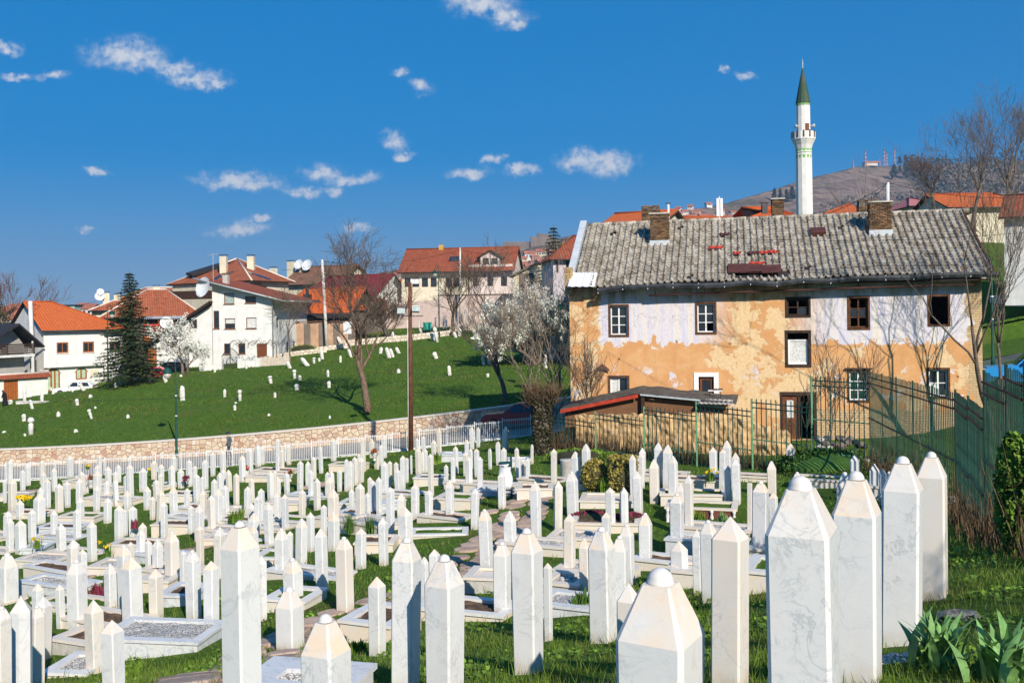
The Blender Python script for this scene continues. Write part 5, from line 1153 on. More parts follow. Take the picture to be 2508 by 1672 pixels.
for k in range(6):
    (ta, la), (tb_, lb) = pts[k], pts[k + 1]; zt, zl = ta.z, la.z; d = Vector((tb_.x - ta.x, tb_.y - ta.y, 0)); rz = math.atan2(d.y, d.x)
    zt2, zl2 = zt - .05, zl - .04; gzb = min(gz(ta.x, ta.y), gz(tb_.x, tb_.y)) - .1
    for (za, zb, mt) in ((zt, zt2, GREEN_METAL), (zt - .18, zt2 - .18, GREEN_METAL), (zl, zl2, GREEN_BACK)):
        fbar(bf, BO, Vector((ta.x, ta.y, za)), Vector((tb_.x, tb_.y, zb)), .026, mt, 'rail')
    if k == 5: fbar(bf, BO, Vector((ta.x, ta.y, zl - 1.12)), Vector((tb_.x, tb_.y, zl - 1.15)), .026, GREEN_BACK, 'rail')
    fbar(bf, BO, Vector((ta.x, ta.y, gzb - .2)), Vector((ta.x, ta.y, zt + .13)), .042, GREEN_BACK if k else GREEN_METAL, 'post')
    nb = 12
    for j in range(1, nb):
        p = ta.lerp(tb_, j / nb); zb = zl - 1.15 if k == 5 else zl - .95
        barobj(bf, BO, p, zb, zt + .10, .026, .026, rz, GREEN_METAL)
# long side fence towards the viewer
line = [(2127, 32.0), (2337, 21.6), (2408, 17.0), (2462, 15.0), (2508, 13.4), (2620, 10.8)]
lp = [P(u, V0, d) for u, d in line]
sf = tag(empty('green_side_fence', (lp[1].x, lp[1].y, -4.5)), 'tall dark green flat-bar fence stepping down along the side of the cemetery', 'fence'); SO = Vector(sf.location)
tops = [(P(2127, 910, 32).z, P(2337, 961, 21.6).z), (P(2337, 961, 21.6).z + .05, P(2408, 985, 17.3).z), (P(2408, 908, 17).z, P(2462, 930, 15).z), (P(2462, 895, 15).z, P(2508, 912, 13.4).z), (-.75, -.75)]
FENCE_SEG = []
for k in range(len(lp) - 1):
    a, b = lp[k], lp[k + 1]; L = (Vector((b.x, b.y)) - Vector((a.x, a.y))).length; n = max(1, round(L / 2.15)); rz = math.atan2(b.y - a.y, b.x - a.x)
    for i in range(n):
        p, q = a.lerp(b, i / n), a.lerp(b, (i + 1) / n); za = tops[k][0] + (tops[k][1] - tops[k][0]) * i / n; zb_ = tops[k][0] + (tops[k][1] - tops[k][0]) * (i + 1) / n
        if k: za = zb_ = za - .02
        FENCE_SEG.append((p, q))
        for h, r_, mt in ((-.17, .022, RUST), (-.36, .022, RUST), (-1.5, .028, GREEN_FADED), (-2.75, .026, GREEN_FADED)):
            fbar(sf, SO, Vector((p.x - .04, p.y, za + h)), Vector((q.x - .04, q.y, zb_ + h)), r_, mt, 'rail')
        fbar(sf, SO, Vector((p.x, p.y, za - 3.3)), Vector((p.x, p.y, za + .04)), .026, GREEN_FADED, 'post')
        nb = max(8, int((q - p).length / .155))
        for j in range(nb):
            t = (j + .5) / nb; w_ = p.lerp(q, t); zz = za + (zb_ - za) * t + rf.uniform(-.015, .02)
            barobj(sf, SO, w_, zz - 2.9, zz, .054, .012, rz, GREEN_FADED)
# ------------------------------------------------------------------ neighbouring houses
def house_root(name, fac, label): return tag(empty(name, fac.O, fac.rz), label, 'house')
def block(root, L, D, H, wm, holes=(), zb=-1.5, gable=None, rmat=None, side_holes=(), rh=None, rev=.15):
    """four walls; gable=(rise_left, rise_right): ridge parallel to the front with gable ends"""
    gl, gr = gable or (0, 0)
    wall_poly('front_wall', root, wm, [(0, zb), (L, zb), (L, H), (0, H)], holes, reveal=rev)
    for xe, sg, g in ((0.0, -1, gl), (L, 1, gr)):
        o = [(0, zb), (D, zb), (D, H)] + ([(D / 2, H + g)] if g else []) + [(0, H)]
        wall_poly('side_wall', root, wm, o, side_holes if sg > 0 else (), f=lambda a, b, xe=xe: Vector((xe, a, b)), inn=Vector((-sg, 0, 0)), reveal=rev)
    wall_poly('back_wall', root, wm, [(0, zb), (L, zb), (L, H), (0, H)], f=lambda a, b: Vector((a, D, b)), inn=Vector((0, -1, 0)))
def roof_gable(root, L, D, H, rise, rm, ov=.5, os_=.3, hipl=0.0, hipr=0.0, under=None, name='roof', ridge=True):
    """ridge parallel to the front; hipl/hipr: how far the ridge end is pulled in"""
    s = rise / (D / 2); e = H - ov * s; mb = MB(); A = -os_; B = L + os_; y0, y1 = -ov, D + ov; zr_ = H + rise; ra, rb = A + hipl, B - hipr
    roof_quad(mb, [(A, y0, e), (B, y0, e), (rb, D/2, zr_), (ra, D/2, zr_)], .12, 0, 1)
    roof_quad(mb, [(B, y1, e), (A, y1, e), (ra, D/2, zr_), (rb, D/2, zr_)], .12, 0, 1)
    if hipl: roof_quad(mb, [(A, y1, e), (A, y0, e), (ra, D/2, zr_)], .12, 0, 1)
    if hipr: roof_quad(mb, [(B, y0, e), (B, y1, e), (rb, D/2, zr_)], .12, 0, 1)
    o = mb.build(name, [rm, under or WOOD_DARK], root)
    if ridge:
        m1 = MB(); m1.path([(ra, D/2, zr_ + .02), (rb, D/2, zr_ + .02)], [.1, .1], 6)
        if hipl: m1.path([(A, y0, e), (ra, D/2, zr_ + .02)], [.09, .09], 6)
        if hipr: m1.path([(B, y0, e), (rb, D/2, zr_ + .02)], [.09, .09], 6)
        m1.build('ridge_tiles', rm if rm is not ROOF_OLD else KERB, o)
    m1 = MB(); m1.path([(A, y0 - .06, e - .08), (B, y0 - .06, e - .08)], [.075, .075], 6); m1.build('gutter', DARK_METAL, o)
    return o
def stack(root, x, y, z0, z1, w=.7, d=.6, mat=None, cap=True):
    mb = MB(); mb.span(x - w/2, x + w/2, y - d/2, y + d/2, z0, z1); o = mb.build('chimney', mat or PLASTER_CREAM, root)
    if cap:
        m1 = MB(); m1.span(x - w/2 - .08, x + w/2 + .08, y - d/2 - .08, y + d/2 + .08, z1 + .16, z1 + .2)
        for sx in (-1, 1):
            for sy in (-1, 1): m1.bar((x + sx * w * .45, y + sy * d * .4, z1 - .02), (x + sx * w * .45, y + sy * d * .4, z1 + .17), .025)
        m1.build('chimney_cap', DARK_METAL, o)
    return o
def dish(root, c, r, aim=(0, -1, .35), name='satellite_dish'):
    a = Vector(aim).normalized(); q = a.to_track_quat('Z', 'Y').to_matrix(); mb = MB(); prof = [(r * t, r * .22 * t * t) for t in (.02, .35, .65, .85, 1.0)]
    vs, fs, n = [], [], 14
    for rr, z in prof:
        for k in range(n): vs.append(Vector(c) + q @ Vector((rr * math.cos(2*math.pi*k/n), rr * math.sin(2*math.pi*k/n), z)))
    fs = [(i*n+k, i*n+(k+1) % n, (i+1)*n+(k+1) % n, (i+1)*n+k) for i in range(len(prof)-1) for k in range(n)]; mb.add(vs, fs, 0, None, True)
    mb.bar(Vector(c) - a * .02, Vector(c) - a * .25 + Vector((0, 0, -.5)), .03); mb.bar(Vector(c) + q @ Vector((0, -r, .2 * r)), Vector(c) + a * r * .9, .02); mb.box(Vector(c) + a * r * .9, (.1, .1, .1))
    return mb.build(name, SIGN_W, root)
def win(root, rects, fm, pm, nx=2, nz=1, dep=.08, f=None, inn=Vector((0, 1, 0)), sill=None, fw=.08):
    for r_ in rects: window(root, r_, fm, pm, nx, nz, fw, .04, dep, f=f, inn=inn, sill=sill)
def px1(x, y): return (x * .2551, 600 + y * .2551)
def px2(x, y): return (380 + x * .2551, 600 + y * .2551)
def px3(x, y): return (800 + x * .2807, 560 + y * .2807)
def R1(F_, x0, y0, x1, y1, px): a, b = px(x0, y0), px(x1, y1); return F_.rect(a[0], a[1], b[0], b[1])
rh = random.Random(4)

# --- white house with orange roof, upper floor jutting out
zb_ = P(106, 957, 98).z
HF = Fac(106, 98, 306, 104, zb_); L2 = HF.len; h2 = house_root('white_house', HF, 'white two-storey house with orange hipped roof, wooden windows and arched doors')
D2 = 9.0; H2 = HF.L(*px1(415, 800))[1]; zj = HF.L(*px1(415, 1180))[1]; Lj = HF.L(*px1(1000, 900))[0]
ups = [R1(HF, 543, 935, 658, 1035, px1), R1(HF, 795, 928, 905, 1028, px1)]
wall_poly('upper_wall', h2, PLASTER_W, [(0, zj), (Lj, zj), (Lj, H2), (0, H2)], ups)
mb = MB(); mb.add([(0, 0, zj), (Lj, 0, zj), (Lj, .5, zj), (0, .5, zj)], [(3, 2, 1, 0)]); mb.quad((Lj, 0, zj), (Lj, .5, zj), (Lj, .5, H2), (Lj, 0, H2)); mb.build('jetty', PLASTER_W, h2)
lows = [R1(HF, 462, 1190, 598, 1398, px1), R1(HF, 745, 1180, 856, 1288, px1)]; low3 = [R1(HF, 1068, 925, 1180, 1026, px1)]
wall_poly('lower_wall', h2, PLASTER_W, [(0, -1.5), (L2, -1.5), (L2, H2), (0, H2)], lows + low3, f=lambda a, b: Vector((a, .5, b)))
wall_poly('gable_wall', h2, PLASTER_W, [(0, -1.5), (D2, -1.5), (D2, H2), (D2 / 2, H2 + 2.6), (0, H2)], [(3.6, H2 - 2.4, 4.1, H2 - .6)], f=lambda a, b: Vector((0, a, b)), inn=Vector((1, 0, 0)))
wall_poly('side_wall', h2, PLASTER_W, [(.5, -1.5), (D2, -1.5), (D2, H2), (.5, H2)], f=lambda a, b: Vector((L2, a, b)), inn=Vector((-1, 0, 0)))
wall_poly('back_wall', h2, PLASTER_W, [(0, -1.5), (L2, -1.5), (L2, H2), (0, H2)], f=lambda a, b: Vector((a, D2, b)), inn=Vector((0, -1, 0)))
win(h2, ups + [], WOOD_ORANGE, GLASS, 2, 1, sill=PLASTER_W, fw=.13)
win(h2, low3, WOOD_ORANGE, GLASS, 2, 1, f=lambda a, b: Vector((a, .5, b)))
for i, r_ in enumerate(lows):
    window(h2, r_, WOOD_ORANGE, CURTAIN_GREEN, 3 if i == 0 else 2, 1, .14, .08, .08, f=lambda a, b: Vector((a, .5, b)), name='arched_door' if i == 0 else 'arched_window')
    x0, z0, x1, z1 = r_; mb = MB(); n_ = 12; cx, rr = (x0 + x1) / 2, (x1 - x0) / 2           # arch spandrels and raised white archivolt
    for sg in (-1, 1):
        vs = [(cx + sg * rr, .47, z1), (cx + sg * rr, .47, z1 - rr * .75)] + [(cx + sg * rr * math.cos(R(90) * k / n_), .47, z1 - rr * .75 + rr * .75 * math.sin(R(90) * k / n_)) for k in range(1, n_ + 1)]; mb.add(vs, [tuple(range(len(vs))) if sg > 0 else tuple(reversed(range(len(vs))))])
    mb.path([(cx + (rr + .06) * math.cos(R(180) * k / 14), .47, z1 - rr * .75 + (rr * .75 + .06) * math.sin(R(180) * k / 14)) for k in range(15)], [.06] * 15, 4); mb.build('arch', PLASTER_W, h2)
mb = MB(); r_ = R1(HF, 890, 1195, 965, 1252, px1); mb.span(r_[0], r_[2], .44, .5, r_[1], r_[3]); mb.build('meter_box', PLASTER_CREAM, h2)
mb = MB(); mb.bar((Lj + .06, .3, -1), (Lj + .06, .3, H2), .06, n=6); mb.build('downpipe', RUST, h2)
roof_gable(h2, L2, D2, H2 + .05, 2.7, ROOF_ORANGE, .45, .35, 0.0, 6.2)

# --- dark chalet with balcony, garden wall with tiled coping and garage door
CF = Fac(-70, 92, 58, 97, P(20, 950, 95).z); ch = house_root('chalet', CF, 'chalet with steep black roof and wooden balcony beside the white house')
HL = CF.len; He = CF.L(58, 835)[1]; hz = CF.L(30, 792)[1]
block(ch, HL, 8, He - .3, PLASTER_GREY, [CF.rect(2, 822, 16, 866)], -2.5)
mb = MB(); pk2 = HL * .72
roof_quad(mb, [(-1.0, 9, hz - 2.6), (-1.0, -1.4, hz - 2.6), (pk2, -1.4, hz), (pk2, 9, hz)], .16); roof_quad(mb, [(HL + 1.3, -1.4, hz - 2.3), (HL + 1.3, 9, hz - 2.3), (pk2, 9, hz), (pk2, -1.4, hz)], .16); mb.build('roof', SLATE, ch)
wall_poly('gable_wall', ch, PLASTER_GREY, [(0, He - .4), (HL, He - .4), (pk2, hz - .2)], f=lambda a, b: Vector((a, .02, b)))
win(ch, [CF.rect(2, 822, 16, 866)], WOOD_DARK, GLASS, 1)
zf = CF.L(30, 868)[1]
mb = MB(); mb.span(0, HL + .2, -1.3, 0, zf - .22, zf); mb.build('balcony_slab', PLASTER_W, ch)
for k in range(5): mb = MB(); mb.span(0, HL + .15, -1.3, -1.25, zf + .12 + .2 * k, zf + .25 + .2 * k); mb.build('balcony_board', WOOD_DARK, ch)
for xx in (0.05, HL * .5, HL + .1): mb = MB(); mb.bar((xx, -1.22, zf), (xx, -1.22, zf + 1.15), .05); mb.build('balcony_post', WOOD_DARK, ch)
mb = MB(); mb.bar((HL, -1.2, -2), (HL, -1.2, zf), .12); mb.bar((HL, -1.2, zf), (HL, -1.2, He), .08); mb.build('corner_post', PLASTER_W, ch)
for k in range(7): mb = MB(); mb.span(HL + .3 + .28 * k, HL + .6 + .28 * k, -1.0, 0, zf - 2.6 + .26 * k - .5, zf - 2.45 + .26 * k - .5); mb.build('stair_tread', KERB, ch)
GF = Fac(-60, 88.5, 115, 93.5, P(60, 972, 91).z); gw = tag(empty('garden_wall', GF.O, GF.rz), 'white garden wall with red tile coping and orange plank door below the chalet', 'wall')
gd = GF.rect(9, 932, 45, 972); gh = GF.L(60, 925)[1]
wall_poly('wall_face', gw, PLASTER_W, [(0, -2), (GF.len, -2), (GF.len, gh), (0, gh)], [(gd[0], -1.0, gd[2], gd[3])])
mb = MB(); mb.span(0, GF.len, .2, .3, -2, gh); mb.build('wall_back', PLASTER_W, gw)
for k in range(6): w0 = (gd[2] - gd[0]) / 6; mb = MB(); mb.span(gd[0] + w0 * k + .01, gd[0] + w0 * (k + 1) - .01, .06, .11, -1, gd[3]); mb.build('door_plank', WOOD_ORANGE, gw)
mb = MB(); roof_quad(mb, [(-.1, -.35, gh - .02), (GF.len + .2, -.35, gh - .02), (GF.len + .2, .15, gh + .38), (-.1, .15, gh + .38)], .05); roof_quad(mb, [(GF.len + .2, .6, gh), (-.1, .6, gh), (-.1, .15, gh + .38), (GF.len + .2, .15, gh + .38)], .05); mb.build('tile_coping', ROOF_OLD2, gw)
mb = MB(); mb.path([(-.1, .15, gh + .4), (GF.len + .2, .15, gh + .4)], [.09, .09], 6); mb.build('ridge_tiles', KERB, gw)

# --- two older houses with weathered orange hipped roofs
AF2 = Fac(250, 113, 492, 117, P(380, 905, 113).z); a2 = house_root('old_tiled_house', AF2, 'house with weathered orange hipped roof and wooden balcony under a corrugated awning')
La = AF2.len; Ha = AF2.L(400, 765)[1]
block(a2, La, 9, Ha, PLASTER_DARK, [AF2.rect(370, 786, 392, 812)]); roof_gable(a2, La, 9, Ha, AF2.L(400, 727)[1] - Ha + 1.0, ROOF_OLD, .9, .5, 5.5, 4.2)
mb = MB(); q0, q1 = AF2.L(352, 770), AF2.L(455, 768); n_ = 40; vs = []
for k in range(n_): xx = q0[0] + (q1[0] - q0[0]) * k / n_; vs += [(xx, -1.9, q0[1] - .55 + .05 * (k % 2)), (xx, -.05, q0[1] - .1 + .05 * (k % 2))]
mb.add(vs, [(2*k, 2*k+2, 2*k+3, 2*k+1) for k in range(n_ - 1)]); mb.build('awning', GALV, a2)
zbk = AF2.L(390, 812)[1]
mb = MB(); mb.span(q0[0], q1[0], -1.7, 0, zbk - .2, zbk); mb.build('balcony_slab', CONCRETE, a2)
for k in range(3): mb = MB(); mb.span(q0[0], q1[0], -1.72, -1.66, zbk + .1 + .3 * k, zbk + .32 + .3 * k); mb.build('balcony_board', RED_EDGE if k == 2 else WOOD_BROWN, a2)
for k in range(4): mb = MB(); xx = q0[0] + (q1[0] - q0[0]) * k / 3; mb.bar((xx, -1.65, zbk - 2.6), (xx, -1.65, q0[1] - .55), .07); mb.build('balcony_post', WOOD_BROWN, a2)
dish(a2, (q0[0] + (q1[0] - q0[0]) * .52, -1.75, zbk + 1.0), .75)
win(a2, [AF2.rect(370, 786, 392, 812)], WOOD_DARK, GLASS)
mb = MB(); mb.span(q0[0] + .4, q0[0] + 4.5, -1.9, -1.75, -1.0, zbk - 1.0); mb.build('garage_door', WOOD_ORANGE, a2)
mb = MB(); roof_quad(mb, [(q0[0], -3.2, zbk - 1.15), (q0[0] + 5, -3.2, zbk - 1.15), (q0[0] + 5, -1.75, zbk - .4), (q0[0], -1.75, zbk - .4)], .08); mb.build('porch_roof', ROOF_NEW, a2)
BF2 = Fac(225, 126, 445, 130, P(300, 900, 126).z); b2 = house_root('tiled_house', BF2, 'house behind with long orange tiled roof and white chimneys with satellite dishes')
Lb = BF2.len; Hb = BF2.L(330, 752)[1]; block(b2, Lb, 10, Hb, PLASTER_CREAM); roof_gable(b2, Lb, 10, Hb, BF2.L(400, 707)[1] - Hb + .3, ROOF_OLD, .7, .4, 7.0, 1.0)
for (u, vt, vb) in ((260, 718, 742), (287, 722, 730), (383, 702, 708)):
    q, q2 = BF2.L(u, vt, 2.0), BF2.L(u, vb, 2.0); stack(b2, q[0], 2.0, q2[1] - 1.5, q[1], .8, .7)
q = BF2.L(244, 726, 1.4); dish(b2, (q[0], 1.4, q[1]), .6); q = BF2.L(246, 715, 1.4); dish(b2, (q[0], 1.4, q[1]), .45)

# --- white three-storey house with pitched lean-to roofs
WF = Fac(507, 103.5, 666, 102.5, P(600, 893, 103).z); w3 = house_root('white_tower_house', WF, 'white three-storey house with shed roof, brown windows and vine pergola')
def wl(x, y): return WF.L(*px2(x, y))
tl, tr = wl(545, 362), wl(1120, 505); bl = wl(545, 1100); Lw = tr[0]
wins = [R1(WF, 660, 462, 760, 565, px2), R1(WF, 862, 492, 967, 556, px2), R1(WF, 667, 705, 768, 803, px2), R1(WF, 872, 697, 972, 800, px2), R1(WF, 508, 632, 560, 803, px2), R1(WF, 660, 945, 726, 1047, px2), R1(WF, 798, 943, 866, 1043, px2), R1(WF, 975, 945, 1075, 1080, px2)]
wins[4] = (tl[0] + .12, wins[4][1], tl[0] + .75, wins[4][3])
wall_poly('front_wall', w3, PLASTER_W, [(tl[0], -2), (Lw, -2), (Lw, tr[1]), (tl[0], tl[1])], wins)
Dw = 10.5
sw = [(1.2, wins[2][1], 1.7, wins[2][3]), (5.0, wins[2][1] + 2.6, 6.0, wins[2][3] + 2.4), (4.0, wins[5][1], 4.6, wins[5][3]), (6.0, wins[5][1], 6.6, wins[5][3])]
sw = [s_ for s_ in sw if s_[3] < tr[1] - .1]
wall_poly('side_wall', w3, PLASTER_W, [(0, -2), (Dw, -2), (Dw, tr[1]), (0, tr[1])], sw, f=lambda a, b: Vector((Lw, a, b)), inn=Vector((-1, 0, 0)))
wall_poly('side_wall', w3, PLASTER_W, [(0, -2), (Dw, -2), (Dw, tl[1]), (0, tl[1])], f=lambda a, b: Vector((tl[0], a, b)), inn=Vector((1, 0, 0)))
wall_poly('back_wall', w3, PLASTER_W, [(tl[0], -2), (Lw, -2), (Lw, tr[1]), (tl[0], tl[1])], f=lambda a, b: Vector((a, Dw, b)), inn=Vector((0, -1, 0)))
for i, r_ in enumerate(wins[:7]): window(w3, r_, WOOD_BROWN, (GLASS_PALE, GLASS, GLASS, CURTAIN, GLASS, GLASS, GLASS)[i], 1, 2 if i == 2 else 1, .07, .03, .1, pms={(0, 1): CURTAIN} if i == 2 else None, sill=WOOD_BROWN)
mb = MB(); r_ = wins[7]; mb.span(r_[0], r_[2], .05, .1, r_[1], r_[3]); mb.build('front_door', WOOD_BROWN, w3)
win(w3, sw, WOOD_BROWN, GLASS, 1, 1, f=lambda a, b: Vector((Lw, a, b)), inn=Vector((-1, 0, 0)))
mb = MB(); k_ = (tr[1] - tl[1]) / (Lw - tl[0]); xa, xb = tl[0] - 1.6, Lw + 1.5
roof_quad(mb, [(xb, -1.0, tr[1] + k_ * 1.5 + .12), (xb, Dw + .5, tr[1] + k_ * 1.5 + .12), (xa, Dw + .5, tl[1] - k_ * 1.6 + .12), (xa, -1.0, tl[1] - k_ * 1.6 + .12)], .14, 0, 1); rfw = mb.build('upper_roof', [ROOF_OLD2, WOOD_DARK], w3)
mb = MB(); mb.path([(xa, -1.04, tl[1] - k_ * 1.6 + .05), (xb, -1.04, tr[1] + k_ * 1.5 + .05)], [.09, .09], 4); mb.build('barge_board', GALV, rfw)
mb = MB(); mb.path([(xb + .05, -1.1, tr[1] + k_ * 1.5), (xb + .05, Dw + .5, tr[1] + k_ * 1.5)], [.09, .09], 6); mb.path([(xb, -.9, tr[1] + k_ * 1.5 - .05), (Lw + .1, -.1, tr[1] - .5), (Lw + .1, -.1, -1)], [.06] * 3, 6); mb.build('gutter_and_downpipe', GALV, rfw)
ll, lm = wl(250, 740), wl(550, 545); lz = ll[1]
wn2 = [R1(WF, 312, 712, 388, 800, px2), R1(WF, 120, 925, 170, 968, px2)]
wall_poly('low_front_wall', w3, PLASTER_W, [(ll[0] - 3, -2), (tl[0], -2), (tl[0], lm[1] - .2), (ll[0], lz - .2), (ll[0] - 3, lz - 2.2)], wn2, f=lambda a, b: Vector((a, .35, b)))
win(w3, wn2, WOOD_BROWN, GLASS, 2, 1, f=lambda a, b: Vector((a, .35, b)))
mb = MB(); k2 = (lm[1] - ll[1]) / (lm[0] - ll[0]); xl = ll[0] - 4.0
roof_quad(mb, [(xl, Dw, lz + k2 * (xl - ll[0])), (xl, -.7, lz + k2 * (xl - ll[0])), (tl[0] + .02, -.7, lm[1] + .1), (tl[0] + .02, Dw, lm[1] + .1)], .16, 0, 1); mb.build('lower_roof', [ROOF_OLD2, WOOD_DARK], w3)
q = WF.L(*px2(680, 350), 2.5); stack(w3, q[0], 2.5, q[1] - .8, WF.L(*px2(680, 288), 2.5)[1], .55, .55, CONCRETE, True)
q = wl(510, 410); dish(w3, (q[0], -.9, q[1]), 1.1, (-.5, -1, .3))
mb = MB(); mb.bar((tl[0] - .3, 1, tl[1]), (tl[0] - .3, 1, tl[1] + 3.2), .03); mb.bar((tl[0] - .9, 1, tl[1] + 3.0), (tl[0] + .3, 1, tl[1] + 3.1), .02); mb.build('aerial', GALV, w3)
# forecourt wall with pillars and arched iron gate
fo = tag(empty('front_garden_wall', WF.W(0, -5.0, 0), WF.rz), 'low white garden wall with pillars and curved iron gate before the three-storey house', 'wall')
def fl(x, y): return WF.L(*px2(x, y), -5.0)
for (x0, x1, yt, yb_) in ((470, 620, 1150, 1205), (830, 985, 1110, 1160), (1010, 1290, 1075, 1120)):
    a, b = fl(x0, yt), fl(x1, yb_); mb = MB(); mb.span(a[0], b[0], -.12, .12, b[1] - .8, a[1]); mb.build('wall_section', CLADSTONE if x0 > 1000 else PLASTER_W, fo)
for (x0, yt) in ((455, 1135), (625, 1095), (822, 1088), (995, 1085)):
    a = fl(x0, yt); mb = MB(); mb.span(a[0] - .25, a[0] + .25, -.25, .25, a[1] - 2.4, a[1]); mb.build('pillar', PLASTER_W, fo)
ga, gb = fl(640, 1090), fl(810, 1160); mb = MB(); cx = (ga[0] + gb[0]) / 2; wd = gb[0] - ga[0]
mb.path([(ga[0] + wd * k / 16, 0, gb[1] + 1.0 + .75 * math.sin(math.pi * k / 16)) for k in range(17)], [.035] * 17, 4)
for k in range(17): mb.bar((ga[0] + wd * k / 16, 0, gb[1] - .4), (ga[0] + wd * k / 16, 0, gb[1] + 1.0 + .75 * math.sin(math.pi * k / 16)), .018)
mb.bar((ga[0], 0, gb[1] + .1), (gb[0], 0, gb[1] + .1), .03); tag(mb.build('iron_gate', DARK_METAL, fo), kind='stuff')
mb = MB()
for k in range(9): a_ = fl(625 + 60 * k, 960 + 6 * (k % 3)); b_ = fl(690 + 60 * k, 940 + 8 * (k % 2)); mb.path([(a_[0], 2.2, a_[1]), ((a_[0] + b_[0]) / 2, 2.5, b_[1] + .25), (b_[0], 2.2, b_[1])], [.04, .03, .03], 4)
for k in range(26):
    a_ = fl(rh.uniform(640, 1080), rh.uniform(960, 1020)); mb.path([(a_[0], rh.uniform(1.6, 3.0), a_[1]), (a_[0] + rh.uniform(-.5, .5), 2.4, a_[1] + .5), (a_[0] + rh.uniform(-1, 1), 2.2, a_[1] + rh.uniform(.2, .9))], [.02, .018, .01], 3)
for x_ in (630, 1085): a_ = fl(x_, 955); mb.bar((a_[0], 2.2, a_[1] - 3.3), (a_[0], 2.2, a_[1] + .1), .05)
tag(mb.build('vine_pergola', TWIG, w3), kind='stuff').location = (0, -5.0, 0)

# --- large hipped house turned corner-on behind it
def hip_corner(name, label, uL, dL, uN, dN, uR, dR, vE, apex, wm, rm, zb, ov=.9):
    a, b, c = P(uL, V0, dL), P(uN, V0, dN), P(uR, V0, dR); d = a + c - b; ze = P(uN, vE, dN).z
    root = tag(empty(name, (b.x, b.y, zb)), label, 'house'); O = Vector((b.x, b.y, zb)); C4 = [Vector((p.x, p.y, 0)) - Vector((b.x, b.y, 0)) for p in (a, b, c, d)]; H = ze - zb
    cen = sum(C4, Vector()) / 4; inn4 = [cen + (p - cen) * (1 - ov / (p - cen).length) for p in C4]
    for i in range(4):
        p, q = inn4[i], inn4[(i + 1) % 4]; mb = MB(); mb.quad(p, q, q + Vector((0, 0, H)), p + Vector((0, 0, H))); mb.build('wall', wm, root)
    ap = P(*apex) - O; top = [Vector((p.x, p.y, H)) for p in C4]; e = (ap - Vector((cen.x, cen.y, 0))); ap2 = ap
    mb = MB()
    for i in range(4): roof_quad(mb, [top[i], top[(i + 1) % 4], ap2], .14, 0, 1)
    rf_ = mb.build('roof', [rm, WOOD_DARK], root); mb = MB()
    for i in range(4): mb.path([top[i], ap2 + Vector((0, 0, .03))], [.11, .11], 6)
    mb.build('ridge_tiles', KERB, rf_); return root, O, C4, H, ap2
zb5 = -3.5
b5, O5, C5, H5, ap5 = hip_corner('hipped_house', 'large cream house with broad weathered hipped roof, skylights and two white chimneys', 408, 131, 618, 120, 724, 128, 686, (581, 633, 131), PLASTER_CREAM, ROOF_OLD, zb5)
for (u, vt, vb) in ((548, 628, 648), (615, 628, 648)):
    p = P(u, vb, 127) - O5; q = P(u, vt, 127) - O5; mb = MB(); o = stack(b5, p.x, p.y, p.z - 1.2, q.z, .85, .8)
for (u, v) in ((525, 661), (555, 660), (618, 658), (638, 663), (657, 665)):
    d_ = 125.5 if u < 600 else 124.0; p = P(u, v, d_) - O5; a_, b_ = (C5[0], C5[1]) if u < 600 else (C5[1], C5[2]); ex = (b_ - a_).normalized(); nn = ex.cross((ap5 - Vector((a_.x, a_.y, H5)))).normalized(); up = nn.cross(ex)
    p = p - nn * (p - Vector((a_.x, a_.y, H5))).dot(nn) + nn * .05; mb = MB(); mb.quad(p - ex * .45 - up * .6, p + ex * .45 - up * .6, p + ex * .45 + up * .6, p - ex * .45 + up * .6); mb.build('skylight', GLASS, b5)
mb = MB(); a_, b_ = P(455, 668, 130) - O5, P(572, 633, 134) - O5; roof_quad(mb, [a_, P(470, 672, 129) - O5, P(575, 640, 130) - O5, b_], .35); mb.build('dormer_roof', SLATE, b5)
for (u0, v0, u1, v1, t) in ((470, 700, 497, 732, 0), (642, 695, 648, 712, 1), (682, 698, 694, 715, 1)):
    p = P(u0, v1, 121.5 if t else 126) - O5; q = P(u1, v0, 121.5 if t else 126) - O5; a_, b_ = (C5[0], C5[1]) if not t else (C5[1], C5[2]); ex = (b_ - a_).normalized(); nrm = Vector((ex.y, -ex.x, 0))
    base = a_ + nrm * -.55; off = (p - base).dot(nrm); c = (p + q) / 2; c = c - nrm * ((c - base).dot(nrm)); wd = (q - p).length * .35 + .4; hh = abs(q.z - p.z)
    mb = MB(); M_ = Matrix((ex, -nrm, Vector((0, 0, 1)))).transposed(); mb.box(c, (wd * 2, .2, hh), 0, 0, M_); mb.build('window', WOOD_DARK, b5)
mb = MB(); p, q = P(430, 724, 122) - O5, P(519, 721, 120) - O5; mb.box((p + q) / 2, ((q - p).length, 1.6, 1.0), math.atan2((q - p).y, (q - p).x)); mb.build('balcony', WOOD_DARK, b5)

# --- small brown-roofed house with dishes
DF6 = Fac(700, 142, 835, 138, -2.0); h6 = house_root('dish_house', DF6, 'house with brown tiled roof, pale chimneys and two satellite dishes')
L6 = DF6.len; H6 = DF6.L(760, 690)[1]; block(h6, L6, 8, H6, PLASTER_CREAM, gable=(2.3, 2.3)); roof_gable(h6, L6, 8, H6, 2.4, ROOF_BROWN, .6, .5)
for (u, vt, w_) in ((712, 641, .9), (740, 646, .8), (800, 666, .9), (669, 657, 1.0)): q = DF6.L(u, vt, 3.0); stack(h6, q[0], 3.0, H6 + .6, q[1], w_, .7)
for (u, v, r_) in ((733, 648, .75), (753, 650, .85)): q = DF6.L(u, v, 2.4); dish(h6, (q[0], 2.4, q[1]), r_)

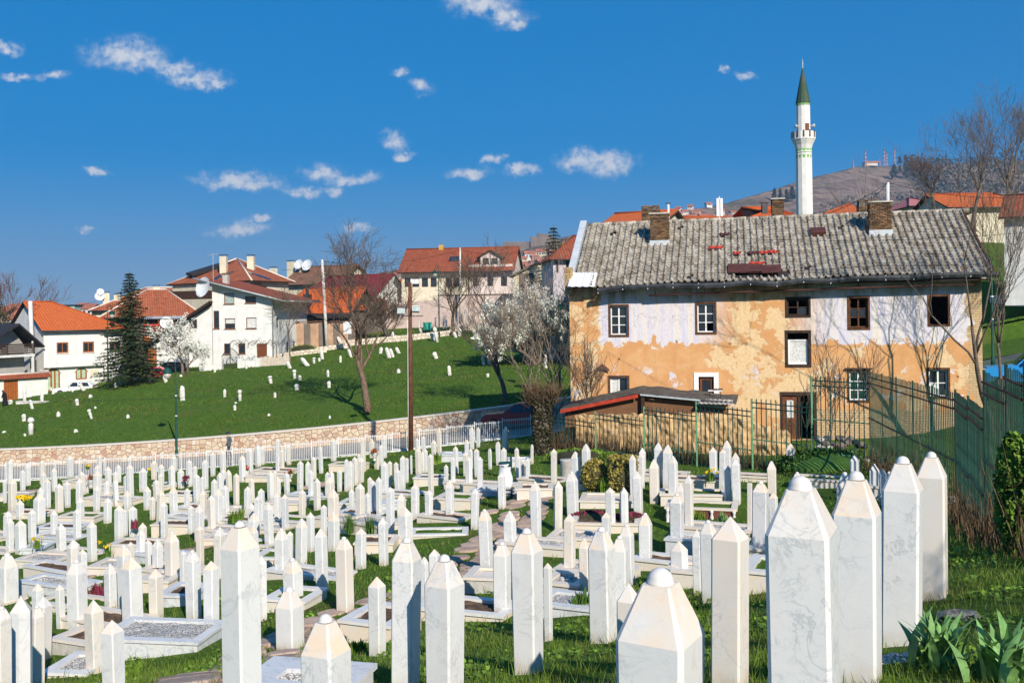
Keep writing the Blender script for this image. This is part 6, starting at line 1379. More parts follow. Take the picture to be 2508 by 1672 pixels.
# --- maroon sheet roof, bright orange roof with black flue, adobe yard wall
MF = Fac(716, 134, 918, 128, -2.5); h7 = house_root('maroon_house', MF, 'house with dark maroon sheet roof and white gable')
L7 = MF.len; H7 = MF.L(800, 728)[1]; rz7 = MF.L(800, 677, 4.5)[1] - H7; block(h7, L7, 9, H7, PLASTER_W, gable=(0, rz7)); roof_gable(h7, L7, 9, H7, rz7, ROOF_MAROON, .6, .2, 3.4, 0)
OF8 = Fac(688, 118, 860, 115, -3.6); h8 = house_root('orange_roof_house', OF8, 'low dark house under a bright orange tiled roof with black flue')
L8 = OF8.len; H8 = OF8.L(775, 768)[1]; block(h8, L8, 7, H8, PLASTER_DARK); o8 = roof_gable(h8, L8, 7, H8 + .35, OF8.L(775, 707, 3.5)[1] - H8 - .35, ROOF_NEW, .5, .3, 1.6, 0)
mb = MB(); q = OF8.L(753, 757, .6); mb.span(q[0] - .4, q[0] + .4, .3, 1.0, q[1] - .8, OF8.L(753, 720, .6)[1]); mb.bar((q[0], .6, q[1]), (q[0], .6, OF8.L(753, 706, .6)[1]), .2, n=8); mb.build('flue', DARK_METAL, h8)
mb = MB(); mb.span(-.3, L8 + .3, -.62, -.5, H8 - .55, H8 + .05); mb.build('fascia', SLATE, h8)
OF9 = Fac(866, 120, 945, 121, -3.0); h9b = house_root('orange_annex', OF9, 'small annex with a strip of orange tiles beside the maroon house')
block(h9b, OF9.len, 4, OF9.L(900, 756)[1], PLASTER_DARK); roof_gable(h9b, OF9.len, 4, OF9.L(900, 754)[1], 1.1, ROOF_NEW, .4, .2)
YF = Fac(700, 109, 880, 112, -5.2); yw = tag(empty('adobe_yard_wall', YF.O, YF.rz), 'brown adobe yard wall with ragged tile coping below the orange roof', 'wall'); hy = YF.L(780, 790)[1]
mb = MB(); mb.span(0, YF.len, 0, .5, -1.5, hy); mb.build('wall_face', ADOBE_FAR, yw)
for k in range(int(YF.len / .6)): mb = MB(); mb.box((.3 + .6 * k, .2, hy + .08 + rh.uniform(-.05, .08)), (.58, .9, .10), rh.uniform(-.1, .1)); mb.build('coping_tile', ROOF_BROWN, yw)
for k in range(4): mb = MB(); xx = YF.len * (.28 + .2 * k); mb.span(xx - .35, xx + .35, -.15, 0, -1.5, hy - .1); mb.build('buttress', PLASTER_DARK, yw)
OF10 = Fac(930, 150, 985, 150, -2); hh10 = house_root('far_orange_house', OF10, 'far house with orange roof between the bare tree and the long cream house')
block(hh10, OF10.len, 7, OF10.L(950, 716)[1], PLASTER_CREAM); roof_gable(hh10, OF10.len, 7, OF10.L(950, 716)[1], 2.0, ROOF_ORANGE, .4, .3)

# --- long cream and pink house with dormer
NF = Fac(984, 131, 1257, 129, P(1100, 735, 130).z); h9 = house_root('long_house', NF, 'long cream and pink house with red tiled roof, dormer and yellow chimney')
L9 = NF.len; xs = NF.L(*px3(1240, 400))[0]; H9 = NF.L(1100, 655)[1]; D9 = 9.0; ri = NF.L(1120, 608, D9 / 2)[1] - H9
wL = [R1(NF, a, 430, b, 508, px3) for a, b in ((680, 735), (745, 808), (830, 885), (907, 960), (1037, 1092), (1112, 1165))]; wR = [R1(NF, 1275, 428, 1328, 500, px3), R1(NF, 1402, 422, 1455, 500, px3), R1(NF, 1520, 420, 1575, 500, px3)]
wall_poly('cream_wall', h9, PLASTER_CREAM, [(0, -2.5), (xs, -2.5), (xs, H9), (0, H9)], wL); wall_poly('pink_wall', h9, PLASTER_PINK, [(xs, -2.5), (L9, -2.5), (L9, H9 + .3), (xs, H9 + .3)], wR)
for xe, sg in ((0, 1), (L9, -1)): wall_poly('side_wall', h9, PLASTER_PINK if sg < 0 else PLASTER_CREAM, [(0, -2.5), (D9, -2.5), (D9, H9), (D9 / 2, H9 + ri), (0, H9)], f=lambda a, b, xe=xe: Vector((xe, a, b)), inn=Vector((sg, 0, 0)))
wall_poly('back_wall', h9, PLASTER_CREAM, [(0, -2.5), (L9, -2.5), (L9, H9), (0, H9)], f=lambda a, b: Vector((a, D9, b)), inn=Vector((0, -1, 0)))
win(h9, wL, WOOD_DARK, GLASS, 1); win(h9, wR, WOOD_DARK, GLASS, 1); win(h9, [], WOOD_DARK, GLASS_PALE)
roof_gable(h9, L9, D9, H9, ri, ROOF_OLD2, .9, .35)
dl0, dl1 = NF.L(*px3(1340, 300), .4), NF.L(*px3(1515, 300), .4); dp = NF.L(*px3(1425, 192), .4); de = NF.L(*px3(1340, 238), .4)[1]
dw = [NF.rect(*px3(1362, 258), *px3(1415, 322), .4), NF.rect(*px3(1438, 258), *px3(1492, 322), .4)]
wall_poly('dormer_front', h9, PLASTER_PINK, [(dl0[0], H9 - .3), (dl1[0], H9 - .3), (dl1[0], de), (dp[0], dp[1]), (dl0[0], de)], dw, f=lambda a, b: Vector((a, .4, b)))
win(h9, dw, WOOD_DARK, GLASS, 1, 1, f=lambda a, b: Vector((a, .4, b)))
for xx, sg in ((dl0[0], 1), (dl1[0], -1)): wall_poly('dormer_cheek', h9, PLASTER_PINK, [(.4, H9 - .3), (3.2, H9 - .3), (3.2, de), (.4, de)], f=lambda a, b, xx=xx: Vector((xx, a, b)), inn=Vector((sg, 0, 0)))
mb = MB(); roof_quad(mb, [(dl0[0] - .5, 4.0, de - .25), (dl0[0] - .5, .05, de - .25), (dp[0], .05, dp[1] + .12), (dp[0], 4.0, dp[1] + .12)], .14); roof_quad(mb, [(dl1[0] + .5, .05, de - .25), (dl1[0] + .5, 4.0, de - .25), (dp[0], 4.0, dp[1] + .12), (dp[0], .05, dp[1] + .12)], .14); mb.build('dormer_roof', WOOD_DARK, h9)
q = NF.L(1081, 612, D9 / 2); stack(h9, q[0], D9 / 2, q[1] - .6, NF.L(1081, 600, D9 / 2)[1], .6, .6, M('ochre_chimney', (.55, .33, .08), .9), False)
sk = NF.L(*px3(1125, 270), 2.2); s_ = ri / (D9 / 2); yk = 1.9; mb = MB(); zk = H9 + s_ * yk; mb.quad((sk[0] - .8, yk - .55, zk - .55 * s_ + .06), (sk[0] + .8, yk - .55, zk - .55 * s_ + .06), (sk[0] + .8, yk + .55, zk + .55 * s_ + .06), (sk[0] - .8, yk + .55, zk + .55 * s_ + .06)); mb.build('skylight', GLASS, h9)
mb = MB(); mb.bar((xs, -.12, -2), (xs, -.12, H9), .07, n=6); mb.build('downpipe', RUST, h9)
bn = R1(NF, 732, 440, 805, 480, px3); mb = MB(); mb.span(bn[0], bn[2], -.02, .0, bn[1], bn[3]); ban = mb.build('banner', SIGN_W, h9)
PF = Fac(940, 124, 1262, 121, P(1100, 812, 122).z); pw_ = tag(empty('pink_retaining_wall', PF.O, PF.rz), 'tall plain pink wall above the terraced graves, below the long cream house', 'wall')
ph = PF.L(1020, 742)[1]; pR = PF.L(1200, 722)[1]; mb = MB()
pts_ = [(0, -2.5), (PF.len, -2.5), (PF.len, pR), (PF.len * .42, pR), (PF.len * .42, pR - .5), (0, ph)]
wall_poly('wall_face', pw_, PLASTER_PINK2, pts_); mb.span(0, PF.len, .3, 7, -2.5, ph - .05); mb.build('wall_core', PLASTER_PINK2, pw_)
mb = MB(); mb.span(PF.len * .42, PF.len, -.08, .4, pR, pR + .12); mb.build('coping', PLASTER_DARK, pw_)

# --- grey gable house and lilac house beside the derelict one
TF = Fac(1258, 116, 1357, 115.2, -1.0); h10 = house_root('cream_gable_house', TF, 'cream house with one sloping dark roof beyond the blossom tree')
g0, g1, g2 = TF.L(*px3(1640, 400)), TF.L(*px3(1940, 252)), TF.L(*px3(1980, 272)); L10 = TF.len
wall_poly('front_wall', h10, PLASTER_CREAM, [(0, -3), (L10, -3), (L10, g2[1]), (g1[0], g1[1]), (0, g0[1])]); wall_poly('side_wall', h10, PLASTER_CREAM, [(0, -3), (7, -3), (7, g0[1]), (0, g0[1])], f=lambda a, b: Vector((0, a, b)), inn=Vector((1, 0, 0)))
wall_poly('side_wall', h10, PLASTER_CREAM, [(0, -3), (7, -3), (7, g2[1]), (0, g2[1])], f=lambda a, b: Vector((L10, a, b)), inn=Vector((-1, 0, 0)))
mb = MB(); xa_ = TF.L(*px3(1680, 400))[0]; xb_ = TF.L(*px3(1810, 400))[0]; mb.span(xa_, xb_, -.06, -.02, -3, g0[1] - .1 + (g1[1] - g0[1]) * .12); mb.build('dark_panel', PLASTER_DARK, h10)
mb = MB(); roof_quad(mb, [(-.5, 7, g0[1] - .2), (-.5, -.5, g0[1] - .2), (g1[0], -.5, g1[1] + .1), (g1[0], 7, g1[1] + .1)], .16); roof_quad(mb, [(L10 + .5, -.5, g2[1] - .1), (L10 + .5, 7, g2[1] - .1), (g1[0], 7, g1[1] + .1), (g1[0], -.5, g1[1] + .1)], .16); mb.build('roof', PLASTER_DARK, h10)
LF = Fac(1356, 90, 1460, 90.4, -3.0); h11 = house_root('lilac_house', LF, 'lilac grey house corner with red roof just behind the derelict house')
H11 = LF.L(1370, 628)[1]; wr = [LF.rect(1386, 637, 1396, 666), LF.rect(1362, 640, 1368, 668)]; block(h11, LF.len, 8, H11, PLASTER_LILAC, wr, -2); win(h11, wr, WOOD_DARK, GLASS_GREEN, 1); roof_gable(h11, LF.len, 8, H11, 2.2, ROOF_OLD2, .5, .4, 3.0, 0)
q = LF.L(1380, 592, 3.0); stack(h11, q[0], 3.0, H11 + .5, q[1], .4, .4, BRICK)

# --- roofs showing over the derelict house
for (u0, u1, d0, d1, ve, vr, D_, rm, hl, hr, nm, lb) in (
    (1482, 1620, 76, 74, 552, 521, 7, ROOF_ORANGE, 0, 0, 'house_over_roof', 'house with orange roof showing over the left end of the mossy roof'),
    (1835, 1962, 78, 78, 540, 508, 9, ROOF_NEW, 4.0, 4.0, 'hip_house_over_roof', 'orange hipped roof showing beside the minaret'),
    (1682, 1797, 84, 84, 545, 531, 7, ROOF_ORANGE, 0, 0, 'low_house_over_roof', 'low orange roof just showing over the ridge of the mossy roof'),
    (2030, 2115, 78, 78, 526, 499, 8, ROOF_ORANGE, 3.6, 0, 'house_by_pole', 'orange roof showing behind the concrete pole'),
    (2236, 2312, 100, 100, 506, 484, 9, ROOF_PINK, 2, 2, 'pink_roof_house', 'pink roofed house behind the bare trees'),
    (2330, 2560, 92, 92, 508, 474, 9, ROOF_ORANGE, 0, 3, 'wide_orange_house', 'wide orange roofed house behind the bare tree')):
    F_ = Fac(u0, d0, u1, d1, P((u0 + u1) / 2, ve, d0).z - 7); H_ = F_.L((u0 + u1) / 2, ve)[1] + .2; r_ = house_root(nm, F_, lb)
    rise = F_.L((u0 + u1) / 2, vr, D_ / 2)[1] - H_; block(r_, F_.len, D_, H_, PLASTER_CREAM, gable=(rise if not hl else 0, rise if not hr else 0), zb=-4); roof_gable(r_, F_.len, D_, H_, rise, rm, .5, .4, hl, hr)
    if u0 == 1835: q = F_.L(1872, 502, 2.0); stack(r_, q[0], 2.0, H_ + .5, q[1], .45, .45, DARK_METAL)
WF2 = Fac(2462, 66, 2620, 64, P(2490, 600, 65).z); r_ = house_root('white_house_right', WF2, 'white house half hidden behind the bare tree at the derelict house end'); r_.name = 'white_side_house'
H_ = WF2.L(2490, 524)[1]; block(r_, WF2.len, 7, H_, PLASTER_W, zb=-4); roof_gable(r_, WF2.len, 7, H_, 1.6, ROOF_OLD2, .4, .3)
WLF = Fac(2425, 74, 2640, 70, P(2470, 768, 72).z); o = tag(empty('white_terrace_wall', WLF.O, WLF.rz), 'white terrace wall on the grass slope behind the bare tree', 'wall'); mb = MB(); mb.span(0, WLF.len, 0, .3, -1.5, WLF.L(2470, 722)[1]); mb.build('wall_face', PLASTER_W, o)

# --- terrace walls among the upper graves
def terrace(name, p, label, h=.55):
    q = [hit(u, v, 'hill') for u, v in p]; root = tag(empty(name, q[0]), label, 'wall'); O = Vector(q[0]); rr = random.Random(len(label))
    for a, b in zip(q[:-1], q[1:]):
        d = b - a; d.z = 0; L_ = d.length; n_ = max(2, int(L_ / .45)); ex = d.normalized(); ey = Vector((-ex.y, ex.x, 0))
        for i in range(n_):
            for j in range(2):
                c = a.lerp(b, (i + .5 + .25 * j) / n_); hh = h / 2; mb = MB(); mb.box(Vector((0, 0, 0)), (L_ / n_ - .05, .35, hh - .03), math.atan2(ex.y, ex.x) + rr.uniform(-.05, .05)); o = mb.build('stone', CLADSTONE, root); o.location = c - O + Vector((0, 0, hh * (j + .3))) + ey * rr.uniform(-.04, .04)
    return root
terrace('low_terrace_wall', [(640, 885), (720, 871), (800, 862)], 'low pale stone edging below the three-storey house')
terrace('terrace_wall', [(735, 866), (800, 858), (860, 850)], 'pale stone terrace wall beneath the concrete pole')
terrace('terrace_wall', [(830, 848), (900, 842), (1010, 832), (1100, 822)], 'long pale stone terrace wall above the green slope', .7)
terrace('terrace_wall', [(1100, 812), (1170, 808), (1290, 800)], 'upper terrace wall beneath the white blossom tree', .7)
# ------------------------------------------------------------------ trees
def grow(mb, rnd, p, d, r, L, lvl, maxl, up=.05, spread=.55, nseg=5, tips=None, kids=(3, 4), shrink_=(.62, .8), rr=.62, wig=.12, mi=0, thin=.004):
    """one limb as a wavering tapered tube, then its children"""
    pts, rs_ = [Vector(p)], [r]; d = Vector(d).normalized(); rend = max(r * rr * .75, thin)
    for i in range(nseg):
        d = (d + Vector((rnd.gauss(0, wig), rnd.gauss(0, wig), rnd.gauss(0, wig) + up))).normalized()
        pts.append(pts[-1] + d * (L / nseg)); rs_.append(r + (rend - r) * (i + 1) / nseg)
    mb[min(lvl, len(mb) - 1)].path(pts, rs_, 7 if lvl == 0 else 5 if lvl == 1 else 4 if lvl == 2 else 3, mi)
    if lvl >= maxl:
        if tips is not None: tips += pts[2:]
        return
    n = rnd.randint(*kids) + (2 if lvl == 0 else 0)
    for k in range(n):
        t = 1.0 if k == 0 else rnd.uniform(.35 if lvl else .62, 1.0); f = t * nseg; i = min(int(f), nseg - 1); q = pts[i].lerp(pts[i + 1], f - i)
        ax = d.orthogonal().normalized(); ax.rotate(Matrix.Rotation(rnd.uniform(0, 6.283), 3, d)); nd = (d + ax * rnd.uniform(spread * .6, spread * 1.5) * (0.6 if k == 0 else 1)).normalized()
        rk = max((r + (rend - r) * t) * rnd.uniform(.55, .8), thin)
        grow(mb, rnd, q, nd, rk, L * rnd.uniform(*shrink_), lvl + 1, maxl, up, spread, nseg, tips, kids, shrink_, rr, wig, mi, thin)
def bare_tree(name, loc, label, seed, r, L, maxl=5, lean=(0, 0, 1), bark=BARK, twig=TWIG, trunks=1, tw_level=3, **kw):
    rnd = random.Random(seed); root = tag(empty(name, loc), label, 'tree'); a, b = MB(), MB(); tips = []
    for k in range(trunks):
        d = Vector(lean) if trunks == 1 else Vector((rnd.uniform(-.45, .45), rnd.uniform(-.3, .3), 1)); o = Vector((0, 0, -.3)) if trunks == 1 else Vector((rnd.uniform(-.4, .4), rnd.uniform(-.3, .3), -.3))
        layers = [a] * tw_level + [b]; grow(layers, rnd, o, d, r * (1 if trunks == 1 else rnd.uniform(.6, 1)), L * (1 if trunks == 1 else rnd.uniform(.7, 1.1)), 0, maxl, tips=tips, **kw)
    a.build('trunk', bark, root); tag(b.build('twigs', twig, root), kind='stuff'); return root, tips
def tufts(centers, n, size, spread, seed, k=4, flat=False):
    """n small quads scattered round the given points"""
    g = np.random.default_rng(seed); C = np.array([tuple(c) for c in centers]); c = C[g.integers(0, len(C), n)] + g.normal(0, spread, (n, 3))
    a = g.normal(0, 1, (n, 3)); a /= np.linalg.norm(a, axis=1)[:, None]; b = np.cross(a, g.normal(0, 1, (n, 3))); b /= np.linalg.norm(b, axis=1)[:, None]
    s = (size * g.uniform(.6, 1.4, n))[:, None]
    return np.stack([c - a*s - b*s*.6, c + a*s - b*s*.6, c + a*s + b*s*.6, c - a*s + b*s*.6], 1).reshape(-1, 3)
# big bare tree on the slope
bare_tree('bare_tree', hit(902, 1008, 'hill'), 'big bare forked tree standing alone on the green slope above the wall', 12, .29, 4.3, 6, (.05, 0, 1), BARK, TWIG, up=.04, spread=.58, kids=(3, 4), wig=.11, rr=.7, thin=.010)
# leaning thicket left of the derelict house
p0 = P(1330, 1010, 50); p0.z = gz(p0.x, p0.y)
bare_tree('bare_thicket_tree', p0, 'clump of slender bare trunks rising behind the ivy pillar, leaning from the street', 5, .09, 3.6, 4, trunks=6, up=.05, spread=.5, kids=(3, 4), bark=TWIG_PALE, twig=TWIG_PALE, tw_level=2, thin=.006)
q = hit(1235, 985, 'hill'); bare_tree('bare_tree', q, 'dark bare tree on the slope in front of the white blossom tree', 35, .20, 3.0, 5, (.30, 0, 1), BARK_GREY, TWIG, up=.05, spread=.55, thin=.008)
q = hit(1108, 822, 'hill'); bare_tree('bare_tree', q, 'bare tree beside the tall green lamp post on the terrace', 14, .28, 3.2, 5, (.02, 0, 1), BARK, TWIG, up=.05, spread=.6, thin=.012)
q = hit(1190, 830, 'hill'); bare_tree('bare_tree', q, 'spindly bare tree before the pink wall', 15, .18, 3.8, 5, (.05, 0, 1), BARK_GREY, TWIG, up=.07, spread=.5, thin=.012)
q = hit(712, 884, 'hill'); bare_tree('young_bare_tree', q, 'young bare tree against the white three-storey house', 16, .10, 3.2, 4, (-.03, 0, 1), BARK_GREY, TWIG, up=.06, spread=.5, thin=.012)
q = P(950, 815, 112); bare_tree('bare_shrub_tree', q, 'dark tangled shrub tree at the end of the long cream house', 18, .14, 1.9, 5, trunks=4, up=.05, spread=.6, bark=BARK_GREY, thin=.012)
q = P(45, 960, 135); q.z = -8; bare_tree('reddish_bare_tree', q, 'reddish bare tree behind the black chalet', 19, .34, 6.0, 5, (-.02, 0, 1), BARK, TWIG_RED, up=.08, spread=.45, thin=.018)
# tall bare trees at the right
q = P(2452, 985, 41.0); q.z = gz(q.x, q.y)
bare_tree('bare_tree', q, 'tall two-stemmed bare tree in front of the derelict house end', 41, .16, 5.2, 5, trunks=2, up=.08, spread=.36, kids=(2, 4), bark=BARK_GREY, thin=.006)
for (u, vb, d, sd_, L_, lb) in ((2385, 560, 85, 51, 4.0, 'bare tree with upswept crown behind the derelict roof'), (2475, 560, 80, 52, 4.4, 'highest bare tree, crown against the sky beside the hill'), (2290, 530, 90, 53, 2.4, 'low reddish bare tree behind the end of the mossy roof')):
    q = P(u, vb, d); bare_tree('bare_tree', q, lb, sd_, .24, L_, 4 if sd_ == 53 else 5, (.02, 0, 1), BARK_GREY, TWIG_RED if sd_ == 53 else TWIG, up=.07, spread=.50, thin=.009)
q = Vector((8.8, .6, 0)); q.z = gz(q.x, q.y); bare_tree('bare_tree', q, 'bare tree on the bank that throws branch shadows on the domed stones', 81, .13, 2.1, 4, (-.05, 0, 1), BARK_GREY, TWIG, up=.05, spread=.55, thin=.008)
# saplings in front of the derelict wall
for (u, v, d, sd_, L_, lb) in ((1425, 1010, 45.5, 61, 1.9, 'budding sapling against the left corner of the ochre wall'), (2015, 1080, 40, 62, 2.2, 'thin sapling beside the doorway of the derelict house')):
    bare_tree('sapling', P(u, v + 40, d), lb, sd_, .035, L_, 3, trunks=4, up=.12, spread=.45, bark=TWIG, thin=.008)
# blossom trees
def blossom(loc, label, seed, r, L, n, size, mat=BLOSSOM, trunks=1, maxl=4, name='blossom_tree', **kw):
    root, tips = bare_tree(name, loc, label, seed, r, L, maxl, (0, 0, 1), BARK_GREY, TWIG, trunks, **kw)
    V = tufts([t for t in tips], n, size, size * 2.0, seed); tag(obj('blossom', np_mesh('blossom', V, 4, mat), root), kind='stuff'); return root
blossom(hit(456, 916, 'hill'), 'white flowering tree in front of the white three-storey house', 71, .20, 2.3, 7000, .050, up=.02, spread=.85, thin=.010, trunks=2)
q = hit(1300, 850, 'hill'); q = P(1305, 850, 84); q.z = gz(q.x, q.y); blossom(q, 'large round white flowering tree beside the derelict house', 72, .24, 3.0, 60000, .062, up=.02, spread=.9, trunks=5, thin=.008)
blossom(hit(790, 855, 'hill') + Vector((0, 3, 0)), 'small pink flowering shrub in front of the adobe wall', 73, .07, 1.2, 1500, .07, PINK_BLOSSOM, 2, 3, 'blossom_shrub', up=.05, spread=.6)
# spruces
def spruce(loc, label, seed, H, Rb, layers=26):
    rnd = random.Random(seed); root = tag(empty('spruce_tree', loc), label, 'tree'); mb = MB(); mb.path([(0, 0, -.4), (.03, 0, H * .5), (0, 0, H)], [H * .017, H * .011, .02], 8); mb.build('trunk', BARK, root)
    quads = []
    for i in range(layers):
        t = i / layers; z = H * (.09 + .90 * t ** .95); rad = Rb * (1 - t) ** .80 * rnd.uniform(.82, 1.12) + .10; nb = max(5, int(13 * (1 - t * .55)))
        for k in range(nb):
            a = 6.283 * (k + rnd.random()) / nb; ln = rad * rnd.uniform(.72, 1.15); dr = Vector((math.cos(a), math.sin(a), 0)); sd_ = Vector((-dr.y, dr.x, 0))
            nsg = max(3, int(ln / .22))
            for s in range(nsg):
                f = (s + .5) / nsg; c = dr * (ln * f) + Vector((0, 0, z + .05 * ln - .34 * ln * f + .16 * ln * f * f)); wd = (.10 + .34 * ln * (1 - abs(f - .45))) * .5
                for m_ in range(7):
                    sdv = (sd_ * rnd.uniform(-1, 1) + dr * rnd.uniform(.1, .7)).normalized(); p = c + sdv * rnd.uniform(0, wd) + Vector((0, 0, rnd.uniform(-.10, .06))); e = p + sdv * rnd.uniform(.14, .28) * (H / 10) ** .5 + Vector((0, 0, rnd.uniform(-.12, .03)))
                    up = Vector((rnd.gauss(0, .4), rnd.gauss(0, .4), 1)).normalized(); w_ = (e - p).cross(up).normalized() * .055 * (H / 10) ** .5
                    quads += [p - w_, p + w_, e + w_ * .4, e - w_ * .4]
    tag(obj('needles', np_mesh('needles', [tuple(q) for q in quads], 4, SPRUCE_M), root), kind='stuff')
spruce(hit(321, 943, 'hill'), 'tall dark spruce beside the white house with arched doors', 3, 10.8, 3.1, 34)
q = P(1357, 640, 110); q.z -= 7; spruce(q, 'dark spruce top behind the lilac house', 4, 11.2, 3.0)
q = P(-5, 800, 120); q.z -= 3; spruce(q, 'dark evergreen at the edge of the black chalet', 6, 6.5, 2.6, 18)
q = P(872, 700, 150); q.z -= 3; spruce(q, 'small dark conifer behind the bare slope tree', 7, 6.0, 1.9, 16)
# shrubs and ivy
def leafball(name, loc, rad, label, cat, mat, n, size, seed, squash=1.0, core=LEAF_DARK, box=False):
    g = np.random.default_rng(seed); v = g.normal(0, 1, (n, 3)); v /= np.linalg.norm(v, axis=1)[:, None]
    if box: v = v / np.abs(v).max(1)[:, None] * .93
    v = v * (1 - .16 * g.random((n, 1))) * np.array(rad); C = [tuple(p) for p in v]
    root = tag(empty(name, loc), label, cat); V = tufts(C, n, size, size * .3, seed); tag(obj('leaves', np_mesh('leaves', V, 4, mat), root), kind='stuff')
    mb = MB(); mb.lathe([(rad[0] * .86 * math.cos(a), rad[2] * .86 * math.sin(a)) for a in np.linspace(-1.5, 1.5, 8)], n=12); mb.build('branches', core, root); return root
def on(u, v, h): p = hit(u, v); return p + Vector((0, 0, h))
leafball('clipped_shrub', on(1457, 1200, .42), (.40, .36, .50), 'golden variegated clipped shrub next to the domed stone', 'shrub', LEAF_GOLD, 2600, .028, 1)
leafball('clipped_shrub', on(1492, 1172, .50), (.42, .38, .40), 'round bright green shrub between two golden ones', 'shrub', LEAF_BRIGHT, 2600, .026, 2)
leafball('clipped_shrub', on(1526, 1205, .46), (.44, .38, .62), 'square-clipped golden green shrub at the stepped cream grave', 'shrub', LEAF_GOLD, 3000, .028, 3, box=True)
leafball('heather', on(1450, 1280, .10), (.60, .35, .22), 'purple heather mound behind the slim pointed stone', 'plant', PURPLE, 2200, .028, 4)
leafball('heather', on(1540, 1283, .10), (.45, .32, .20), 'purple heather mound filling the cream grave surround', 'plant', PURPLE, 1700, .028, 5)
leafball('mound_bush', on(2030, 1150, .1), (1.9, 1.1, .62), 'low dark green spreading bush on the mound by the fence corner', 'shrub', LEAF_MID, 9000, .05, 6, core=LEAF_MID)
q = P(1328, 1085, 43.8); q.z = gz(q.x, q.y)
ih = tag(empty('ivy_pillar', q), 'tall square pillar smothered in dark ivy with dry twigs on top', 'hedge'); mb = MB(); mb.span(-.30, .30, -.3, .3, -.3, 2.6); mb.build('pillar', PLASTER_DARK, ih)
g = np.random.default_rng(3); C = g.uniform(-1, 1, (5200, 3)) * np.array([.40, .40, 1.45]) + np.array([0, 0, 1.35]); m_ = (np.abs(C[:, 0]) > .27) | (np.abs(C[:, 1]) > .27); tag(obj('ivy', np_mesh('ivy', tufts(C[m_], 4200, .05, .02, 8), 4, LEAF_DARK), ih), kind='stuff')
mb = MB(); rr_ = random.Random(2)
for k in range(420):
    a = Vector((rr_.uniform(-.7, .7), rr_.uniform(-.5, .5), rr_.uniform(2.1, 2.8))); b = a + Vector((rr_.gauss(0, .3), rr_.gauss(0, .3), rr_.uniform(.25, .8))); mb.path([a, a.lerp(b, .5) + Vector((rr_.gauss(0, .06), 0, .03)), b], [.012, .009, .004], 3)
tag(mb.build('dry_twigs', DRY, ih), kind='stuff')
q = P(2490, 1330, 13.2); q.z = gz(q.x, q.y); leafball('thuja', q + Vector((0, 0, .8)), (.26, .26, .85), 'slim green thuja against the tall green fence', 'shrub', LEAF_BRIGHT, 3600, .030, 9)
for (u, v, d, rad, lb) in ((745, 855, 107, (1.6, .8, .7), 'leafy bright hedge patch under the concrete pole'), (1415, 1175, 40, (1.3, .5, .35), 'weeds along the foot of the green fence')):
    p = P(u, v, d); p.z = gz(p.x, p.y) + .2; leafball('weed_patch', p, rad, lb, 'plant', LEAF_BRIGHT, 2200, .05, int(u))
# rank dry stems behind and under the green back fence
g = np.random.default_rng(17); N = 4200; t = g.random(N) ** 1.25; xa = 1.4 + t * 10.2; ya = 44.9 - t * 12.9 + g.uniform(-.25, 1.4, N); za = ground(xa, ya)
h = g.gamma(3.0, .21, N) * np.where(t < .75, 1.0, .55); hd = np.stack([g.normal(0, .16, N), g.normal(0, .12, N), np.ones(N)], 1); b0 = np.stack([xa, ya, za - .05], 1); tip = b0 + hd * h[:, None]; w_ = np.stack([g.uniform(.006, .014, N), g.uniform(-.008, .008, N), np.zeros(N)], 1)
tag(obj('dry_weeds', np_mesh('dry_weeds', np.stack([b0 - w_, b0 + w_, tip], 1), 3, DRY)), 'tangle of dry brown weeds behind the green fence', 'weeds', kind='stuff')
N = 1700; k_ = g.integers(0, len(FENCE_SEG), N); A = np.array([(a.x, a.y) for a, b in FENCE_SEG])[k_]; Bq = np.array([(b.x, b.y) for a, b in FENCE_SEG])[k_]; t = g.random((N, 1)); xy = A + (Bq - A) * t + g.normal(0, .16, (N, 2)) - np.array([.12, 0]); za = ground(xy[:, 0], xy[:, 1]); h = g.gamma(3, .20, N)
b0 = np.c_[xy, za - .05]; tip = b0 + np.stack([g.normal(0, .2, N), g.normal(0, .2, N), np.ones(N)], 1) * h[:, None]; w_ = np.stack([g.uniform(.004, .01, N), g.uniform(-.006, .006, N), np.zeros(N)], 1)
tag(obj('fence_weeds', np_mesh('fence_weeds', np.stack([b0 - w_, b0 + w_, tip], 1), 3, DRY)), 'dry reddish weeds along the foot of the tall side fence', 'weeds', kind='stuff')
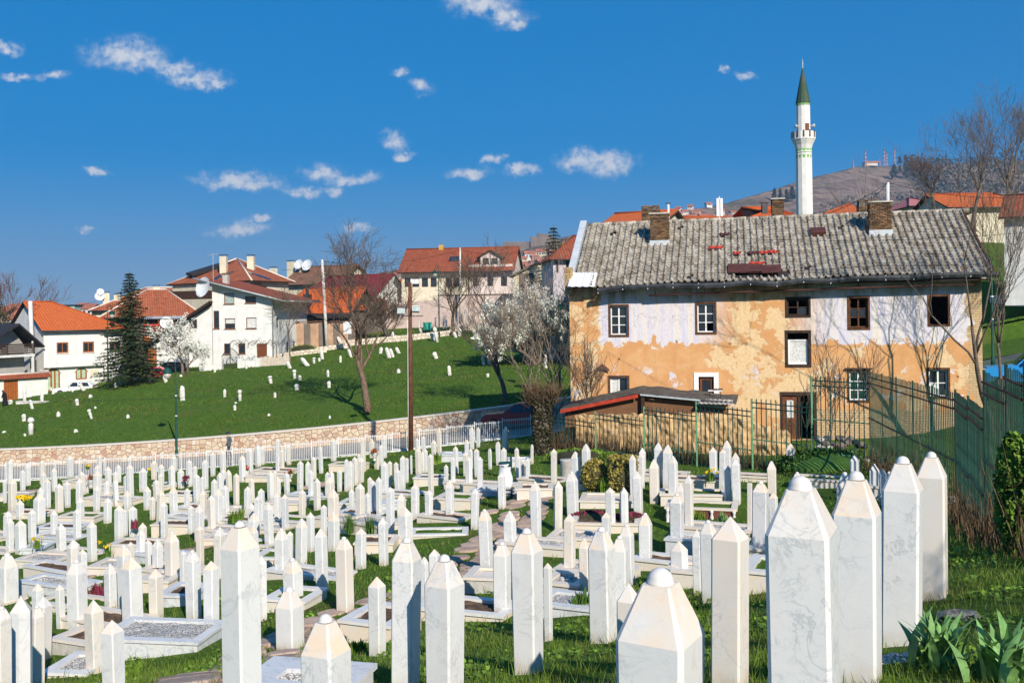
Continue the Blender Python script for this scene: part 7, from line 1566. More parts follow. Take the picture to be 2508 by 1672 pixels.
# ------------------------------------------------------------------ old stones of the upper cemetery
def px7(x, y): return (x * .2976, 850 + y * .2976)
def px8(x, y): return (650 + x * .2976, 850 + y * .2976)
OLD = {'7': '255 575 715 52 t 0;197 548 608 32 s 0;480 525 568 34 r 0;752 508 585 32 t -15;785 485 503 20 r 0;745 387 412 32 r 0;637 422 477 26 s -5;1052 550 582 28 r 0;345 370 455 25 s 0;265 432 505 28 s -12;203 338 455 26 s 0;55 432 472 30 s 0;85 432 470 32 s 10;140 365 395 32 r 0;420 330 362 20 s 0;438 360 388 26 r 0;690 295 358 40 t -30;950 290 332 25 s 0;995 270 310 20 s -15;1232 222 285 28 t 0;1368 233 290 28 s -15;1503 315 440 40 s 0;1850 345 405 22 s 0;1975 348 442 35 t 0;1933 475 518 22 s 0;1940 450 462 22 r 0;2262 370 410 22 s 0;2230 235 298 38 t -10;2027 105 178 20 s 0;1768 180 205 20 s 0;2213 545 563 26 r 0;625 672 697 36 r 0;35 687 702 36 r 0;205 708 728 24 r 0;2253 105 135 15 s 0;598 355 370 16 r 0;1490 222 245 26 r 0',
 '8': '258 302 353 34 s 0;240 183 260 34 t 0;284 230 273 26 s -4;203 115 173 28 s -20;345 87 152 35 s -40;400 83 133 28 t 0;443 87 117 20 s 0;470 15 98 26 s -8;515 187 243 22 s 0;523 277 333 28 s 0;617 70 125 20 s 0;705 15 82 22 s -15;945 0 55 28 s 10;1020 0 90 32 s -15;1050 10 82 28 s -18;1100 0 52 26 s -25;1095 175 212 32 r 0;1405 40 92 34 s -20;1517 150 232 28 s -4;1800 57 150 26 s -8;1848 15 145 34 s -8;530 560 585 20 r 0;2310 60 170 24 s -3;2213 0 115 30 s 0;2135 20 80 18 s 0;1830 215 245 22 s 0',
 '3': '133 940 1018 28 s -25;232 920 985 24 t 0;512 908 970 18 s 0;565 882 932 16 s 0;585 898 955 20 s -8;605 928 968 18 s 0;825 870 920 20 s -6;712 910 950 30 r 0;930 905 978 30 s -12;965 855 990 38 t -10;1125 897 948 28 s -15;1160 870 935 30 s 0;1303 885 940 30 s -20;1460 890 920 20 s 0;813 795 865 12 m 0;950 770 845 12 m 0;1022 755 875 18 m 0;1045 790 850 18 m 0;1130 775 855 14 m 0;1160 735 805 20 m 0;1208 700 835 14 m 0;1248 730 830 18 m 0;1285 755 830 14 m 0;1300 660 740 12 m 0;1335 750 800 16 m 0;1400 735 830 14 m 0;1178 745 790 12 m 0;1350 740 800 12 m 0'}
ro = random.Random(9)
def lumpy(mb, amp, fr):
    """weather a mesh: shift every vertex a little along smooth noise"""
    mb.v = [tuple(Vector(p) + Vector((noise.noise((p[0]*fr+7, p[1]*fr, p[2]*fr)), noise.noise((p[0]*fr, p[1]*fr+9, p[2]*fr)), noise.noise((p[0]*fr, p[1]*fr, p[2]*fr+4)))) * amp) for p in mb.v]; return mb
for zn, txt in OLD.items():
    px = {'7': px7, '8': px8, '3': px3}[zn]
    for it in txt.split(';'):
        x, yt, yb, w_, kd, tl_ = it.split(); x, yt, yb, w_, tl_ = map(float, (x, yt, yb, w_, tl_))
        ub, vb = px(x - math.tan(R(tl_)) * 0, yb); _, vt = px(x, yt); k = .2807 if zn == '3' else .2976
        p = hit(ub, vb, 'hill'); H = (vb - vt) * p.y / F / math.cos(R(tl_)); W = w_ * k * p.y / F
        if kd == 'm': p = P(ub, vb, 117.5); H = (vb - vt) * 117.5 / F; W = w_ * k * 117.5 / F
        mb = MB(); lean = R(-tl_)
        if kd == 's':
            s1 = [(-W/2, 0)]; prof = [(1.0, -.25), (1.0, H * .45), (1.06, H * .72), (.86, H * .88), (.45, H * .98), (.1, H)]
            n_ = 8; sec = [(math.cos(R(45 * q_ + 22)) * W * .54, math.sin(R(45 * q_ + 22)) * W * .32) for q_ in range(n_)]
            vs = [(a * f_, b * f_, z) for f_, z in prof for a, b in sec]; mb.add(vs, [(i*n_+q_, i*n_+(q_+1) % n_, (i+1)*n_+(q_+1) % n_, (i+1)*n_+q_) for i in range(len(prof)-1) for q_ in range(n_)] + [tuple(range((len(prof)-1)*n_, len(prof)*n_))], 0, None, True); lumpy(mb, W * .10, 3.5 / max(W, .2))
            lb, gp = ('old leaning rounded gravestone on the green slope', 'leaning old slope gravestones') if abs(tl_) > 3 else ('old upright rounded gravestone on the green slope', 'upright old slope gravestones')
        elif kd == 't':
            r_ = W / 2; mb.lathe([(r_ * .78, -.25), (r_ * .78, H * .5), (r_ * .72, H * .60), (r_ * .5, H * .64), (r_ * .5, H * .67), (r_ * .98, H * .72), (r_ * 1.06, H * .80), (r_ * .9, H * .9), (r_ * .5, H * .97), (r_ * .05, H)], n=10); lumpy(mb, W * .06, 4 / max(W, .2))
            lb, gp = 'old turban-headed gravestone with ball top on the green slope', 'turban gravestones on the slope'
        elif kd == 'r':
            mb.lathe([(W * .5, -.15), (W * .52, H * .25), (W * .42, H * .65), (W * .2, H * .93), (.02, H)], n=9); lumpy(mb, W * .16, 3 / max(W, .2)); lb, gp = 'small pale stone stump sunk in the slope grass', 'stone stumps on the slope'
        else:
            mb, _, _ = stone_mesh(max(W * .8, .16), H, 'p', ro); lb, gp = 'tall thin white gravestone below the pink wall', 'thin gravestones below the pink wall'
        o = mb.build('old_gravestone' if kd in 'st' else 'stone_stump' if kd == 'r' else 'gravestone', OLD_STONE if kd != 'm' else [MARBLE, MARBLE_CAP], None, p, ro.uniform(-.4, .4))
        o.rotation_euler = (R(ro.gauss(0, 3)), -lean if False else R(tl_) , ro.uniform(-.25, .25)); tag(o, lb, 'stone' if kd == 'r' else 'gravestone', gp)
q0, q1 = hit(*px7(140, 470), 'hill'), hit(*px7(395, 450), 'hill'); mb = MB(); d = q1 - q0; mb.box((d.length / 2, 0, .12), (d.length, .35, .34)); lumpy(mb, .05, 2); tag(mb.build('stone_sill', OLD_STONE, None, q0, math.atan2(d.y, d.x)), 'long pale stone sill lying between old stones on the slope', 'stone')

# ------------------------------------------------------------------ lamps, poles, cables
def lamp_post(loc, H, label, side=-1, hook=.55):
    root = tag(empty('street_lamp', loc), label, 'lamp'); mb = MB(); mb.lathe([(.11, -.4), (.11, .5), (.075, .6), (.065, H * .55), (.048, H * .57), (.042, H - .55)], n=10); mb.build('post', GREEN_METAL, root)
    pts_ = [Vector((0, 0, H - .6))] + [Vector((side * hook * .5 - side * hook * .5 * math.cos(R(a)), 0, H - .45 + .42 * math.sin(R(a)))) for a in range(0, 181, 20)] + [Vector((side * hook, 0, H - .62))]
    mb = MB(); mb.path(pts_, [.03] * len(pts_), 6); mb.build('arm', GREEN_METAL, root); c = Vector((side * hook, 0, H - .62))
    mb = MB(); mb.lathe([(.06, 0), (.10, -.03), (.25, -.15), (.29, -.32), (.33, -.35), (.32, -.41)], c, 14); s_ = mb.build('lamp_shade', GREEN_METAL, root)
    mb = MB(); mb.lathe([(.28, -.41), (.26, -.55), (.18, -.72), (.03, -.78)], c, 12); mb.build('lamp_glass', LAMP_GLASS, root)
    for z_ in (H * .42, H * .62): mb = MB(); mb.lathe([(.075, z_), (.075, z_ + .07)], n=10); mb.build('band', WHITE_PAINT, root)
    return root
p = hit(437, 1085, 'hill'); x = P(437, 1100, 65.4); p = Vector((x.x, road_y(x.x) + RW - .35, float(road_z(x.x)))); lamp_post(p, 6.7, 'green street lamp standing by the stone wall near the walking man')
p = hit(265, 935, 'hill'); lamp_post(p, 8.0, 'green street lamp in front of the white house with arched doors', 1, .5)
p = hit(1076, 825, 'hill'); lamp_post(p, 8.2, 'tall green street lamp on the terrace before the long cream house', -1, .4)
p = P(1372, 990, 66); p.z = gz(p.x, p.y); lamp_post(p, 6.6, 'green street lamp behind the bare thicket by the derelict house', 1, .2)
p = P(2432, 900, 52); p.z = gz(p.x, p.y); lamp_post(p, 6.0, 'green street lamp behind the right end of the derelict house', -1, .5)
def pole(loc, top, label, r0, r1, mat, name='utility_pole'):
    root = tag(empty(name, loc), label, 'pole'); d = Vector(top) - Vector(loc); mb = MB(); mb.path([(0, 0, -.3), d * .5, d], [r0, (r0 + r1) / 2, r1], 10); mb.build('shaft', mat, root); return root
pA = hit(82, 962, 'hill'); tA = P(74, 737, pA.y); o = pole(pA, tA, 'thick concrete pole in front of the chalet and white house', .26, .20, POLE_C); mb = MB(); d = tA - pA
for k in range(3): mb.bar(d + Vector((-.5, 0, -.3 - .25 * k)), d + Vector((.5, 0, -.3 - .25 * k)), .03)
mb.build('cross_arms', DARK_METAL, o)
pB = hit(801, 852, 'hill'); tB = P(789, 636, pB.y); pole(pB, tB, 'leaning concrete pole in front of the bright orange roof', .20, .14, POLE_C)
pC = P(1016, 1122, 58.2); pC.z = gz(pC.x, 55.5); pC = Vector((pC.x, 56.0, gz(pC.x, 55.8))); tC = P(1004, 692, 56.0); o = pole(pC, tC, 'tall brown wooden pole with two floodlights at the cemetery edge', .16, .10, WOOD_POLE, 'wooden_pole'); d = tC - pC
mb = MB(); cz = (P(1005, 774, 56).z - pC.z); mb.bar(Vector((d.x * .78 - .75, -.1, cz)), Vector((d.x * .78 + .75, -.1, cz)), .035); mb.build('cross_arm', DARK_METAL, o)
for (u, v) in ((982, 763), (1018, 757)):
    c = P(u, v, 55.7) - pC; mb = MB(); M_ = Matrix.Rotation(R(-25), 3, 'X') @ Matrix.Rotation(R(10), 3, 'Z'); mb.box(c, (.42, .2, .34), 0, 0, M_); mb.bar(c, Vector((c.x, c.y, cz)), .025); f_ = mb.build('floodlight', GALV, o); mb = MB(); mb.box(c + M_ @ Vector((0, -.108, 0)), (.36, .012, .28), 0, 0, M_); mb.build('floodlight_glass', GLASS_PALE, f_)
mb = MB(); mb.path([Vector((d.x * t - .13, -.1, d.z * t)) for t in (.02, .3, .6, .78)], [.02] * 4, 4); mb.build('white_conduit', WHITE_PAINT, o)
pD = P(2174, 600, 70); tD = P(2174, 447, 70); o = pole(pD, tD, 'concrete utility pole with many cables behind the mossy roof', .16, .12, POLE_C); d = tD - pD; mb = MB()
for k in range(3): mb.bar(d + Vector((-.45, 0, -.1 - .2 * k)), d + Vector((.45, 0, -.1 - .2 * k)), .025)
mb.bar(d, d + Vector((-.35, 0, .5)), .02); mb.build('cross_arms', DARK_METAL, o)
pE = P(1124, 700, 121); pole(P(1127, 775, 121), P(1127, 607, 121), 'slim concrete pole in front of the long cream house', .14, .10, POLE_C)
def cable(a, b, sag, label, r=.014, n=16):
    a, b = Vector(a), Vector(b); mb = MB(); o = a.copy(); mb.path([a.lerp(b, k / n) - Vector((0, 0, sag * 4 * (k / n) * (1 - k / n))) - o for k in range(n + 1)], [r] * (n + 1), 4); tag(mb.build('overhead_cable', CABLE, None, o), label, 'cable')
cable(tA + Vector((0, 0, -.3)), P(246, 733, 126), .6, 'cable from the thick concrete pole to the dish chimney', .02)
cable(tB + Vector((0, 0, -.1)), P(985, 645, 130), .5, 'cable from the leaning concrete pole to the long cream house', .02)
cable(tB + Vector((0, 0, -.1)), P(690, 660, 135), .4, 'cable from the leaning concrete pole to the dish house', .02)
cable(tB + Vector((0, 0, -.2)), P(1127, 612, 121), .8, 'cable from the leaning concrete pole to the slim pole', .02)
cable(P(1127, 609, 121), P(1420, 575, 60), .9, 'cable from the slim pole towards the derelict house', .014)
cable(tD, P(1880, 552, 52), .6, 'dark cable from the concrete utility pole down to the ridge', .022); cable(tD, P(2040, 560, 52), .3, 'second cable from the concrete utility pole to the chimney', .022)
cable(tD, P(2560, 480, 66), .5, 'cable from the concrete utility pole to the bare trees', .018)
cable(P(1720, 578, 40), P(2560, 566, 33), .25, 'thin wire stretched across the front of the mossy roof', .008)
cable(P(-40, 985, 75), P(1560, 858, 75), 1.0, 'long thin wire hanging over the green slope', .010)

# ------------------------------------------------------------------ cars
def car(loc, rz, paint, label, Lc=4.1, Hc=1.42, name='parked_car', wagon=False):
    root = tag(empty(name, loc, rz), label, 'car'); W = .82
    body = [(-.50, .28), (-.50, .62), (-.44, .80), (-.30, .84), (-.14, .90), (.26, .92), (.44, .90), (.495, .80), (.50, .30)]      # x along length (front at -), z
    cabin = [(-.17, .90), (-.03, 1.36), (.06, 1.42), (.30, 1.40), (.44, 1.30 if wagon else 1.05), (.46, .90)]
    def loft(pr, w0, w1, mat, nm, zlim):
        mb = MB(); vs = []
        for yy, sx in ((-1, 1), (1, 1)):
            for x_, z_ in pr: t = min(max((z_ - zlim[0]) / (zlim[1] - zlim[0]), 0), 1); vs.append((x_ * Lc, yy * (w0 + (w1 - w0) * t), z_ * Hc / 1.42))
        n = len(pr); fs = [(k, k + 1, n + k + 1, n + k) for k in range(n - 1)] + [tuple(reversed(range(n))), tuple(range(n, 2 * n)), (n - 1, 0, n, 2 * n - 1)]; mb.add(vs, fs, 0); return mb.build(nm, mat, root)
    loft(body, W, W * .95, paint, 'body', (.3, .92)); loft(cabin, W * .93, W * .72, paint, 'cabin', (.9, 1.42))
    s = Hc / 1.42
    for yy in (-1, 1):
        for (a, b, c, d_) in (((-.115, .94), (.10, .94), (.09, 1.33), (-.02, 1.33)), ((.125, .94), (.385, .94), (.33 if not wagon else .40, 1.31), (.12, 1.34))):
            mb = MB(); vs = [(q[0] * Lc, yy * (W * .93 + (W * .72 - W * .93) * (q[1] - .9) / .52 + .012), q[1] * s) for q in (a, b, c, d_)]; mb.add(vs, [(0, 1, 2, 3) if yy < 0 else (3, 2, 1, 0)]); mb.build('side_window', GLASS, root)
    for (x0, z0, x1, z1, nm) in ((-.165, .93, -.045, 1.33, 'windscreen'), (.462, .94, .443, 1.27 if wagon else 1.03, 'rear_window')):
        mb = MB(); o_ = -.012 * Lc if x0 < 0 else .006 * Lc; mb.quad((x0 * Lc + o_, -W * .84, z0 * s), (x0 * Lc + o_, W * .84, z0 * s), (x1 * Lc + o_, W * .68, z1 * s), (x1 * Lc + o_, -W * .68, z1 * s)); mb.build(nm, GLASS, root)
    for xx in (-.31, .31):
        for yy in (-1, 1):
            mb = MB(); mb.bar((xx * Lc, yy * (W - .16), .31), (xx * Lc, yy * (W + .02), .31), .31, n=16, smooth=False); wh = mb.build('wheel', TYRE, root); mb = MB(); mb.bar((xx * Lc, yy * (W - .02), .31), (xx * Lc, yy * (W + .03), .31), .19, n=12); mb.build('rim', RIM, wh)
    for yy in (-1, 1):
        mb = MB(); mb.box((-.475 * Lc, yy * .58, .68 * s), (.12, .34, .14)); mb.build('headlight', LAMP_GLASS, root); mb = MB(); mb.box((.493 * Lc, yy * .62, .74 * s), (.06, .24, .2)); mb.build('tail_light', REDF, root)
        mb = MB(); mb.box((-.10 * Lc, yy * (W + .08), .98 * s), (.1, .16, .11)); mb.build('mirror', paint, root)
    mb = MB(); mb.box((-.497 * Lc, 0, .42 * s), (.1, W * 1.86, .18)); mb.build('bumper', DARK_METAL, root)
    return root
ang = math.atan(-.13)
x_ = P(1268, 1050, 60.2).x; car(Vector((x_, 60.4, float(road_z(np.array(x_))))), ang, CAR_RED, 'dark red car parked by the stone wall behind the railing', 4.3, 1.55)
p = P(186, 955, 95.5); p.z = P(186, 952, 95.5).z - .65; car(p, R(6), CAR_WHITE, 'white hatchback parked below the arched doors', 3.9, 1.4)
p = P(364, 935, 97.5); p.z = P(364, 927, 97.5).z - .2; car(p, R(8), CAR_RED2, 'bright red car parked behind the spruce', 4.0, 1.35)
p = P(408, 920, 101.5); p.z = P(408, 917, 101).z - .25; car(p, R(10), CAR_DARK, 'black estate car parked beside the bright red one', 4.4, 1.55, wagon=True)
p = P(2530, 915, 45.0); p.z = P(2515, 868, 45.0).z - 1.55; car(p, R(-20), CAR_BLUE, 'blue van roof showing above the green side fence', 4.4, 1.75, 'parked_van', wagon=True)

# ------------------------------------------------------------------ people
def figure(name, loc, rz, joints, edges, label, zones, H):
    """skeleton of joints (x, y, z, radius) grown into one continuous skin"""
    me = bpy.data.meshes.new(name); me.from_pydata([j[:3] for j in joints], edges, []); o = bpy.data.objects.new(name, me); COL.objects.link(o)
    sk = o.modifiers.new('skin', 'SKIN'); sk.use_smooth_shade = True
    for i, j in enumerate(joints): v = me.skin_vertices[0].data[i]; v.radius = j[3] if isinstance(j[3], tuple) else (j[3], j[3]); v.use_root = (i == 0)
    ss_ = o.modifiers.new('sub', 'SUBSURF'); ss_.levels = ss_.render_levels = 2
    dg = bpy.context.evaluated_depsgraph_get(); m2 = bpy.data.meshes.new_from_object(o.evaluated_get(dg)); COL.objects.unlink(o); bpy.data.objects.remove(o)
    mats = []; 
    for z1, m in zones: m2.materials.append(m)
    for p in m2.polygons:
        for k, (z1, m) in enumerate(zones):
            if p.center.z <= z1: p.material_index = k; break
    return tag(obj(name, m2, None, loc, rz), label, 'person')
J = [(0, 0, .95, (.15, .12)), (0, 0, 1.15, (.16, .12)), (.0, 0, 1.36, (.19, .13)), (.02, 0, 1.50, .065), (.05, 0, 1.60, (.085, .095)), (.06, 0, 1.70, (.08, .09)),
     (0, -.20, 1.42, .07), (-.05, -.25, 1.17, .055), (.10, -.18, 1.00, .05), (.16, -.14, .98, .042), (0, .20, 1.42, .07), (-.05, .25, 1.17, .055), (.10, .18, 1.00, .05), (.16, .14, .98, .042),
     (.0, -.09, .88, .095), (.20, -.10, .50, .07), (.22, -.10, .10, .05), (.36, -.10, .05, .04), (.0, .09, .88, .095), (-.08, .10, .50, .07), (-.26, .10, .14, .05), (-.16, .10, .04, .04)]
E = [(0, 1), (1, 2), (2, 3), (3, 4), (4, 5), (2, 6), (6, 7), (7, 8), (8, 9), (2, 10), (10, 11), (11, 12), (12, 13), (0, 14), (14, 15), (15, 16), (16, 17), (0, 18), (18, 19), (19, 20), (20, 21)]
x_ = P(560, 1115, 61.5).x; loc = Vector((x_, 61.6, float(road_z(np.array(x_))) + .0))
man = figure('person', loc, math.pi + ang, J, E, 'person in grey jacket, jeans and navy cap walking along the street wall, hands in pockets', [(.10, SHOE), (.93, JEANS), (1.50, JACKET), (3, SKIN)], 1.75)
mb = MB(); mb.lathe([(.105, 1.665), (.112, 1.70), (.10, 1.76), (.06, 1.80), (.01, 1.81)], (.055, 0, 0), 12); mb.box((.17, 0, 1.675), (.12, .15, .02)); mb.build('cap', CAP_BLUE, man)
J2 = [(0, 0, .9, (.2, .18)), (0, 0, 1.15, (.17, .14)), (.05, 0, 1.33, (.18, .13)), (.12, 0, 1.44, .07), (.17, 0, 1.53, (.09, .1)), (.19, 0, 1.62, (.08, .09)), (.05, -.2, 1.28, .075), (.1, -.24, 1.05, .06), (.24, -.14, .95, .045), (.05, .2, 1.28, .075), (.1, .24, 1.05, .06), (.24, .14, .95, .045), (0, 0, .5, (.24, .22)), (0, 0, .12, (.28, .25))]
E2 = [(0, 1), (1, 2), (2, 3), (3, 4), (4, 5), (2, 6), (6, 7), (7, 8), (2, 9), (9, 10), (10, 11), (0, 12), (12, 13)]
p = P(12, 975, 86); p.z = P(14, 953, 86).z - 1.68; figure('person', p, math.pi, J2, E2, 'person in long black clothes and dark headscarf passing the orange plank door', [(1.42, BLACK_CLOTH), (3, SCARF)], 1.65)

# ------------------------------------------------------------------ litter basket, bins, urns, flowers
p = hit(1243, 1222); lb_ = tag(empty('litter_basket', p), 'green wire litter basket with white plastic bag hanging beside the path', 'bin'); mb = MB(); mb.bar((.12, .1, -.2), (.12, .1, 1.25), .03, n=6); mb.build('post', GREEN_METAL, lb_)
mb = MB(); mb.lathe([(.19, .98), (.20, 1.06), (.21, 1.08), (.20, 1.09)], (-.05, 0, 0), 14); mb.build('rim', GREEN_METAL, lb_)
mb = MB(); mb.lathe([(.17, .30), (.22, .42), (.21, .62), (.165, .85), (.18, 1.0), (.205, 1.05)], (-.05, 0, 0), 16); lumpy(mb, .05, 7); mb.build('plastic_bag', PLASTIC_BAG, lb_)
mb = MB()
for z_ in (.12, .22, .32): mb.path([Vector((-.05 + .25 * math.cos(a), .25 * math.sin(a), z_)) for a in np.linspace(0, 6.283, 17)], [.012] * 17, 4)
for a in np.linspace(0, 6.283, 12): mb.bar((-.05 + .25 * math.cos(a), .25 * math.sin(a), .1), (-.05 + .25 * math.cos(a), .25 * math.sin(a), .34), .008)
tag(mb.build('wire_cage', DARK_METAL, lb_), kind='stuff')
p = hit(1390, 1172); mb = MB(); mb.lathe([(.22, -.1), (.24, .1), (.25, .62), (.265, .66), (.25, .68)], n=16); tag(mb.build('concrete_bin', CONCRETE, None, p), 'round concrete bin by the green back fence', 'bin')
p = hit(1047, 815, 'hill'); tb2 = tag(empty('litter_bin', p), 'small teal litter bin on posts near the terrace lamp', 'bin'); mb = MB(); mb.box((0, 0, .75), (.9, .6, .75)); mb.build('bin_body', TEAL, tb2); mb = MB(); mb.box((0, 0, 1.18), (1.0, .66, .1)); mb.build('bin_lid', TEAL, tb2)
for sx in (-.4, .4): mb = MB(); mb.bar((sx, 0, -.2), (sx, 0, 1.15), .05); mb.build('leg', GREEN_METAL, tb2)
p = hit(852, 862, 'hill'); sb = tag(empty('notice_board', p), 'white notice board on a post by the adobe wall', 'sign'); mb = MB(); mb.bar((0, 0, -.2), (0, 0, 1.9), .05); mb.build('post', GALV, sb); mb = MB(); mb.box((0, -.06, 2.6), (.85, .05, 1.3)); mb.build('board', SIGN_W, sb)
def urn(p, label, fl=REDF, s=1.0, seed=1):
    r_ = tag(empty('flower_urn', p), label, 'urn'); mb = MB(); mb.lathe([(.09*s, -.03), (.09*s, .03*s), (.04*s, .06*s), (.05*s, .12*s), (.13*s, .2*s), (.14*s, .34*s), (.155*s, .36*s)], n=14); mb.build('vase', MARBLE, r_)
    g = np.random.default_rng(seed); C = g.normal(0, .09 * s, (40, 3)) + np.array([0, 0, .48 * s]); tag(obj('flowers', np_mesh('flowers', tufts(C, 200, .020 * s, .02, seed), 4, fl), r_), kind='stuff'); tag(obj('leaves', np_mesh('leaves', tufts(C - [0, 0, .06], 160, .03 * s, .03, seed + 1), 4, LEAF_MID), r_), kind='stuff')
urn(hit(711, 1205) + Vector((0, 0, .45)), 'white urn of red flowers on the cream slab grave', s=.75)
urn(hit(918, 1150) + Vector((0, 0, .42)), 'white pot of pink and red flowers among the slim stones', s=.9, seed=5); urn(hit(603, 1178) + Vector((0, 0, .1)), 'small red flower pot at the foot of a domed stone', s=1.0, seed=7); urn(hit(223, 1212) + Vector((0, 0, .35)), 'red candle flowers on a cream surround', s=.8, seed=9)
def clump(name, p, label, n, h, w_, leaf, flower=None, nf=0, seed=0, droop=.5, fs=.024):
    """upright strap leaves fanning out, each a folded blade of six faces; optional flower heads"""
    r_ = tag(empty(name, p), label, 'plant'); g = random.Random(seed); mb = MB()
    for k in range(n):
        a = g.uniform(0, 6.283); ln = h * g.uniform(.6, 1.15); o_ = Vector((g.gauss(0, .05 + .08 * w_ * 4), g.gauss(0, .05 + .06 * w_ * 4), 0)); dr = Vector((math.cos(a), math.sin(a), 0)); sd_ = Vector((-dr.y, dr.x, 0)); sp_ = g.uniform(.1, .75) * droop; L_ = []
        for i in range(5): t = i / 4; wd = w_ * (.55 + 1.1 * t - 1.62 * t * t) * g.uniform(.9, 1.1); c = o_ + dr * (ln * sp_ * t * t + .02) + Vector((0, 0, ln * (t - .25 * sp_ * t * t))); L_ += [c - sd_ * wd, c + dr * wd * -.25, c + sd_ * wd]
        mb.add(L_, [f_ for i in range(4) for f_ in ((3*i, 3*i+1, 3*i+4, 3*i+3), (3*i+1, 3*i+2, 3*i+5, 3*i+4))], 0, None, True)
    tag(mb.build('leaves', leaf, r_), kind='stuff')
    if flower:
        C = [(g.gauss(0, h * .3), g.gauss(0, h * .25), h * g.uniform(.75, 1.1)) for _ in range(nf)]; tag(obj('flowers', np_mesh('flowers', tufts(C, nf * 14, fs, fs * .5, seed), 4, flower), r_), kind='stuff')
    return r_
def at(u, v, h=0): return hit(u, v) + Vector((0, 0, h))
clump('tulip_clump', at(2292, 1640), 'broad-leaved tulip clump with no flowers beside a domed gravestone', 44, .36, .048, TULIP_LEAF, seed=1, droop=1.0)
clump('tulip_clump', at(2470, 1668), 'second broad-leaved tulip clump on the grass bank by the fence', 40, .36, .048, TULIP_LEAF, seed=2, droop=1.0)
clump('tulip_clump', at(92, 1362, .25), 'yellow tulips on the cream gravel grave', 34, .34, .022, LEAF_BRIGHT, YELLOW, 5, 3)
clump('narcissus_clump', at(265, 1375, .1), 'narcissus leaves with few yellow flowers behind a domed stone', 46, .42, .018, LEAF_MID, YELLOW, 5, 4); clump('narcissus_clump', at(60, 1252, .3), 'dense clump of yellow flowers in a cream surround', 50, .30, .02, LEAF_MID, YELLOW, 22, 5, fs=.05)
clump('narcissus_clump', at(858, 1315, .1), 'tall narcissus leaves beside the slim stones', 60, .55, .016, LEAF_MID, None, 0, 6); clump('narcissus_clump', at(905, 1320, .1), 'spreading narcissus leaves in the cream surround', 60, .55, .016, LEAF_MID, None, 0, 7)
clump('leafy_plant', at(1425, 1500), 'leafy plant at the side of a tall domed stone', 40, .40, .03, LEAF_MID, None, 0, 8); clump('lily_clump', at(572, 1288, .1), 'bright green lily leaves behind the broad domed stone', 70, .45, .028, LEAF_BRIGHT, None, 0, 9); clump('lily_clump', at(592, 1280, .1), 'second bright lily clump behind the broad domed stone', 50, .42, .028, LEAF_BRIGHT, None, 0, 10)
clump('green_shrub', at(1071, 1155, .35), 'bright green shrub on the white grave surround', 70, .5, .03, LEAF_BRIGHT, None, 0, 11); clump('pansy_bed', at(215, 1168, .4), 'pansies on the cream grave by the railing', 30, .2, .02, LEAF_MID, YELLOW, 10, 12); clump('pansy_bed', at(367, 1170, .2), 'pale yellow flowers on a small white grave', 30, .22, .02, LEAF_MID, YELLOW, 6, 13)
clump('spring_flowers', at(1740, 1205, .3), 'spring flowers with yellow heads in the cream tray', 60, .32, .02, LEAF_MID, YELLOW, 5, 14); clump('leafy_plant', at(1712, 1290), 'leafy plant before the red granite grave', 60, .4, .03, LEAF_BRIGHT, None, 0, 15); clump('leafy_plant', at(1770, 1288), 'grey green leaf tuft before the red granite grave', 60, .35, .018, TULIP_LEAF, None, 0, 16)
clump('leafy_plant', at(1480, 1208), 'bright strap leaves between the clipped shrubs', 60, .5, .02, LEAF_BRIGHT, None, 0, 17); clump('herb_patch', at(320, 1650), 'bright herb patch at the foot of the front stones', 90, .16, .035, LEAF_BRIGHT, None, 0, 18); clump('herb_patch', at(875, 1598), 'low leafy herbs beside the short pointed stone', 70, .16, .03, LEAF_BRIGHT, None, 0, 19)
clump('heather', at(455, 1198, .35), 'small purple heather on a cream grave', 50, .2, .015, PURPLE, PURPLE, 20, 20); clump('dark_shrub', at(235, 1468), 'dark red leafed shrub between slim stones', 60, .35, .03, PURPLE, None, 0, 21); clump('dark_shrub', at(330, 1320, .35), 'small dark shrub on the tall cream surround', 40, .3, .03, PURPLE, None, 0, 22)
p = at(2355, 1520, .02); bm = bmesh.new(); bmesh.ops.create_icosphere(bm, subdivisions=3, radius=1.0)
for v in bm.verts: k = 1 + .28 * noise.noise(v.co * 1.6) + .10 * noise.noise(v.co * 5); v.co = Vector((v.co.x * .20 * k, v.co.y * .12 * k, v.co.z * .085 * k))
me = bpy.data.meshes.new('rock'); bm.to_mesh(me); bm.free(); me.materials.append(M('lichen_rock', (.20, .17, .145), .95, .5, 9, .9, 26, c2=(.38, .36, .32))); tag(obj('rock', me, None, p, -.35), 'grey brown rock lying on the grass bank', 'rock')
p = at(2230, 1622, .005); mb = MB(); mb.lathe([(.22, -.05), (.21, .0), (.12, .02), (.02, .025)], n=14); lumpy(mb, .03, 9); tag(mb.build('gravel_heap', GRAVEL, None, p), 'small heap of white gravel at the foot of a domed stone', 'gravel', kind='stuff')
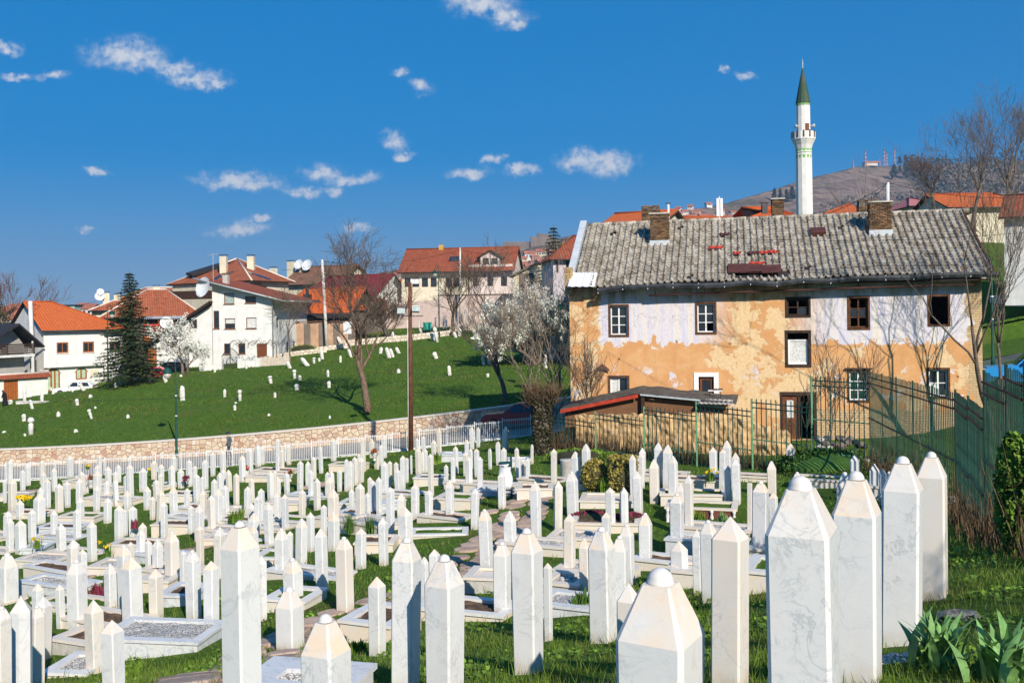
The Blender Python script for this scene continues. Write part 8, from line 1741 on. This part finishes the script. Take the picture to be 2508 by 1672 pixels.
# dark rubble heap below the fence corner
rr_ = random.Random(77)
for k in range(34):
    p = P(rr_.uniform(2000, 2120), 1098, rr_.uniform(34.5, 36)); p.z = P(2060, rr_.uniform(1075, 1108), 35).z; bm = bmesh.new(); bmesh.ops.create_icosphere(bm, subdivisions=1, radius=1.0)
    for v in bm.verts: v.co = Vector((v.co.x * .17, v.co.y * .13, v.co.z * .12)) * (1 + .4 * noise.noise(v.co * 2 + Vector((k, 0, 0))))
    me = bpy.data.meshes.new('rubble_stone'); bm.to_mesh(me); bm.free(); me.materials.append((DARK_METAL, CONCRETE, PLASTER_DARK, PLASTER_DARK)[k % 4]); o = tag(obj('rubble_stone', me, None, p, rr_.uniform(0, 6)), 'lump of dark rubble heaped behind the fence corner', 'stone', 'rubble heap behind the fence corner')
mb = MB(); a, b = P(1990, 1122, 33.6), P(2125, 1118, 32.4); d = b - a; mb.box((d.length / 2, .12, -.25), (d.length, .25, .7)); tag(mb.build('plinth_wall', CONCRETE, None, a, math.atan2(d.y, d.x)), 'low stained concrete wall under the tall fence panel', 'wall')
# ------------------------------------------------------------------ minaret
MD = 115.0; mp = P(1971, 560, MD); z0 = mp.z - 8
mi = tag(empty('minaret', (mp.x, mp.y, z0)), 'slender white minaret with pointed green copper cap and balcony', 'minaret')
def mz(v): return P(1970, v, MD).z - z0
def mr(px): return px * MD / F / 2
mb = MB(); mb.lathe([(mr(42), 0), (mr(39), mz(368)), (mr(38), mz(368) + .02)], n=12, smooth=False); mb.build('lower_shaft', MINARET_W, mi)
mb = MB(); mb.lathe([(mr(38), mz(367)), (mr(44), mz(356)), (mr(56), mz(344)), (mr(58), mz(343)), (mr(58), mz(325)), (mr(54), mz(325)), (mr(54), mz(338)), (mr(30), mz(338))], n=12, smooth=False); mb.build('balcony', MINARET_W, mi)
for k in range(12):
    a = R(30 * k + 15); mb = MB(); c = Vector((mr(57) * math.cos(a), mr(57) * math.sin(a), mz(331))); mb.box(c, (.10, .14, mz(322) - mz(338)), a); mb.build('balcony_opening', RUST, mi)
mb = MB(); mb.lathe([(mr(34), mz(342)), (mr(33), mz(252))], n=12, smooth=False); mb.build('upper_shaft', MINARET_W, mi)
mb = MB(); mb.lathe([(mr(36), mz(254)), (mr(36), mz(252)), (mr(22), mz(215)), (mr(10), mz(185)), (mr(3), mz(168))], n=12, smooth=False); mb.build('spire', COPPER, mi)
mb = MB(); mb.lathe([(.04, mz(170)), (.10, mz(164)), (.03, mz(161)), (.13, mz(157)), (.03, mz(153)), (.08, mz(151)), (.02, mz(148)), (.01, mz(142))], n=8); mb.build('finial', GALV, mi)
for (v0, v1, r_) in ((255, 257, 33.6), (366, 368, 39.2), (374, 376, 39.0)): mb = MB(); mb.lathe([(mr(r_) + .015, mz(v1)), (mr(r_) + .015, mz(v0))], n=12, smooth=False); mb.build('green_band', MINA_GREEN, mi)
for k in range(12):                                                     # green painted arches below the spire and below the balcony
    a = R(30 * k + 15)
    for (v, r_, hh) in ((260, 33.4, .28), (371, 39.0, .22), (381, 38.8, .40)):
        c = Vector((math.cos(a), math.sin(a), 0)) * (mr(r_) * math.cos(R(15)) + .015); sd_ = Vector((-math.sin(a), math.cos(a), 0)); mb = MB(); w_ = .17
        vs = [c + sd_ * (w_ * math.cos(R(180 * j / 8))) + Vector((0, 0, mz(v) + hh * math.sin(R(180 * j / 8)) * (1 if v != 381 else -1))) for j in range(9)]; mb.add(vs, [tuple(range(9))]); mb.build('painted_arch', MINA_GREEN, mi)
mb = MB(); a = R(-100); mb.box((mr(33.5) * math.cos(R(-75)), mr(33.5) * math.sin(R(-75)), mz(319)), (.42, .2, 1.3), R(15)); mb.build('balcony_door', WOOD_BROWN, mi)
for sx in (-1, 1): mb = MB(); c = Vector((sx * mr(36), -.5, mz(311))); mb.lathe([(.05, -.3), (.1, 0), (.28, .25)], (0, 0, 0), 10); mb.v = [tuple(c + Vector((sx * p_[2], -.3 * p_[2] + p_[1], p_[0]))) for p_ in mb.v]; mb.build('loudspeaker', GALV, mi)
am = P(1762, 530, 82); o = tag(empty('antenna_mast', am), 'white panel antenna mast above the mossy ridge', 'antenna'); mb = MB(); mb.bar((0, 0, -2), (0, 0, P(1764, 481, 82).z - am.z), .05, n=6); mb.build('mast', WHITE_METAL, o)
for sx in (-.16, .16): mb = MB(); mb.box((sx, -.1, .75), (.2, .12, 1.5)); mb.build('antenna_panel', WHITE_METAL, o)
pp_ = P(1637, 535, 70); o = tag(empty('flue_pipe', pp_), 'thin white flue pipe with cap over the mossy ridge', 'pipe'); mb = MB(); mb.bar((0, 0, -2), (0, 0, 1.0), .09, n=8); mb.build('pipe', WHITE_METAL, o); mb = MB(); mb.box((0, 0, 1.08), (.36, .3, .05)); mb.build('cap', DARK_METAL, o)

# ------------------------------------------------------------------ far hill with masts, forest and houses
CREST = [(300, 742), (600, 728), (800, 700), (930, 668), (1080, 650), (1240, 628), (1322, 598), (1398, 577), (1480, 556), (1570, 533), (1644, 520), (1757, 502), (1830, 483), (1900, 464), (1974, 438), (2053, 420), (2091, 411), (2206, 405), (2300, 402), (2400, 398), (2508, 392), (2700, 380), (3100, 390), (3800, 440)]
cu = np.array([c[0] for c in CREST], float); cv = np.array([c[1] for c in CREST], float)
def crest_d(u): return np.interp(u, [300, 1240, 1600, 2200, 3800], [1500, 1000, 1150, 1600, 1900])
HU, HJ = 240, 70
hv, hf = [], []
us = np.linspace(300, 3800, HU)
for j in range(HJ + 6):
    t = j / HJ
    for u in us:
        dc = crest_d(u); d0 = 620 if u > 1100 else 800; v = float(np.interp(u, cu, cv)); c = P(u, v, dc)
        d = d0 + (dc - d0) * t; q = P(u, v, d); base = -20.0
        zz = base + (c.z - base) * (t ** 1.25 if t <= 1 else 1 - (t - 1) * 1.5)
        n1 = noise.fractal((q.x * .006, q.y * .006, 1.0), 1.0, 2.0, 5); n2 = noise.fractal((q.x * .03, q.y * .03, 5.0), 1.0, 2.0, 4)
        amp = math.sin(math.pi * min(t, 1)) * 10 * min(1, (c.z + 20) / 120); zz += n1 * amp + n2 * 2.2 * min(1, t * 2) * min(1.0, (c.z + 20) / 100)
        hv.append((q.x, q.y, zz))
for j in range(HJ + 5):
    for i in range(HU - 1): hf.append((j*HU+i, j*HU+i+1, (j+1)*HU+i+1, (j+1)*HU+i))
me = bpy.data.meshes.new('hill'); me.from_pydata(hv, [], hf); me.materials.append(HILLMAT); me.polygons.foreach_set('use_smooth', [True] * len(hf)); tag(obj('hill', me), kind='structure')
HV = np.array(hv).reshape(HJ + 6, HU, 3)
def hill_at(u, t):
    i = min(max(int(round((u - 300) / 3500 * (HU - 1))), 0), HU - 1); j = min(max(int(round(t * HJ)), 0), HJ + 5); return Vector(HV[j, i])
def hill_px(u, v):
    """place on the hill seen at a pixel (or its crest)"""
    best = None
    for j in range(HJ + 1):
        i = min(max(int(round((u - 300) / 3500 * (HU - 1))), 0), HU - 1); p = HV[j, i]; xc, zc = p[0] / p[1], p[2] / p[1]; vv = V0 - (xc * SR + zc * CR) * F
        if best is None or abs(vv - v) < best[0]: best = (abs(vv - v), p)
    return Vector(best[1])
rk = random.Random(31)
for (u, v0, v1, lb) in ((2090, 412, 392, 'smallest lattice mast at the left on the hill crest'), (2120, 409, 368, 'dark slim lattice mast on the hill crest'), (2155, 406, 388, 'short reddish mast between the big ones'), (2166, 406, 365, 'tall red and white lattice mast beside its twin'), (2172, 406, 374, 'thinner white lattice mast next to the tall red and white one'), (2191, 405, 364, 'tall lattice mast closest to the crest pines')):
    b = hill_px(u, v0); b = Vector(ray(u, v0) * b.y); h = (v0 - v1) * b.y / F; r_ = tag(empty('lattice_mast', b), lb, 'mast'); mb = MB(); w_ = h * .075
    for seg in range(8):
        a0, a1 = seg / 8, (seg + 1) / 8; w0, w1 = w_ * (1 - a0 * .75), w_ * (1 - a1 * .75)
        for (sx, sy) in ((-1, -1), (1, -1), (1, 1), (-1, 1)): mb.bar((sx * w0, sy * w0, h * a0 - 3 * (seg == 0)), (sx * w1, sy * w1, h * a1), .32, n=3, mi=seg % 2)
        mb.bar((-w0, -w0, h * a0), (w1, -w1, h * a1), .22, n=3, mi=seg % 2); mb.bar((w0, -w0, h * a0), (-w1, -w1, h * a1), .22, n=3, mi=seg % 2); mb.bar((-w1, -w1, h * a1), (w1, -w1, h * a1), .25, n=3)
    tag(mb.build('lattice', [MASTM, M('mast_red', (.45, .12, .10), .7)], r_), kind='stuff')
b = hill_px(2133, 408); mb = MB(); mb.box((0, 0, 2), (20, 12, 5)); mb.box((2, 0, 5.5), (22, 14, 2.2), 0, 1); tag(mb.build('summit_building', [FARWALL, FARROOF], None, b, .1), 'small pink building at the feet of the masts', 'building')
def pine(b, h, label, k, group):
    r_ = tag(empty('pine_tree', b), label, 'tree', group); g = np.random.default_rng(k); n = 120; t = g.random(n); a = g.uniform(0, 6.283, n); rad = h * .24 * (1 - t) ** .7 * g.uniform(.4, 1.1, n); C = np.stack([rad * np.cos(a), rad * np.sin(a), h * (.2 + .8 * t)], 1)
    tag(obj('crown', np_mesh('crown', tufts(C, 160, h * .07, h * .03, k), 4, FOREST), r_), kind='stuff'); mb = MB(); mb.bar((0, 0, -1), (0, 0, h * .8), h * .02, h * .008, n=5); mb.build('trunk', BARK, r_)
k = 0
for (u, v, h) in ((2210, 404, 10), (2223, 403, 11), (2237, 404, 10), (2244, 404, 9), (2190, 443, 15), (2212, 440, 14), (2222, 434, 15), (2236, 433, 12), (2245, 430, 11), (2255, 435, 10), (1946, 495, 13), (1930, 496, 11), (1915, 492, 10), (1898, 490, 10), (2185, 428, 9), (2205, 425, 8)):
    k += 1; b = hill_px(u, v); pine(b, h * 1.5, 'dark pine standing on the bare hill', k, 'pines on the bare hill')
# wood on the right flank: one mass of small crowns
g = np.random.default_rng(5); C = []
for _ in range(2600):
    u = 2235 + 1000 * g.random() ** 1.1; tt = 1.0 - .62 * g.random() ** 1.3 * min(1, (u - 2200) / 160); p = hill_at(u, tt); hh = g.uniform(9, 17)
    for q in range(5): C.append((p.x + g.normal(0, 6), p.y + g.normal(0, 10), p.z + hh * (q + .5) / 5))
tag(obj('far_forest', np_mesh('far_forest', tufts(C, 16000, 1.7, 1.3, 6), 4, FOREST)), 'dark pine wood covering the right shoulder of the hill', 'forest', kind='stuff')
C = []
for _ in range(2600):
    u = g.uniform(1240, 2300); tt = g.random() ** .7 * .75; p = hill_at(u, tt)
    for q in range(2): C.append((p.x + g.normal(0, 5), p.y + g.normal(0, 8), p.z + g.uniform(.5, 4)))
SCRUB = M('far_scrub', (.075, .062, .042), .95, .3, .05, isl=.4)
tag(obj('hillside_scrub', np_mesh('hillside_scrub', tufts(C, 9000, 1.5, 1.6, 8), 4, SCRUB)), 'brown leafless scrub scattered over the hill', 'scrub', kind='stuff')
# houses low on the hill
spots = [(1655, 516, 1), (1668, 530, 0), (1693, 510, 1), (1728, 506, 2), (1679, 527, 1), (1712, 528, 0), (1760, 525, 1), (1800, 530, 2), (1740, 535, 1), (1822, 530, 1), (1640, 532, 2), (1700, 535, 1), (1656, 540, 0), (1690, 541, 2), (1725, 541, 1), (1790, 538, 0),
         (1270, 648, 1), (1285, 640, 0), (1300, 634, 2), (1315, 640, 1), (1330, 630, 0), (1275, 660, 2), (1350, 625, 1), (1305, 652, 1), (1290, 664, 0), (1322, 658, 2), (1262, 672, 1), (1340, 645, 1), (950, 690, 0), (970, 684, 1), (935, 700, 2), (1000, 680, 1)]
for i, (u, v, c) in enumerate(spots):
    b = hill_px(u, v); s = rk.uniform(.6, .95); r_ = tag(empty('far_house', b, rk.uniform(-.5, .5)), ('cream', 'pinkish', 'pale')[c] + ' red-roofed house low on the far hill', 'house', ('cream', 'pinkish', 'pale')[c] + ' houses on the far hill')
    W_, D_, H_ = 11 * s, 9 * s, 6 * s; mb = MB(); mb.span(-W_/2, W_/2, -D_/2, D_/2, -6, H_); mb.build('wall', (PLASTER_CREAM, PLASTER_PINK, PLASTER_W)[c], r_)
    mb = MB(); e = .6; rz_ = H_ + 3.4 * s; roof_quad(mb, [(-W_/2 - e, -D_/2 - e, H_ - .3), (W_/2 + e, -D_/2 - e, H_ - .3), (W_/2 + e, 0, rz_), (-W_/2 - e, 0, rz_)], .3); roof_quad(mb, [(W_/2 + e, D_/2 + e, H_ - .3), (-W_/2 - e, D_/2 + e, H_ - .3), (-W_/2 - e, 0, rz_), (W_/2 + e, 0, rz_)], .3); mb.build('roof', FARROOF, r_)
    for sx in (-.28, 0, .28): mb = MB(); mb.span(W_ * sx - .7, W_ * sx + .7, -D_/2 - .06, -D_/2 - .01, H_ * .45, H_ * .75); mb.build('window', VOID, r_)
b = hill_px(1322, 597); r_ = tag(empty('hilltop_fortress', b), 'dark ruined fortress block on the crest of the lower hill', 'fortress'); mb = MB(); mb.span(-11, 13, -8, 8, -8, 7); mb.span(-4, 9, -7, 7, 7, 10); mb.span(-40, -11, -5, 5, -8, 2); mb.span(-75, -40, -4, 4, -12, -3); lumpy(mb, .8, .2); mb.build('walls', CASTLE, r_)
# town in the valley at the far left
for i, (u0, u1, vt, vb, d, m_, rm, lb) in enumerate(((84, 183, 744, 757, 520, PLASTER_GREEN, SLATE, 'long pale green apartment block in the far valley'), (184, 204, 747, 757, 560, PLASTER_W, FARROOF, 'white far block beside the green one'), (200, 224, 750, 760, 480, PLASTER_PINK, FARROOF, 'far house with pink roof beside the valley blocks'), (8, 40, 752, 790, 330, PLASTER_CREAM, FARROOF, 'cream far house behind the reddish bare tree'), (42, 66, 756, 790, 350, PLASTER_PINK, FARROOF, 'pinkish far house behind the reddish bare tree'), (20, 58, 770, 800, 280, PLASTER_W, FARROOF, 'white far house lower behind the chalet'), (-40, 6, 760, 800, 300, PLASTER_CREAM, FARROOF, 'cream far house partly behind the evergreen'), (66, 90, 765, 800, 420, PLASTER_PINK, FARROOF, 'pink far block behind the thick concrete pole'))):
    F_ = Fac(u0, d, u1, d, -26); z1 = F_.L((u0 + u1) / 2, vt)[1]; r_ = tag(empty('far_building', F_.O, F_.rz), lb, 'building'); mb = MB(); mb.span(0, F_.len, 0, 12, 0, z1 - 1.2); mb.build('wall', m_, r_)
    mb = MB(); 
    if i == 0: mb.span(-.5, F_.len + .5, -.5, 12.5, z1 - 1.2, z1 - .5)
    else: roof_quad(mb, [(-.6, -.6, z1 - 1.2), (F_.len + .6, -.6, z1 - 1.2), (F_.len + .6, 6, z1 + 1.4), (-.6, 6, z1 + 1.4)], .3); roof_quad(mb, [(F_.len + .6, 12.6, z1 - 1.2), (-.6, 12.6, z1 - 1.2), (-.6, 6, z1 + 1.4), (F_.len + .6, 6, z1 + 1.4)], .3)
    mb.build('roof', rm, r_); nw = max(2, int(F_.len / 3.2))
    for k in range(nw): mb = MB(); xx = F_.len * (k + .5) / nw; mb.span(xx - .6, xx + .6, -.07, -.01, z1 - 3.4, z1 - 2.1); mb.build('window', VOID, r_)
C = []
for _ in range(900):
    u = g.uniform(-100, 900); d = g.uniform(240, 700); p = P(u, V0, d)
    for q in range(3): C.append((p.x + g.normal(0, 5), p.y + g.normal(0, 5), -23 + g.uniform(0, 9)))
tag(obj('valley_trees', np_mesh('valley_trees', tufts(C, 9000, 1.4, 1.4, 9), 4, SCRUB)), 'brownish leafless trees between the valley buildings', 'trees', kind='stuff')

# ------------------------------------------------------------------ grass blades
def blades(name, n, sampler, hfun, wfun, mat, region, label, seed, lean=.35, mask=True):
    g = np.random.default_rng(seed); x, y = sampler(g, n); z = (_cem if region == 'cem' else _hill)(x, y); keep = np.ones(len(x), bool)
    if mask and region == 'cem':
        for o0, rz_, L_, D_ in GRAVES:
            dx, dy = x - o0.x, y - o0.y; a, b = dx * math.cos(rz_) + dy * math.sin(rz_), -dx * math.sin(rz_) + dy * math.cos(rz_); keep &= ~((a > -.06) & (a < L_ + .06) & (b > -.06) & (b < D_ + .06))
        for px_, py_, r_ in PATH_SPOTS: keep &= ((x - px_) ** 2 + (y - py_) ** 2) > (r_ * .95) ** 2
        bare = np.array([noise.noise((a * .55 + 31, b * .55 + 7, 0)) for a, b in zip(x, y)]); keep &= (bare < .34) | (g.random(len(x)) < .25)
    x, y, z = x[keep], y[keep], z[keep]; n = len(x); h = hfun(g, x, y); a = g.uniform(0, 6.283, n); w_ = wfun(y) * g.uniform(.6, 1.2, n)
    b0 = np.stack([x, y, z - .02], 1); s = np.stack([np.cos(a), np.sin(a), np.zeros(n)], 1) * w_[:, None]; l1 = np.stack([g.normal(0, lean, n), g.normal(0, lean, n), np.ones(n)], 1)
    tip = b0 + l1 * h[:, None]
    return tag(obj(name, np_mesh(name, np.stack([b0 - s, b0 + s, tip], 1), 3, mat)), label, 'grass', kind='stuff')
def fan(dmin, dmax, power=2.0, margin=1.12):
    def f(g, n):
        d = dmin * (dmax / dmin) ** g.random(n); uu = g.uniform(-1254 * margin, 1254 * margin, n) / F; x = uu * d; m = d < road_y(x) - RW - .25; return x[m], d[m]
    return f
def tall(g, x, y):
    c = np.array([noise.noise((a * .9, b * .9, 3)) for a, b in zip(x, y)]); return np.clip(g.gamma(5, .011, len(x)) * (1 + 1.0 * np.clip(c, 0, 1)) * np.where(y < 14, 1.25, 1.0), .015, .26)
blades('near_grass', 95000, fan(3.6, 17), tall, lambda y: .0022 + .00035 * y, BLADE, 'cem', 'fresh green grass between the front gravestones', 1)
blades('field_grass', 90000, fan(13, 58), lambda g, x, y: g.gamma(5, .016, len(x)), lambda y: .0005 * y + .002, BLADE, 'cem', 'green grass between the gravestones further back', 2)
blades('dry_grass', 9000, fan(4, 24), lambda g, x, y: g.gamma(4, .014, len(x)), lambda y: .002 + .00035 * y, BLADE_DRY, 'cem', 'dead straw among the front grass', 3, .9, True)
# low clover and weeds in patches between the near stones
g = np.random.default_rng(23); x, y = fan(4.2, 20)(g, 60000); pn = np.array([noise.noise((a * .8 + 5, b * .8, 8)) for a, b in zip(x, y)]); kk = pn > .12; x, y = x[kk][:11000], y[kk][:11000]; z = _cem(x, y) + g.uniform(.01, .07, len(x))
n = len(x); nr = g.normal(0, .45, (n, 3)) + np.array([0, 0, 1]); nr /= np.linalg.norm(nr, axis=1)[:, None]; a = np.cross(nr, g.normal(0, 1, (n, 3))); a /= np.linalg.norm(a, axis=1)[:, None]; b = np.cross(nr, a); s = (g.uniform(.008, .02, n) * (1 + y * .05))[:, None]; c = np.stack([x, y, z], 1)
tag(obj('clover', np_mesh('clover', np.stack([c - a*s - b*s*.6, c + a*s - b*s*.6, c + a*s*.7 + b*s, c - a*s*.7 + b*s], 1), 4, LEAF_BRIGHT)), 'low clover and weeds in patches between the front gravestones', 'weeds', kind='stuff')
def slope(g, n):
    x = g.uniform(-48, 34, n); y = road_y(x) + RW + .5 + (g.random(n) ** 1.4) * 62; return x, y
blades('slope_grass', 120000, slope, lambda g, x, y: g.gamma(5, .022, len(x)), lambda y: .0005 * y, BLADE_FAR, 'hill', 'short green grass covering the slope of the old cemetery', 4, .5)

# ------------------------------------------------------------------ air: thin blue haze over the valley
hz = MB(); hz.span(-3200, 3200, -60, 3600, -26, 270)
hm = bpy.data.materials.new('thin_haze'); hm.use_nodes = True; ht = NT(hm.node_tree)
pvn = ht.n('VolumePrincipled', {'Color': (.50, .70, .95), 'Density': .00017, 'Anisotropy': .25}); ht.n('OutputMaterial', {'Volume': pvn})
tag(hz.build('haze', hm), 'thin blue haze hanging over the valley and hill', 'haze', kind='stuff')
